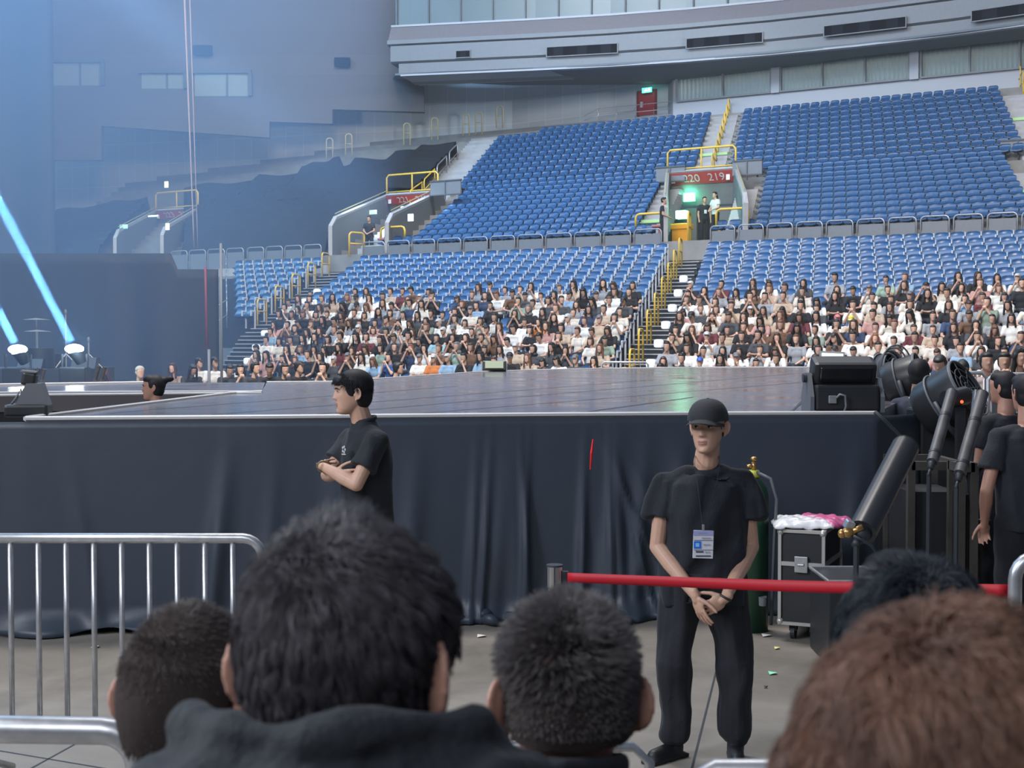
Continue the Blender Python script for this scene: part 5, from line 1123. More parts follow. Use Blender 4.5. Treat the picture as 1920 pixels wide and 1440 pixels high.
# --- guard with crossed arms ---
Yh = 7.9; hx = G(679, 700, Yh).x
Jh = dict(head=(0.0, -0.06, 1.765), hrot=Rxz(0.02, -0.24), hk=1.03, neck=(0.0, 0.0, 1.60), shL=(-0.175, 0.02, 1.515), shR=(0.185, 0.02, 1.515), elL=(-0.17, -0.15, 1.29), wrL=(0.06, -0.19, 1.31), elR=(0.22, -0.12, 1.27), wrR=(-0.01, -0.235, 1.355), hdL=(1, 0.5, 0.0), hnL=(0, 1, 0), cuL=0.3, tsL=1, hdR=(-1, 0.75, -0.05), hnR=(0.2, 1, 0), cuR=0.3, tsR=1,
          hiL=(-0.1, 0.03, 0.98), hiR=(0.1, 0.03, 0.98), knL=(-0.12, 0.0, 0.52), knR=(0.12, 0.0, 0.52), anL=(-0.12, 0.03, 0.10), anR=(0.12, 0.03, 0.10))
o, H, M3 = figure('person', 'guard in black polo with arms crossed, seen in profile facing left before the stage', (hx, Yh, 0), -1.10, Jh, vox=0.006, seed=9, wr=0.007, sleeve=0.66, girth=1.08, collar=True, skinvox=0.0045)
b = MB(); b.ell(H+M3 @ Vector((0, 0.018, 0.050)), (0.090, 0.108, 0.090), M3, 24, 16); b.ell(H+M3 @ Vector((0, 0.050, -0.015)), (0.082, 0.066, 0.080), M3, 20, 14); b.ell(H+M3 @ Vector((0, -0.075, 0.072)), (0.066, 0.036, 0.034), M3, 18, 12)
for s_ in (-1, 1): b.ell(H+M3 @ Vector((s_*0.072, -0.012, 0.018)), (0.013, 0.030, 0.034), M3)
hb = link('hair', baked(b, 0.006, 3, 0.5, M_hairb, 'hair'), o); 
P_, N_ = scalp(2600, 1.12, 5, nape=-0.45); M_ = np.array([list(r) for r in M3]); sel = P_[:, 2] > -0.02; strands('strands', np.array(H[:])+P_[sel] @ M_.T, (N_[sel]*0.5+np.array([0, -0.3, -0.6])) @ M_.T, np.full(sel.sum(), 0.035), hb, M_hairb, 0.0013, 4, 0.5, 0.15, seed=3)
b = MB(); c0 = Vector((0.105, -0.150, 1.455)); rc = Rz(0.45)
for t in range(5): a = t*1.256; b.ell(c0+rc @ Vector((0.010*math.cos(a), 0, 0.016*math.sin(a))), (0.007, 0.004, 0.008), None, 8, 6)
b.box(c0+Vector((0, 0, -0.026)), (0.03, 0.004, 0.005), rc); b.build('chest_emblem', mat('emblem_white', (0.6, 0.62, 0.66), 0.6), o)
b = MB(); wv = Vector(Jh['wrR']); b.ring_tube([wv+Vector((0.0, 0.03*math.cos(a), 0.03*math.sin(a))) for a in [math.pi*2*t/14 for t in range(14)]], 0.0055, 6, closed=True); b.bbox(wv+Vector((0, -0.031, 0.006)), (0.03, 0.010, 0.03), b=0.003); b.build('wristwatch', mat('watch_brass', (0.35, 0.27, 0.15), 0.3, 0.7), o, smooth=True)
# --- plain standing figures by preset ---
def stand(h=1.75, arms='down', lean=0.0, hrot=0.0, hk=1.0):
    k = h/1.76
    J = dict(head=(0, -0.02-lean*0.3, 1.64*k), hrot=Rz(hrot), hk=hk, neck=(0, 0.015-lean*0.2, 1.475*k), shL=(-0.18, 0.01, 1.40*k), shR=(0.18, 0.01, 1.40*k), elL=(-0.24, 0.03, 1.10*k), elR=(0.24, 0.03, 1.10*k), wrL=(-0.23, -0.06, 0.86*k), wrR=(0.23, -0.06, 0.86*k), hiL=(-0.095, 0.02, 0.90*k), hiR=(0.095, 0.02, 0.90*k), knL=(-0.11, 0, 0.49*k), knR=(0.11, 0, 0.49*k), anL=(-0.115, 0.03, 0.09), anR=(0.115, 0.03, 0.09))
    if arms == 'front': J.update(elL=(-0.23, -0.02, 1.12*k), elR=(0.23, -0.02, 1.12*k), wrL=(-0.08, -0.24, 1.02*k), wrR=(0.08, -0.24, 1.02*k))
    if arms == 'back': J.update(elL=(-0.26, 0.10, 1.12*k), elR=(0.26, 0.10, 1.12*k), wrL=(-0.12, 0.20, 0.93*k), wrR=(0.12, 0.20, 0.93*k))
    if arms == 'hip': J.update(elL=(-0.30, 0.06, 1.10*k), elR=(0.30, 0.06, 1.10*k), wrL=(-0.24, -0.02, 0.93*k), wrR=(0.24, -0.02, 0.93*k))
    return J
def simple_hair(o, H, M3, kind='short', vox=0.008, k=1.0, m=None):
    b = MB(); b.ell(H+M3 @ Vector((0, 0.022, 0.035)), (0.086*k, 0.100*k, 0.096*k), M3, 20, 14); b.ell(H+M3 @ Vector((0, -0.026, 0.078)), (0.074*k, 0.066*k, 0.049*k), M3, 20, 14); b.ell(H+M3 @ Vector((0, 0.04, -0.015)), (0.080*k, 0.070*k, 0.078*k), M3, 20, 14)
    if kind == 'pony': b.ell(H+M3 @ Vector((0, 0.10, 0.07)), (0.04, 0.045, 0.04), M3); b.ell(H+M3 @ Vector((0, 0.15, 0.085)), (0.035, 0.05, 0.03), M3)
    if kind == 'long': b.cap(H+M3 @ Vector((0, 0.07, -0.05)), H+M3 @ Vector((0, 0.09, -0.28)), 0.075, 0.07)
    me = baked(b, vox, 3, 0.5, m or M_hairb, 'hair'); bm = bmesh.new(); bm.from_mesh(me); Mi = M3.inverted()
    rm = [f for f in bm.faces if (lambda c: c.y < -0.045+max(0, -c.z)*0.5 and c.z < 0.055)(Mi @ (f.calc_center_median()-H))]; bmesh.ops.delete(bm, geom=rm, context='FACES'); bm.to_mesh(me); bm.free(); return link('hair', me, o)
# crew at the right edge, backs to us
J = stand(1.86, 'down', hrot=0.05); J.update(elL=(-0.27, 0.05, 1.14), wrL=(-0.24, -0.10, 0.93), cuR=0.7, elR=(0.27, 0.03, 1.14), wrR=(0.22, -0.10, 0.92), cuL=0.6)
p = G(1926, 700, 8.6); o, H, M3 = figure('person', 'crew member in black T-shirt at the right edge, back turned, phone in the hand', (p.x, 8.6, 0), math.pi+0.12, J, vox=0.0075, seed=21, wr=0.008, girth=1.15, skin=M_skinw); simple_hair(o, H, M3)
b = MB(); b.ring_tube([Vector(J['wrR'])+Vector((0.03*math.cos(a), 0.03*math.sin(a), 0.02)) for a in [math.pi*2*t/12 for t in range(12)]], 0.007, 6, closed=True); b.build('wristband', M_dark, o, smooth=True)
p = G(1884, 700, 10.2); o, H, M3 = figure('person', 'crew member in dark T-shirt just left of the rightmost man, head turned left', (p.x, 10.2, 0), math.pi+0.35, stand(1.84, 'front', hrot=0.35), vox=0.009, seed=22, wr=0.007, girth=1.12, skin=M_skinw, face=False); simple_hair(o, H, M3)
J = stand(1.90, 'front', hrot=0.2); p = G(1722, 700, 12.2)
o, H, M3 = figure('person', 'crew member in navy T-shirt leaning between the black fans beside the stage', (p.x, 12.2, 0), math.pi-0.5, J, vox=0.009, seed=23, wr=0.008, girth=1.15, skin=M_skinw, face=False, top=mat('navy_cotton', (0.025, 0.032, 0.055), 0.85)); simple_hair(o, H, M3, k=1.12)
p = G(291, 750, 13.2); o, H, M3 = figure('person', 'person with dark ponytail bun in the stage gap, seen in profile', (p.x, 13.2, 0), -1.45, stand(1.735, 'down'), vox=0.009, seed=24, skin=M_skinw); simple_hair(o, H, M3, 'pony')
p = G(262, 700, 27); o, H, M3 = figure('person', 'person with grey cap and dark clothes behind the runway at left', (p.x, 27, 0), 0.6, stand(1.56, 'down'), vox=0.014, seed=25, face=False); 
b = MB(); b.ell(H+Vector((0, 0.01, 0.06)), (0.09, 0.10, 0.075)); b.build('cap', mat('grey_cap', (0.35, 0.33, 0.3), 0.8), o, smooth=True)
p = G(692, 405, 58.6); p2 = G(1244, 370, 50.2)
o, H, M3 = figure('person', 'lone staff member in dark clothes standing in the passage under the 221 sign', (p.x, 58.6, p.z-1.72), -0.2, stand(1.72, 'front'), vox=0.018, seed=26, face=False, top=M_black, bottom=M_black); simple_hair(o, H, M3, vox=0.014)
o, H, M3 = figure('person', 'man in black standing left of the orange podium beside the seats', (p2.x, 50.2, p2.z-1.74), 1.3, stand(1.74, 'front'), vox=0.018, seed=27, face=False); simple_hair(o, H, M3, vox=0.014)
p = G(1321, 369, 54.0); o, H, M3 = figure('person', 'staff member in black with a badge standing in the centre passage', (p.x, 54, p.z-1.74), 0.1, stand(1.74, 'down'), vox=0.018, seed=28, face=False); simple_hair(o, H, M3, vox=0.014)
b = MB(); b.box((0, -0.16, 1.15), (0.1, 0.02, 0.14)); b.build('badge', M_badge, o)
p = G(1341, 360, 53.4); o, H, M3 = figure('person', 'long haired woman in a white top leaning in the centre passage', (p.x, 53.4, p.z-1.66), -1.0, stand(1.66, 'front'), vox=0.018, seed=29, face=False, top=mat('white_cotton', (0.6, 0.6, 0.6), 0.85)); simple_hair(o, H, M3, 'long', vox=0.014)

# --- the heads right in front of the camera ---
def fore(u_, v_ear, Y, lab, yaw=0.0, hk=1.0, seed=1, top=None, skin=None, arms='down', collar=False, girth=1.1, pitch=0.0, drop=0.0):
    c = G(u_, v_ear, Y); hz = c.z; J = stand(1.76, arms, hk=hk); dz = hz-(1.64); 
    for k_ in ('neck', 'shL', 'shR', 'elL', 'elR', 'wrL', 'wrR'): J[k_] = (J[k_][0], J[k_][1], J[k_][2]+dz-drop)
    J['hiL'] = (-0.1, 0.02, 0.9+dz); J['hiR'] = (0.1, 0.02, 0.9+dz); J['head'] = (0, -0.02, hz); J['hrot'] = Rxz(pitch, yaw); J['eark'] = 1.2; J['earo'] = 0.60
    return figure('person', lab, (c.x, Y, 0), math.pi, J, vox=0.007, seed=seed, wr=0.008, top=top, skin=skin or M_skinw, collar=collar, girth=girth, skinvox=0.0042, shoes=False)
M_hgrey = mat('greying_hair', (0.15, 0.135, 0.14), 0.35, spec=0.6, noise=0.35, nscale=60); M_hdark = mat('dark_hair', (0.085, 0.077, 0.088), 0.40, spec=0.6, noise=0.3, nscale=40); M_hbrown = mat('brown_hair', (0.17, 0.088, 0.058), 0.36, spec=0.5, noise=0.45, nscale=25); M_hbuzz = mat('buzz_hair', (0.10, 0.08, 0.077), 0.5, noise=0.2, nscale=60)
M_polo = mat('navy_polo', (0.012, 0.015, 0.022), 0.8); M_hood = mat('hoodie_black', (0.017, 0.021, 0.027), 0.85, bump=0.25, bscale=70, sheen=0.05)
# C: spiky short grey hair, centre
o, H, M3 = fore(1064, 1322, 1.74, 'person with short spiky greying hair and both ears showing, back of head, centre front', yaw=0.10, seed=31, top=M_polo, collar=True, hk=1.02, drop=-0.085)
hairdo(o, H, M3, 15000, 1.02, (0.006, 0.009, 0.016, 0.030, 0.034), 41, M_hgrey, 0.00055, nape=-0.14, nsh=-0.30, clump=5, grav=0.0, jit=0.10, lift=1.0, flow=0.7, shell=0.009, hold=0.004, seg=4, hmax=(0.010, 0.036))
# B: buzz cut, left
o, H, M3 = fore(352, 1322, 1.93, 'person with a tight buzz cut at lower left, back of head', yaw=-0.35, seed=32, top=M_polo, hk=1.06)
hairdo(o, H, M3, 15000, 1.06, (0.009, 0.012, 0.016, 0.022, 0.024), 42, M_hbuzz, 0.00055, nape=-0.36, clump=3, grav=0.05, jit=0.08, lift=0.55, flow=1.0, shell=0.013, hold=0.006, seg=4, hmax=(0.012, 0.024))
# A: tall man with full dark hair and a black hood
o, H, M3 = fore(652, 1268, 1.31, 'tall person with tousled thick dark hair, glasses and a black hooded jacket, seen from behind', yaw=-0.28, hk=1.10, seed=33, top=M_hood, girth=1.25, drop=0.0)
hairdo(o, H, M3, 19000, 1.10, (0.010, 0.022, 0.050, 0.065, 0.060), 43, M_hdark, 0.00080, nape=-0.22, nsh=-0.40, grav=0.30, jit=0.07, lift=0.40, whorl=(0.01, 0.050, 0.10), shell=0.006, hold=0.004, seg=6, hmax=(0.006, 0.030))
gl = MB(); k_ = 1.1
for s_ in (-1, 1):
    gl.ring_tube([H+M3 @ (Vector(q)*k_) for q in ((s_*0.066, -0.095, 0.012), (s_*0.076, -0.04, 0.012), (s_*0.079, 0.012, 0.010), (s_*0.077, 0.024, -0.008), (s_*0.074, 0.030, -0.030))], 0.0022, 6)
    gl.ring_tube([H+M3 @ (Vector((s_*(0.036+0.028*math.cos(a)), -0.100+0.004*abs(math.cos(a)), -0.004+0.022*math.sin(a)))*k_) for a in [math.pi*2*t/20 for t in range(20)]], 0.002, 6, closed=True)
gl.build('glasses', mat('glasses_frame', (0.02, 0.02, 0.022), 0.25, spec=0.8), o, smooth=True)
# collapsed hood around the neck
hd = MB(); nz = H.z-0.080
for q in range(3):
    pts = []
    for t in range(20):
        a = math.radians(-125+250*t/19); rr = 0.115+0.030*q; pts.append(Vector((rr*1.15*math.sin(a)*(1+0.05*math.sin(5*a+q)), 0.03+(rr*0.95)*math.cos(a), nz+0.035-0.045*q+0.03*math.cos(a*1.0)-0.008*math.sin(3*a+q*1.7)-0.05*max(0, abs(a)-1.4))))
    hd.ring_tube(pts, [0.022+0.008*abs(math.sin(t*0.55+q*1.3)) for t in range(20)], 10)
hd.ell((0, 0.12, nz-0.085), (0.16, 0.06, 0.10), None, 20, 12); hd.ell((-0.10, 0.09, nz-0.03), (0.07, 0.06, 0.06)); hd.ell((0.10, 0.09, nz-0.03), (0.07, 0.06, 0.06))
link('hood', baked(hd, 0.007, 4, 0.5, M_hood, 'hood', disp=wrinkle(0.010, 30, 77, 1.0)), o)
# E: blue-black hair behind the brown hair
o, H, M3 = fore(1722, 1262, 1.78, 'dark blue-black haired person mostly hidden behind the brown hair, lower right', seed=34, top=M_polo, hk=1.08)
hairdo(o, H, M3, 9000, 1.08, (0.02, 0.04, 0.06, 0.07, 0.07), 44, mat('blue_black_hair', (0.020, 0.026, 0.036), 0.4), 0.0008, nape=-0.55, grav=0.3, jit=0.10, lift=0.45, shell=0.006, hold=0.006, hmax=(0.02, 0.028))
# D: big wavy brown hair, nearest
o, H, M3 = fore(1815, 1650, 0.84, 'person with big wavy brown hair, nearest and blurred, bottom right corner', yaw=0.3, seed=35, top=M_polo, hk=1.12, girth=1.0)
hairdo(o, H, M3, 17000, 1.12, (0.07, 0.085, 0.085, 0.075, 0.07), 45, M_hbrown, 0.0010, nape=-0.7, grav=0.30, jit=0.10, lift=0.45, whorl=(0.02, 0.0, 0.12), curl=0.30, shell=0.012, hold=0.010, seg=7, hmax=(0.045, 0.028))
# ---------------- crowd barriers ----------------
def barrier_far():
    Y = 6.3; r = thing('crowd_barrier', 'galvanised crowd barrier with upright bars at the left, behind the buzz cut head', 'barrier', (0, Y, 0))
    L_ = -3.0; x1 = G(492, 1000, Y).x; zt = G(300, 1009, Y).z; zb = 0.29; R_ = 0.09
    pts = [Vector((L_, 0, zt)), Vector((x1-R_, 0, zt-0.0))]
    for k in range(1, 6): a = math.pi/2*k/5; pts.append(Vector((x1-R_+R_*math.sin(a), 0, zt-R_+R_*math.cos(a))))
    pts += [Vector((x1, 0, zb+R_))]
    for k in range(1, 6): a = math.pi/2*k/5; pts.append(Vector((x1-R_+R_*math.cos(a), 0, zb+R_-R_*math.sin(a))))
    pts.append(Vector((L_, 0, zb))); b = MB(); b.ring_tube(pts, 0.023, 12); b.build('frame', M_steel, r, smooth=True)
    for u_ in range(20-51*3, 480, 52):
        x = G(u_-2, 1170, Y).x; b = MB(); b.cyl((x, 0, zb), (x, 0, zt), 0.0125, n=10); b.build('bar', M_steel, r, smooth=True)
    for x in (x1-0.25, -2.4): b = MB(); b.ring_tube([(x, -0.3, 0.02), (x, -0.05, 0.12), (x, 0, zb), (x, 0.05, 0.12), (x, 0.3, 0.02)], 0.018, 8); b.build('foot', M_steel, r, smooth=True)
barrier_far()
def rail_piece(pts, rad, lab, foot=True):
    b = MB(); r = thing('crowd_barrier', lab, 'barrier', (pts[0][0], pts[0][1], 0)); P = [Vector(p)-Vector(r.location) for p in pts]; b.ring_tube(P, rad, 14); b.build('frame', M_steel, r, smooth=True); return r
def near_barrier():
    Y = 3.15; x1 = G(262, 1400, Y).x; zt = G(100, 1362, Y).z; R_ = 0.085; pts = [Vector((-2.4, Y, zt+0.01)), Vector((x1-R_, Y, zt-0.01))]
    for k in range(1, 6): a = math.pi/2*k/5; pts.append(Vector((x1-R_+R_*math.sin(a), Y, zt-0.01-R_+R_*math.cos(a))))
    pts += [Vector((x1, Y, 0.3)), Vector((x1, Y, 0.0))]; rail_piece(pts, 0.032, 'thick near barrier rail curving down beside the buzz cut head, lower left')
near_barrier()
def hoop(uc, vt, Y, half, rad, lab, dirx=1):
    c = G(uc, vt, Y); R_ = half; pts = [Vector((c.x-R_, Y, 0)), Vector((c.x-R_, Y, c.z-R_))]
    for k in range(1, 9): a = math.pi*k/8; pts.append(Vector((c.x-R_*math.cos(a), Y, c.z-R_+R_*math.sin(a))))
    pts.append(Vector((c.x+R_, Y, 0))); return rail_piece(pts, rad, lab)
Y = 4.9; xr = G(1903, 1100, Y).x; zt = G(1903, 1044, Y).z; pts = [Vector((xr, Y, 0)), Vector((xr, Y, zt-0.08))]+[Vector((xr+0.08-0.08*math.cos(math.pi/2*k/5), Y, zt-0.08+0.08*math.sin(math.pi/2*k/5))) for k in range(1, 6)]+[Vector((xr+1.2, Y, zt))]
rr = rail_piece(pts, 0.024, 'steel barrier end post curving over at the right edge, holding the red belt')
b = MB(); b.cyl((0.07, 0, 0.2), (0.07, 0, zt-0.12), 0.012); b.build('bar', M_steel, rr, smooth=True)
p = G(1370, 1441, 2.6); hb_ = rail_piece([Vector((p.x-0.13, 2.6, 0)), Vector((p.x-0.12, 2.6, p.z-0.11)), Vector((p.x-0.09, 2.6, p.z-0.045)), Vector((p.x-0.03, 2.6, p.z-0.008)), Vector((p.x+0.9, 2.6, p.z-0.004))], 0.026, 'top of a steel barrier just peeking in at the bottom centre right')
p = G(880, 1396, 3.4); p2 = G(960, 1400, 3.4); rail_piece([Vector((p.x-0.25, 3.4, 0)), Vector((p.x-0.25, 3.4, p.z-0.04)), Vector((p.x-0.21, 3.4, p.z)), Vector((p2.x+0.3, 3.4, p2.z)), Vector((p2.x+0.34, 3.4, p2.z-0.04)), Vector((p2.x+0.34, 3.4, 0))], 0.013, 'thin steel rail between the hooded person and the grey-haired head')
# ---------------- belt barrier ----------------
sp = G(1040, 1062, 5.95); po = thing('stanchion', 'chrome belt stanchion post at the left end of the red belt', 'stanchion', (sp.x, 5.95, 0))
M_chrome = mat('chrome', (0.6, 0.6, 0.62), 0.12, 1.0)
b = MB(); b.cyl((0, 0, 0.03), (0, 0, sp.z-0.02), 0.028, n=20); b.build('post', M_chrome, po, smooth=True); b = MB(); b.cyl((0, 0, sp.z-0.09), (0, 0, sp.z), 0.034, n=20); b.build('head', M_chrome, po, angle=40); b = MB(); b.ring_tube([(0, 0, 0), (0, 0, 0.03), (0, 0, 0.05)], [0.17, 0.16, 0.05], 28); b.build('base', M_chrome, po, angle=40)
b = MB(); b.cyl((0, 0, sp.z), (0, 0, sp.z+0.008), 0.036, n=20); b.bbox((0.045, 0, sp.z-0.05), (0.03, 0.03, 0.06), b=0.004); b.build('belt_cassette', M_dark, po, angle=40)
rows = []; 
for q in range(41):
    f = q/40; u_ = 1064+f*(1890-1064); Yq = 5.92+(4.92-5.92)*f; t_ = G(u_, 1074+22*f+3*math.sin(f*3.14), Yq); b_ = G(u_, 1092+28*f+3*math.sin(f*3.14), Yq); rows.append([(t_.x, t_.y, t_.z), (t_.x, t_.y+0.0, (t_.z+b_.z)/2), (b_.x, b_.y+0.006*math.sin(f*9), b_.z)])
m = MB(); m.grid(rows, (0, 0.002, 0)); tag(m.build('belt', mat('red_belt', (0.45, 0.004, 0.018), 0.6), smooth=True), 'long red barrier belt stretched across in front of the guard', 'belt')
# ---------------- flight cases ----------------
M_case = mat('case_panel', (0.022, 0.025, 0.03), 0.45, noise=0.15, nscale=6); M_alu = mat('aluminium_edge', (0.55, 0.54, 0.52), 0.4, 0.55)
def flight_case(lab, loc, rz, w, d, h, wheels=True, lidf=0.7, cat='case', alu=None, edge=0.022):
    alu = alu or M_alu; r = thing('flight_case', lab, cat, loc, rz); z0 = 0.11 if wheels else 0.0
    b = MB(); b.box((0, 0, z0+h/2), (w-0.01, d-0.01, h-0.01)); b.build('body', M_case, r)
    hl = h*lidf; zs = [z0+0.01, z0+hl-0.012, z0+h-0.01]; b = MB()
    for z in (z0+0.01, z0+h-0.012): 
        for sx in (-1, 1): b.box((sx*w/2, 0, z), (edge, d, edge)); 
        for sy in (-1, 1): b.box((0, sy*d/2, z), (w, edge, edge))
    for sx in (-1, 1):
        for sy in (-1, 1): b.box((sx*w/2, sy*d/2, z0+h/2), (edge, edge, h))
    b.build('edge_frame', alu, r)
    b = MB(); 
    for sy in (-1, 1): b.box((0, sy*d/2, z0+hl), (w, edge*0.8, edge*1.3))
    for sx in (-1, 1): b.box((sx*w/2, 0, z0+hl), (edge*0.8, d, edge*1.3))
    b.build('lid_seam', alu, r)
    for sx in (-1, 1):
        for sy in (-1, 1):
            for z in (z0+0.02, z0+h-0.02): b = MB(); b.ell((sx*(w/2-0.005), sy*(d/2-0.005), z), 0.026, None, 10, 8); b.build('corner_ball', alu, r, smooth=True)
    for sx in (-0.0,): b = MB(); b.bbox((sx, -d/2-0.012, z0+hl), (0.09, 0.02, 0.11), b=0.004); b.cyl((sx-0.02, -d/2-0.025, z0+hl), (sx+0.02, -d/2-0.025, z0+hl), 0.01); b.build('latch', M_steel, r)
    if wheels:
        for sx in (-1, 1):
            for sy in (-1, 1):
                b = MB(); x, y = sx*(w/2-0.08), sy*(d/2-0.08); b.cyl((x-0.015, y, 0.05), (x+0.015, y, 0.05), 0.05, n=16); b.box((x, y, 0.085), (0.05, 0.06, 0.05)); b.build('caster', M_dark, r)
    return r
# cart-like case on the right, long side running back from its front edge
pa = GZ(1464, 1178, 0.12); pb = GZ(1540, 1206, 0.12); dv = (pb-pa); 
c1 = GZ(1500, 1200, 0.0); w_ = 0.34; d_ = 0.62
fc = flight_case('black flight case with pale edges and casters on the right, carrying the plastic bags', (0, 0, 0), 0, w_, 0.75, 0.50, lidf=0.70)
rzc = math.radians(-38); fc.rotation_euler = (0, 0, rzc); front_c = (pa+pb)/2; fwd = Vector((-math.sin(rzc), math.cos(rzc), 0)); Yc = 7.9
def case_place(o, u_, v_floor, rz, w, d):
    p = GZ(u_, v_floor, 0.0); f = Vector((-math.sin(rz), math.cos(rz), 0)); o.location = (p.x+f.x*d/2, p.y+f.y*d/2, 0); o.rotation_euler = (0, 0, rz)
bpy.data.objects.remove(fc.children[0]); 
for ch in list(fc.children): bpy.data.objects.remove(ch)
bpy.data.objects.remove(fc)
fc = flight_case('black flight case with pale edges and casters on the right, carrying the plastic bags', (0, 0, 0), 0, 0.30, 0.62, 0.66, lidf=0.64)
case_place(fc, 1502, 1203, math.radians(-24), 0.30, 0.62)
for (dx, dy, rz, colr, lab, nm) in ((-0.04, -0.12, 0.3, (0.75, 0.76, 0.80), 'white crumpled plastic bag on the flight case', 'w'), (0.05, 0.0, -0.2, (0.62, 0.14, 0.32), 'pink plastic bag lying on the flight case beside the white one', 'p')):
    b = MB(); rs = random.Random(5 if nm == 'w' else 9); n = 22; rows = []
    for i in range(n):
        row = []
        for j in range(n):
            x = (i/(n-1)-0.5)*0.42; y = (j/(n-1)-0.5)*0.34; e_ = max(abs(x)/0.21, abs(y)/0.17); z = 0.035*(1-e_**4)+0.005*math.sin(x*60+y*30+rs.random()*2)+0.005*math.sin(y*80-x*25+rs.random())-max(0, e_-0.75)*0.06; row.append((x+rs.uniform(-.004, .004), y+rs.uniform(-.004, .004), z))
        rows.append(row)
    b.grid(rows, (0, 0, -0.012)); x = b.build('plastic_bag', mat('plastic_'+nm, colr, 0.22, spec=0.8), smooth=True); cw = fc.matrix_basis @ Vector((dx, dy, 0.80)); x.location = cw; x.rotation_euler = (0, 0, rz+fc.rotation_euler.z); tag(x, lab, 'bag')
    x.scale = (0.95, 1.1, 1)
# gear on the left behind the barrier
fl_ = flight_case('black road case with pale top edge behind the barrier at the left', (0, 0, 0), 0, 0.95, 0.6, 0.62, lidf=0.93); case_place(fl_, 75, 1172, math.radians(6), 0.95, 0.6)
for (u_, v_, w, h, lab, m_) in ((36, 1042, 0.09, 0.07, 'small white cup on the left road case', M_white), (78, 1036, 0.16, 0.06, 'grey tray on the left road case beside the cup', M_greyp)):
    b = MB(); b.bbox((0, 0, h/2), (w, 0.1, h), b=0.008); x = b.build('cup' if 'cup' in lab else 'tray', m_); pz = fl_.matrix_basis @ Vector(((u_-75)/300, -0.1, 0.73)); x.location = pz; tag(x, lab, 'cup' if 'cup' in lab else 'tray')
f2 = flight_case('smaller dark wedge case right of the left road case', (0, 0, 0), 0, 0.38, 0.35, 0.42, lidf=0.5, alu=M_darkg); case_place(f2, 185, 1152, math.radians(-10), 0.38, 0.35)
b = MB(); b.box((0, 0, 0.10), (0.5, 0.3, 0.04), (0, 0.5, 0)); b.box((-0.2, 0, 0.1), (0.04, 0.28, 0.2)); x = b.build('ramp', M_darkg); x.location = GZ(225, 1150, 0.0)+Vector((0, 0.2, 0)); tag(x, 'small dark ramp on the floor by the left skirt', 'ramp')
# ---------------- gas cylinder behind the guard ----------------
g0 = GZ(1404, 1182, 0.0); gc = thing('gas_cylinder', 'dark green gas cylinder with a brass valve behind the guard in the cap', 'cylinder', (g0.x+0.03, g0.y, 0)); zt = G(1404, 900, g0.y).z
b = MB(); b.ring_tube([(0, 0, 0), (0, 0, zt-0.12), (0, 0, zt-0.05), (0, 0, zt), (0, 0, zt+0.02)], [0.105, 0.105, 0.09, 0.05, 0.03], 22); b.build('tank', mat('cylinder_green', (0.012, 0.055, 0.030), 0.4), gc, smooth=True)
b = MB(); b.ring_tube([(0, 0, zt+0.02), (0, 0, zt+0.07)], 0.038, 14); b.build('collar', mat('acid_yellow', (0.55, 0.6, 0.08), 0.5), gc, smooth=True); b = MB(); b.cyl((0, 0, zt+0.07), (0, 0, zt+0.13), 0.016); b.ell((0, 0, zt+0.15), (0.026, 0.026, 0.018)); b.cyl((0, 0, zt+0.1), (-0.05, -0.01, zt+0.1), 0.012); b.build('valve', mat('brass', (0.55, 0.33, 0.12), 0.3, 0.8), gc, smooth=True)
b = MB(); b.ring_tube([(0.01, -0.02, zt+0.06), (0.10, -0.10, zt+0.02), (0.14, -0.12, zt-0.12), (0.13, -0.1, zt-0.4), (0.12, -0.05, 0.05)], 0.012, 8); b.build('hose', M_darkg, gc, smooth=True); b = MB(); b.cyl((0.05, -0.09, 0.2), (0.05, -0.1, 0.26), 0.03); b.build('label_disc', M_greyp, gc)
# ---------------- confetti tubes ----------------
M_tube = mat('black_tube', (0.03, 0.031, 0.036), 0.3, spec=0.6); M_tubeg = mat('scuffed_tube', (0.085, 0.085, 0.09), 0.5, noise=0.3, nscale=8)
def tube(u0, v0, u1, v1, Yb, Yt, wpx, lab, m_, ringed=False):
    a = G(u0, v0, Yb); c = G(u1, v1, Yt); r = thing('confetti_tube', lab, 'tube', a); d = c-a; rad = wpx/2/2600*(Yb+Yt)/2; b = MB(); b.cyl((0, 0, 0), d, rad, n=24); b.build('barrel', m_, r, angle=50)
    b = MB(); b.ring_tube([d*0.999, d*1.002], rad*1.03, 24); b.cyl(d*0.9, d*1.003, rad*0.9, n=24); 
    b.build('rim', m_, r, angle=50); n_ = d.normalized(); b = MB(); b.cyl(-n_*0.06, n_*0.02, rad*0.5, rad*0.8, 16); b.cyl(-n_*0.12, -n_*0.05, rad*0.28, n=12); b.build('valve_base', M_dark, r, smooth=True)
    zb_ = a.z-0.12
    b = MB(); b.cyl(-n_*0.1, (-n_*0.1)+Vector((0, 0, -zb_+n_.z*0.0)), 0.016, n=8); b.box((-n_*0.1)+Vector((0, 0, -zb_-0.0)), (0.3, 0.3, 0.03)); b.build('stand_post', M_dark, r)
    if ringed:
        b = MB(); b.cyl(d*0.62, d*0.66, rad*1.06, n=24); b.cyl(d*0.1, d*0.13, rad*1.08, n=24); b.build('clamp_ring', M_dark, r, angle=50)
    return r, a, d
tb, ta, td = tube(1616, 998, 1698, 838, 7.7, 8.3, 53, 'big glossy black confetti tube leaning up beside the flight case', M_tube)
tube(1748, 866, 1785, 735, 8.9, 9.3, 21, 'slim scuffed confetti tube, left of the two slim ones', M_tubeg, True)
t2 = tube(1800, 888, 1842, 738, 8.8, 9.2, 23, 'slim scuffed confetti tube nearest the crew members', M_tubeg, True)
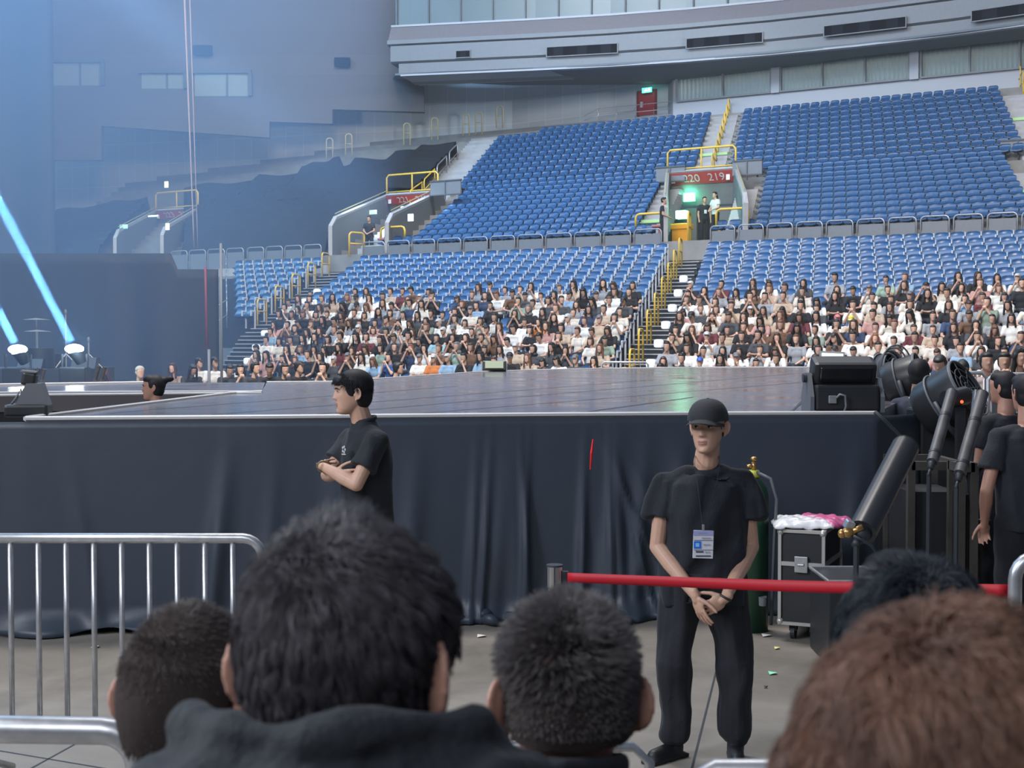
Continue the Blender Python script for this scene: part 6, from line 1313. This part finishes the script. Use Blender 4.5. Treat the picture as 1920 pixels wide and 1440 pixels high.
tube(1815, 880, 1832, 735, 9.5, 9.9, 16, 'third slim tube half hidden behind the crew-side tube', M_tube)
b = MB(); q = G(1590, 998, 7.65); b.ell((0, 0, 0), (0.035, 0.03, 0.03)); b.cyl((0.02, 0, 0), (0.08, 0, 0.03), 0.018); b.ell((-0.035, 0, -0.008), (0.022, 0.022, 0.026)); v = b.build('brass_valve', mat('brass'), tb, smooth=True); v.location = q-ta; v['label'] = 'shiny brass valve'
b = MB(); b.bbox((0, 0, 0), (0.05, 0.05, 0.05), (0.3, 0.4, 0.2), b=0.008); v = b.build('pressure_fitting', M_steel, tb); v.location = G(1592, 984, 7.66)-ta
b = MB(); P = [G(u_, v_, 7.6)-ta for u_, v_ in ((1600, 1005), (1615, 1012), (1633, 1022), (1650, 1045))]; b.ring_tube(P, 0.008, 8); b.build('hose', M_dark, tb, smooth=True)
# stand that carries the tubes and the low frames behind
def frame_stand(u0, v0, u1, Y, lab, depth=0.6, m_=None):
    a = G(u0, v0, Y); c = G(u1, v0, Y); r = thing('equipment_frame', lab, 'frame', (a.x, Y, 0)); w = c.x-a.x; h = a.z; m_ = m_ or mat('worn_frame', (0.055, 0.05, 0.047), 0.6, noise=0.2)
    for x in (0, w):
        for y in (0, depth): b = MB(); b.box((x, y, h/2), (0.05, 0.05, h)); b.build('leg', m_, r)
    b = MB(); b.box((w/2, 0, h-0.03), (w, 0.05, 0.06)); b.box((w/2, depth, h-0.03), (w, 0.05, 0.06)); b.box((0, depth/2, h-0.03), (0.05, depth, 0.06)); b.box((w, depth/2, h-0.03), (0.05, depth, 0.06)); b.build('top_frame', m_, r); b = MB(); b.box((w/2, depth/2, h*0.45), (w, depth-0.04, h*0.75)); b.build('black_box', M_black, r); return r
frame_stand(1708, 865, 1800, 9.6, 'worn frame trestle behind the slim confetti tubes'); frame_stand(1722, 815, 1812, 10.8, 'second worn frame below the black fan', 0.5); frame_stand(1802, 868, 1826, 9.3, 'narrow pale trestle leg beside the crew member', 0.2)
a = G(1556, 1092, 8.7); c = G(1668, 1078, 8.7); lc = thing('road_case', 'low black case with a thin pale rim behind the flight case', 'case', ((a.x+c.x)/2, 9.0, 0)); w_ = c.x-a.x
b = MB(); b.bbox((0, 0, a.z/2), (w_, 0.55, a.z-0.01), b=0.01); b.build('body', M_case, lc)
b = MB(); b.ring_tube([(-w_/2, -0.275, a.z), (w_/2, -0.275, a.z), (w_/2, 0.275, a.z), (-w_/2, 0.275, a.z)], 0.012, 6, closed=True); b.build('rim', M_steel, lc)
# black masking drape behind the gear on the right
c0_ = G(1650, 900, 10.9); c1_ = G(1860, 900, 10.6)
x = drape('masking_cloth', [(c0_.x, 10.95), (c1_.x-0.1, 11.1)], 0.0, 1.15, M_black, 3, 0.03, 'black cloth hanging behind the tubes on the right', kind='x', cat='cloth')
# ---------------- big stage lights on the deck edge ----------------
M_body = mat('fixture_black', (0.022, 0.024, 0.028), 0.4, spec=0.5, noise=0.1); M_side = mat('fixture_grey', (0.13, 0.14, 0.16), 0.5)
p = GZ(1585, 773.5, ST); fx = thing('stage_light', 'large black strobe stage light on the right corner of the stage', 'stage light', (p.x, p.y+0.18, ST), 0.0)
sc = 2600/p.y; w = 120/sc
b = MB(); b.bbox((0.02, 0, 0.11), (w, 0.34, 0.20), b=0.02); b.build('base', M_body, fx)
b = MB(); b.prism([(-w/2-0.02, -0.17, 0.0), (-w/2-0.02, -0.17, 0.12), (-w/2-0.02, -0.06, 0.30), (-w/2-0.02, 0.06, 0.30), (-w/2-0.02, 0.17, 0.12), (-w/2-0.02, 0.17, 0)], (0.03, 0, 0)); b.build('side_bracket', M_side, fx); b = MB(); b.prism([(w/2+0.03, -0.17, 0.0), (w/2+0.03, -0.17, 0.12), (w/2+0.03, -0.06, 0.26), (w/2+0.03, 0.06, 0.26), (w/2+0.03, 0.17, 0.12), (w/2+0.03, 0.17, 0)], (0.03, 0, 0)); b.build('side_bracket', M_side, fx)
b = MB(); b.bbox((0.02, 0.0, 0.31), (w*1.0, 0.20, 0.20), (0.35, 0, 0), b=0.035); b.build('head', M_body, fx); b = MB(); b.bbox((0.02, -0.108, 0.285), (w*0.82, 0.02, 0.12), (0.35, 0, 0), b=0.01); b.build('lens_panel', mat('lens_dark', (0.008, 0.009, 0.012), 0.15, spec=0.8), fx)
b = MB(); b.cyl((-w/2-0.05, -0.02, 0.26), (-w/2+0.02, -0.02, 0.26), 0.035, n=16); b.build('tilt_knob', M_dark, fx, angle=40); b = MB(); b.ring_tube([(-0.08, -0.18, 0.10), (-0.05, -0.21, 0.14), (-0.01, -0.21, 0.13), (0.0, -0.2, 0.05), (-0.02, -0.19, -0.02)], 0.009, 8); b.build('power_cable', M_greyp, fx, smooth=True); b = MB(); b.bbox((-0.1, -0.18, 0.1), (0.06, 0.03, 0.06), b=0.006); b.build('socket', M_steel, fx)
b = MB(); b.bbox((0.06, 0, 0.215), (0.12, 0.1, 0.02), b=0.004); b.build('yoke_plate', M_greyp, fx)
p = GZ(30, 783, ST); p.y += 0.2; mh = thing('stage_light', 'black moving head light on the left front corner of the stage', 'stage light', (p.x, p.y, ST), 0.2)
b = MB(); b.bbox((0.02, 0, 0.045), (0.30, 0.3, 0.09), b=0.02); b.build('base', M_body, mh); b = MB(); b.prism([(-0.06, -0.12, 0.08), (0.02, -0.12, 0.24), (0.12, -0.12, 0.24), (0.17, -0.12, 0.08)], (0, 0.24, 0)); b.build('yoke', M_side, mh); b = MB(); b.bbox((0.03, 0, 0.27), (0.10, 0.14, 0.10), (0, 0.2, 0), b=0.02); b.build('head', M_body, mh); b = MB(); b.box((0.03, 0, 0.325), (0.11, 0.14, 0.012), (0, 0.1, 0)); b.build('lens', M_greyp, mh); b = MB(); b.ring_tube([(-0.12, -0.05, 0.05), (-0.05, -0.1, 0.14), (-0.02, -0.1, 0.2), (0.0, -0.1, 0.12)], 0.008, 8); b.build('cable', M_greyp, mh, smooth=True)
# small floodlight at the far edge of the stage
p = GZ(927, 696.5, ST); fd = thing('floodlight', 'small floodlight with pale green lens at the far stage edge', 'stage light', (p.x, p.y-0.1, ST)); k_ = p.y/2600
b = MB(); b.bbox((0, 0, 10*k_), (44*k_, 0.2, 18*k_), (-0.2, 0, 0), b=0.02); b.build('housing', M_body, fd); b = MB(); b.box((0, -0.115, 13*k_), (34*k_, 0.02, 13*k_), (-0.2, 0, 0)); b.build('lens', mat('flood_lens', (0.35, 0.42, 0.30), 0.3), fd)
for sx in (-1, 1): b = MB(); b.box((sx*23*k_, 0, 9*k_), (2*k_, 0.06, 20*k_)); b.build('bracket', M_steel, fd)
# laptop and teal cloth behind the big light
p = GZ(1566, 690, ST); lp_ = thing('monitor', 'small bright monitor standing at the far stage edge behind the big light', 'monitor', (p.x, 20, 0)); a = G(1560, 672, 20); lp_.location = (a.x, 20, ST)
b = MB(); b.bbox((0, 0, a.z-ST), (0.36, 0.05, 0.20), (-0.25, 0.05, 0), b=0.01); b.build('casing', M_greyp, lp_); b = MB(); b.box((0, -0.032, a.z-ST), (0.31, 0.01, 0.15), (-0.25, 0.05, 0)); b.build('screen', mat('screen_white', (0.7, 0.75, 0.75), 0.4, emit=(0.8, 0.95, 0.95), es=0.7), lp_); b = MB(); b.box((0.03, 0, 0.02), (0.45, 0.3, 0.05)); b.box((0, 0, 0.08), (0.05, 0.05, 0.15)); b.build('stand', M_steel, lp_)
b = MB(); b.bbox((0, 0, 0.06), (0.32, 0.3, 0.12), b=0.05); x = b.build('folded_cloth', mat('teal_cloth', (0.04, 0.50, 0.38), 0.7)); a = G(1612, 686, 20); x.location = (a.x, 20, ST); tag(x, 'teal folded cloth behind the big stage light', 'cloth')
# ---------------- round fans and cable coils ----------------
def fan(u_, v_, Y, R_, yaw, pit, lab, depth=0.3):
    c = G(u_, v_, Y); r = thing('drum_fan', lab, 'fan', c, 0); r.rotation_euler = (pit, 0, yaw); b = MB(); n = 36
    P = [(0, -depth/2, 0), (0, -depth/2+0.02, 0), (0, depth/2-0.05, 0), (0, depth/2, 0)]; rr = [R_, R_, R_*0.97, R_*0.82]
    b.ring_tube(P, rr, n, cap=False); b.ring_tube([(0, depth/2, 0), (0, depth/2+0.01, 0)], [R_*0.82, 0.02], n); b.build('drum', M_body, r, angle=40)
    b = MB()
    for f_ in (1.01, 0.72, 0.45, 0.2): b.ring_tube([(R_*f_*math.cos(a), -depth/2, R_*f_*math.sin(a)) for a in [math.pi*2*t/32 for t in range(32)]], 0.009 if f_ > 1 else 0.005, 6, closed=True)
    for t in range(8): a = math.pi*2*t/8; b.cyl((0, -depth/2, 0), (R_*math.cos(a), -depth/2, R_*math.sin(a)), 0.004, n=5)
    b.build('grille', M_darkg, r, smooth=True); b = MB()
    for y in (-depth/2+0.01, 0.03): b.ring_tube([(R_*1.02*math.cos(a), y, R_*1.02*math.sin(a)) for a in [math.pi*2*t/36 for t in range(36)]], 0.010, 6, closed=True)
    b.build('rim_band', M_side, r, smooth=True); b = MB(); 
    for t in range(5): a = math.pi*2*t/5; b.prism([(0.04*math.cos(a), 0.02, 0.04*math.sin(a)), (R_*0.85*math.cos(a+0.15), 0.05, R_*0.85*math.sin(a+0.15)), (R_*0.85*math.cos(a+0.6), -0.03, R_*0.85*math.sin(a+0.6))], (0, 0.01, 0))
    b.build('blades', M_dark, r); b = MB(); b.ring_tube([(-R_*1.06, 0, 0), (-R_*1.06, 0, -R_*0.9), (-R_*0.8, 0, -R_*1.35), (R_*0.8, 0, -R_*1.35), (R_*1.06, 0, -R_*0.9), (R_*1.06, 0, 0)], 0.02, 8); b.build('yoke', M_dark, r, smooth=True)
    return r
fan(1775, 752, 10.7, 0.235, 0.9, -0.55, 'big black drum fan beside the crew member in navy', 0.40)
fan(1694, 712, 12.6, 0.20, 1.1, -0.3, 'black drum fan just behind the leaning crew member', 0.32)
fan(1660, 700, 13.4, 0.19, 0.8, -0.2, 'black coil-wrapped drum fan next to the big stage light', 0.2)
for (u_, v_, Y, h_) in ((1775, 800, 10.9, 0), (1694, 760, 12.8, 0), (1660, 745, 13.6, 0)):
    c = G(u_, v_, Y); b = MB(); b.bbox((0, 0, (c.z+0.15)/2), (0.5, 0.4, c.z+0.15-0.01), b=0.02); x = b.build('speaker_case', M_body); x.location = (c.x, Y+0.05, 0); tag(x, 'black case under the %s drum fan' % {1775: 'big', 1694: 'middle', 1660: 'leftmost'}[u_], 'case')
cl = thing('cable_coil', 'looped black cable hanging by the leftmost drum fan', 'cable', G(1665, 700, 12.9))
for q in range(4):
    b = MB(); R_ = 0.14+0.015*q; b.ring_tube([(R_*0.75*math.cos(a)+0.02*q, -0.02*q, R_*1.1*math.sin(a)+0.03+0.01*q) for a in [math.pi*2*t/30 for t in range(30)]], 0.008, 7, closed=True); b.build('loop', M_darkg if q % 2 else M_side, cl, smooth=True)
b = MB(); P = [G(u_, v_, 10.0) for u_, v_ in ((1640, 772), (1660, 790), (1690, 820), (1720, 850))]; b.ring_tube(P, 0.014, 8); tag(b.build('cable', M_dark, smooth=True), 'black cable running down from the stage corner', 'cable')
# small speaker boxes and red-lit lamp near the tubes
c = G(1805, 750, 10.2); b = MB(); b.cyl((-0.12, 0, 0), (0.05, 0.1, 0.03), 0.07, n=18); b.box((0, 0.05, -c.z/2-0.03), (0.06, 0.06, c.z-0.06)); x = b.build('spot_lamp', M_body, angle=40); x.location = c; tag(x, 'short black lamp with a red glint between the slim tubes', 'lamp')
b = MB(); b.ell((-0.03, -0.075, -0.01), 0.012); b.build('red_led', mat('red_led', (0.6, 0.02, 0.01), emit=(1, 0.08, 0.02), es=3), x)
c = G(1775, 838, 9.9)
# right-hand crowd barrier in front of the first rows
def fence_far(u0, u1, v, Y, lab):
    a = G(u0, v, Y); c = G(u1, v, Y); r = thing('crowd_barrier', lab, 'barrier', (a.x, Y, 0)); w = c.x-a.x; h = a.z; b = MB(); b.ring_tube([(0, 0, 0), (0, 0, h-0.06), (0.06, 0, h), (w-0.06, 0, h), (w, 0, h-0.06), (w, 0, 0)], 0.025, 8); b.build('frame', M_rail, r, smooth=True)
    n = max(3, int(w/0.16)); b = MB(); b.box((w/2, 0, h*0.45), (w-0.1, 0.02, h*0.8)); b.build('mesh_panel', M_darkg, r)
    for q in range(1, min(n, 14)): b = MB(); b.cyl((w*q/n, -0.02, 0.05), (w*q/n, -0.02, h-0.02), 0.008, n=6); b.build('bar', M_rail, r)
fence_far(1788, 1850, 699, 16.5, 'grey barrier where people rest their hands, left piece'); fence_far(1853, 1960, 702, 16.0, 'grey barrier at the right edge behind the crew')
fence_far(1128, 1215, 679, 32.2, 'grey barrier at the foot of the centre stair')
# people leaning on that barrier
for k, (u_, v_, Y, pose, hk, tp, lab) in enumerate(((1768, 690, 18.5, 'down', 'short', (0.62, 0.62, 0.6), 'person in white T-shirt bowing their head behind the right barrier'), (1808, 700, 18.2, 'down', 'short', (0.02, 0.02, 0.025), 'person in black bowing beside the one in white at the right barrier'), (1850, 690, 17.6, 'side', 'short', (0.30, 0.25, 0.25), 'person with patterned top leaning at the barrier end'), (1883, 690, 17.4, 'phone', 'short', (0.6, 0.5, 0.5), 'person with hands up beside the crew heads at the right edge'), (1912, 680, 17.2, 'chin', 'long', (0.05, 0.05, 0.06), 'dark haired person at the very right edge above the crew'))):
    loc = G(u_, v_-12, Y); z0 = loc.z-1.25; b = link('person', CB[pose][0]); b.location = (loc.x, Y, z0); b.rotation_euler = (0, 0, RZ+0.1*k); b.color = skinc(); tag(b, lab, 'person')
    h = link('hair', CH[(pose, hk)], b); h.color = (0.012, 0.012, 0.012, 1); t = link('shirt', CB[pose][1], b); t.color = tuple(tp)+(1,); link('trousers', CB[pose][2], b)
    if z0 > 0.05: g = MB(); g.box((0, 0.1, (z0+0.40)/2), (0.44, 0.42, z0+0.40)); y = g.build('bench_seat', M_dark); y.location = (loc.x, Y, 0); y.rotation_euler = (0, 0, RZ); tag(y, 'dark seat block under the '+lab[:46], 'seat')
# ---------------- scaffold pole, rope, stage-left band gear, beam lamps ----------------
a = G(414, 456, 27.5); c = GZ(414, 705, ST); b = MB(); b.cyl((0, 0, 0), (0.0, 0, a.z), 0.026, n=10); x = b.build('scaffold_pole', M_side, smooth=True); x.location = (a.x, 27.5, 0); tag(x, 'tall grey scaffold pole left of the blue seats', 'pole')
b = MB(); b.cyl((0, 0, 0), (0, 0, G(392, 655, 28).z), 0.03, n=8); x = b.build('scaffold_pole', M_side, smooth=True); x.location = (G(392, 700, 28).x, 28, 0); tag(x, 'short grey pole left of the tall scaffold pole', 'pole')
# side framework of the small block
b = MB()
for i in range(0, 10):
    p0 = PL(lll_left(min(i, 8))-0.35, i, 0.0); b.cyl(p0, p0+Vector((0, 0, 1.05)), 0.02, n=6); p1 = PL(lll_left(min(i+1, 8))-0.35, i+1, 0.0); b.cyl(p0+Vector((0, 0, 1.05)), p1+Vector((0, 0, 1.05)), 0.02, n=6); b.cyl(p0+Vector((0, 0, 0.5)), p1+Vector((0, 0, 0.5)), 0.016, n=6)
tag(b.build('side_railing', M_rail, smooth=True), 'grey stepped railing down the left side of the small blue block', 'railing')
M_rope = mat('pale_strap', (0.50, 0.42, 0.45), 0.6)
for (u0, u1, r_, lab) in ((344, 364, 0.085, 'thick pale hanging strap from the roof, left one'), (354, 371, 0.05, 'thinner pinkish strap hanging beside the thick one')):
    b = MB(); P = [G(u0+(u1-u0)*f, -60+525*f, 48) for f in [t/12 for t in range(13)]]; b.ring_tube(P, [r_*(1-0.55*t/12) for t in range(13)], 8, flat=0.4); tag(b.build('hanging_strap', M_rope, smooth=True), lab, 'strap')
b = MB(); b.ring_tube([G(385, 500, 39), G(386, 570, 39), G(388, 650, 39)], 0.035, 6); tag(b.build('red_strap', mat('dull_red', (0.22, 0.04, 0.06), 0.6), smooth=True), 'dark red strap hanging in front of the black curtain', 'strap')
def beamlamp(u_, v_, Y, tu, tv, TY, lab, p_=900):
    c = G(u_, v_, Y); t = G(tu, tv, TY); d = (t-c).normalized(); r = thing('beam_light', lab, 'stage light', (c.x, c.y, 0)); b = MB(); b.cyl((0, 0, c.z-0.06)-d*0.25 if False else Vector((0, 0, c.z))-d*0.30, Vector((0, 0, c.z))-d*0.02, 0.10, 0.15, 20); b.build('head', M_body, r, angle=40)
    b = MB(); b.ell((0, -0.02, c.z), (0.18, 0.15, 0.09), None, 16, 10); b.build('lens', mat('beam_lens', (0.9, 0.95, 1), 0.3, emit=(0.75, 0.92, 1.0), es=25.0), r)
    b = MB(); b.bbox((0, 0, 0.1+(c.z-0.45)/2), (0.5, 0.4, max(0.1, c.z-0.45)), b=0.03); b.build('base', M_body, r); b = MB(); b.ring_tube([(-0.24, 0, c.z-0.1), (-0.24, 0, c.z-0.42), (0.24, 0, c.z-0.42), (0.24, 0, c.z-0.1)], 0.03, 8); b.build('yoke', M_body, r)
    s = lamp('AREA', 'beam', c+d*0.16, t, p_, (0.42, 0.78, 1.0), 0.17); s.data.shape = 'DISK'; s.data.spread = math.radians(1.6); return r
beamlamp(140, 654, 26.5, -60, 265, 25.0, 'beam stage light right of its twin, throwing a thin blue ray up left', 280); beamlamp(34, 655, 26.5, -95, 405, 25.2, 'leftmost beam stage light throwing a thin blue ray', 280)
lamp('POINT', 'lens_glare', G(140, 650, 26.2), (0, 0, 0), 60, (0.6, 0.88, 1.0), 0.1)
# riser with band instruments in the dark
rp = G(-60, 700, 29); rb = G(176, 700, 29); b = MB(); b.box(((rp.x+rb.x)/2, 29.4, 0.75), (rb.x-rp.x, 2.2, 1.5)); struct(b.build('floor_riser', M_dark), 'dark riser with band gear at the far left')
zz = 1.5
for (u_, Y, h_, w_, lab, nm) in ((75, 28.7, 0.42, 0.6, 'dark drum on the riser between the two beam lights', 'drum'), (100, 29.2, 0.30, 0.5, 'smaller drum beside the first on the dark riser', 'drum'), (160, 28.7, 0.22, 0.5, 'low wedge monitor right of the beam lights', 'wedge'), (60, 28.4, 0.2, 0.5, 'low wedge monitor left on the riser', 'wedge')):
    x0 = G(u_, 690, Y).x; b = MB()
    if nm == 'drum': b.cyl((0, 0, 0), (0, 0, h_), w_/2, n=24)
    else: b.prism([(-w_/2, -0.2, 0), (-w_/2, 0.2, 0), (-w_/2, 0.2, h_), (-w_/2, -0.05, h_)], (w_, 0, 0))
    x = b.build('floor_drum' if nm == 'drum' else 'wedge_monitor', M_body, angle=40); x.location = (x0, Y, zz); tag(x, lab, 'drum' if nm == 'drum' else 'speaker')
for (u_, v_, Y, lab) in ((70, 622, 28.9, 'round cymbal on a stand left of the right beam light'), (123, 588, 29.0, 'high microphone stand on the dark riser'), (68, 600, 29.3, 'second thin stand behind the cymbal'), (166, 640, 28.8, 'short microphone stand right of the beam lights')):
    c = G(u_, v_, Y); r = thing('instrument_stand', lab, 'stand', (c.x, Y, zz)); h = c.z-zz; b = MB(); b.cyl((0, 0, 0.0), (0, 0, h), 0.015, n=6)
    for t in range(3): a = t*2.1; b.cyl((0, 0, 0.3), (0.28*math.cos(a), 0.28*math.sin(a), 0.01), 0.012, n=6)
    b.build('tripod', M_rail, r); b = MB()
    if 'cymbal' in lab: b.ring_tube([(0, 0, h), (0, 0, h+0.01), (0, 0, h+0.04)], [0.28, 0.25, 0.03], 24)
    else: b.ell((0, 0, h+0.03), (0.03, 0.03, 0.06))
    b.build('cymbal' if 'cymbal' in lab else 'microphone', M_side, r, smooth=True)
k = 0
for (u0, v0, u1, v1) in ((66, 712, 73, 690), (78, 712, 83, 692), (178, 712, 186, 686), (190, 712, 197, 688)):
    k += 1; a = G(u0, v0, 20.5); c = G(u1, v1, 20.5); b = MB(); b.cyl((0, 0, 0), c-a, 0.03, n=12); b.cyl((0, 0, 0), (0, 0, -(a.z-ST)-0.0) if False else (0, 0, -0.02), 0.05); x = b.build('confetti_tube', M_tubeg, angle=40); x.location = a+Vector((0, 0, ST-a.z+0.02)) if False else a; tag(x, 'small dark confetti tube on the far runway edge, %s from left' % ORD[k], 'tube', 'small tubes on the far runway')
# confetti scraps on the floor
for (u_, v_, w, colr, lab) in ((903, 1193, 0.06, (0.7, 0.7, 0.68), 'white paper scrap on the floor between the two big heads'), (180, 1213, 0.05, (0.7, 0.7, 0.7), 'white scrap on the floor behind the barrier'), (265, 1183, 0.04, (0.7, 0.3, 0.3), 'pinkish scrap on the floor behind the barrier'), (1457, 1216, 0.035, (0.7, 0.72, 0.25), 'yellow paper scrap right of the guard legs'), (1449, 1263, 0.05, (0.25, 0.75, 0.45), 'green paper scrap right of the guard legs'), (1437, 1192, 0.06, (0.65, 0.65, 0.65), 'white scrap at the foot of the green cylinder'), (1185, 1167, 0.05, (0.65, 0.65, 0.66), 'white scrap on the floor left of the guard'), (12, 1168, 0.06, (0.7, 0.7, 0.72), 'white scrap beside the left road case'), (1436, 1289, 0.02, (0.03, 0.03, 0.03), 'tiny dark scrap on the floor right of the guard')):
    c = GZ(u_, v_, 0.004); b = MB(); b.grid([[(-w/2, -w*0.6, 0), (w/2, -w*0.35, 0.01)], [(-w/2, w*0.5, 0.008), (w/2, w*0.3, 0)]], (0, 0, 0.002)); x = b.build('paper_scrap', mat('scrap_%.2f_%.2f' % (colr[0], colr[1]), colr, 0.7)); x.location = c; tag(x, lab, 'scrap')
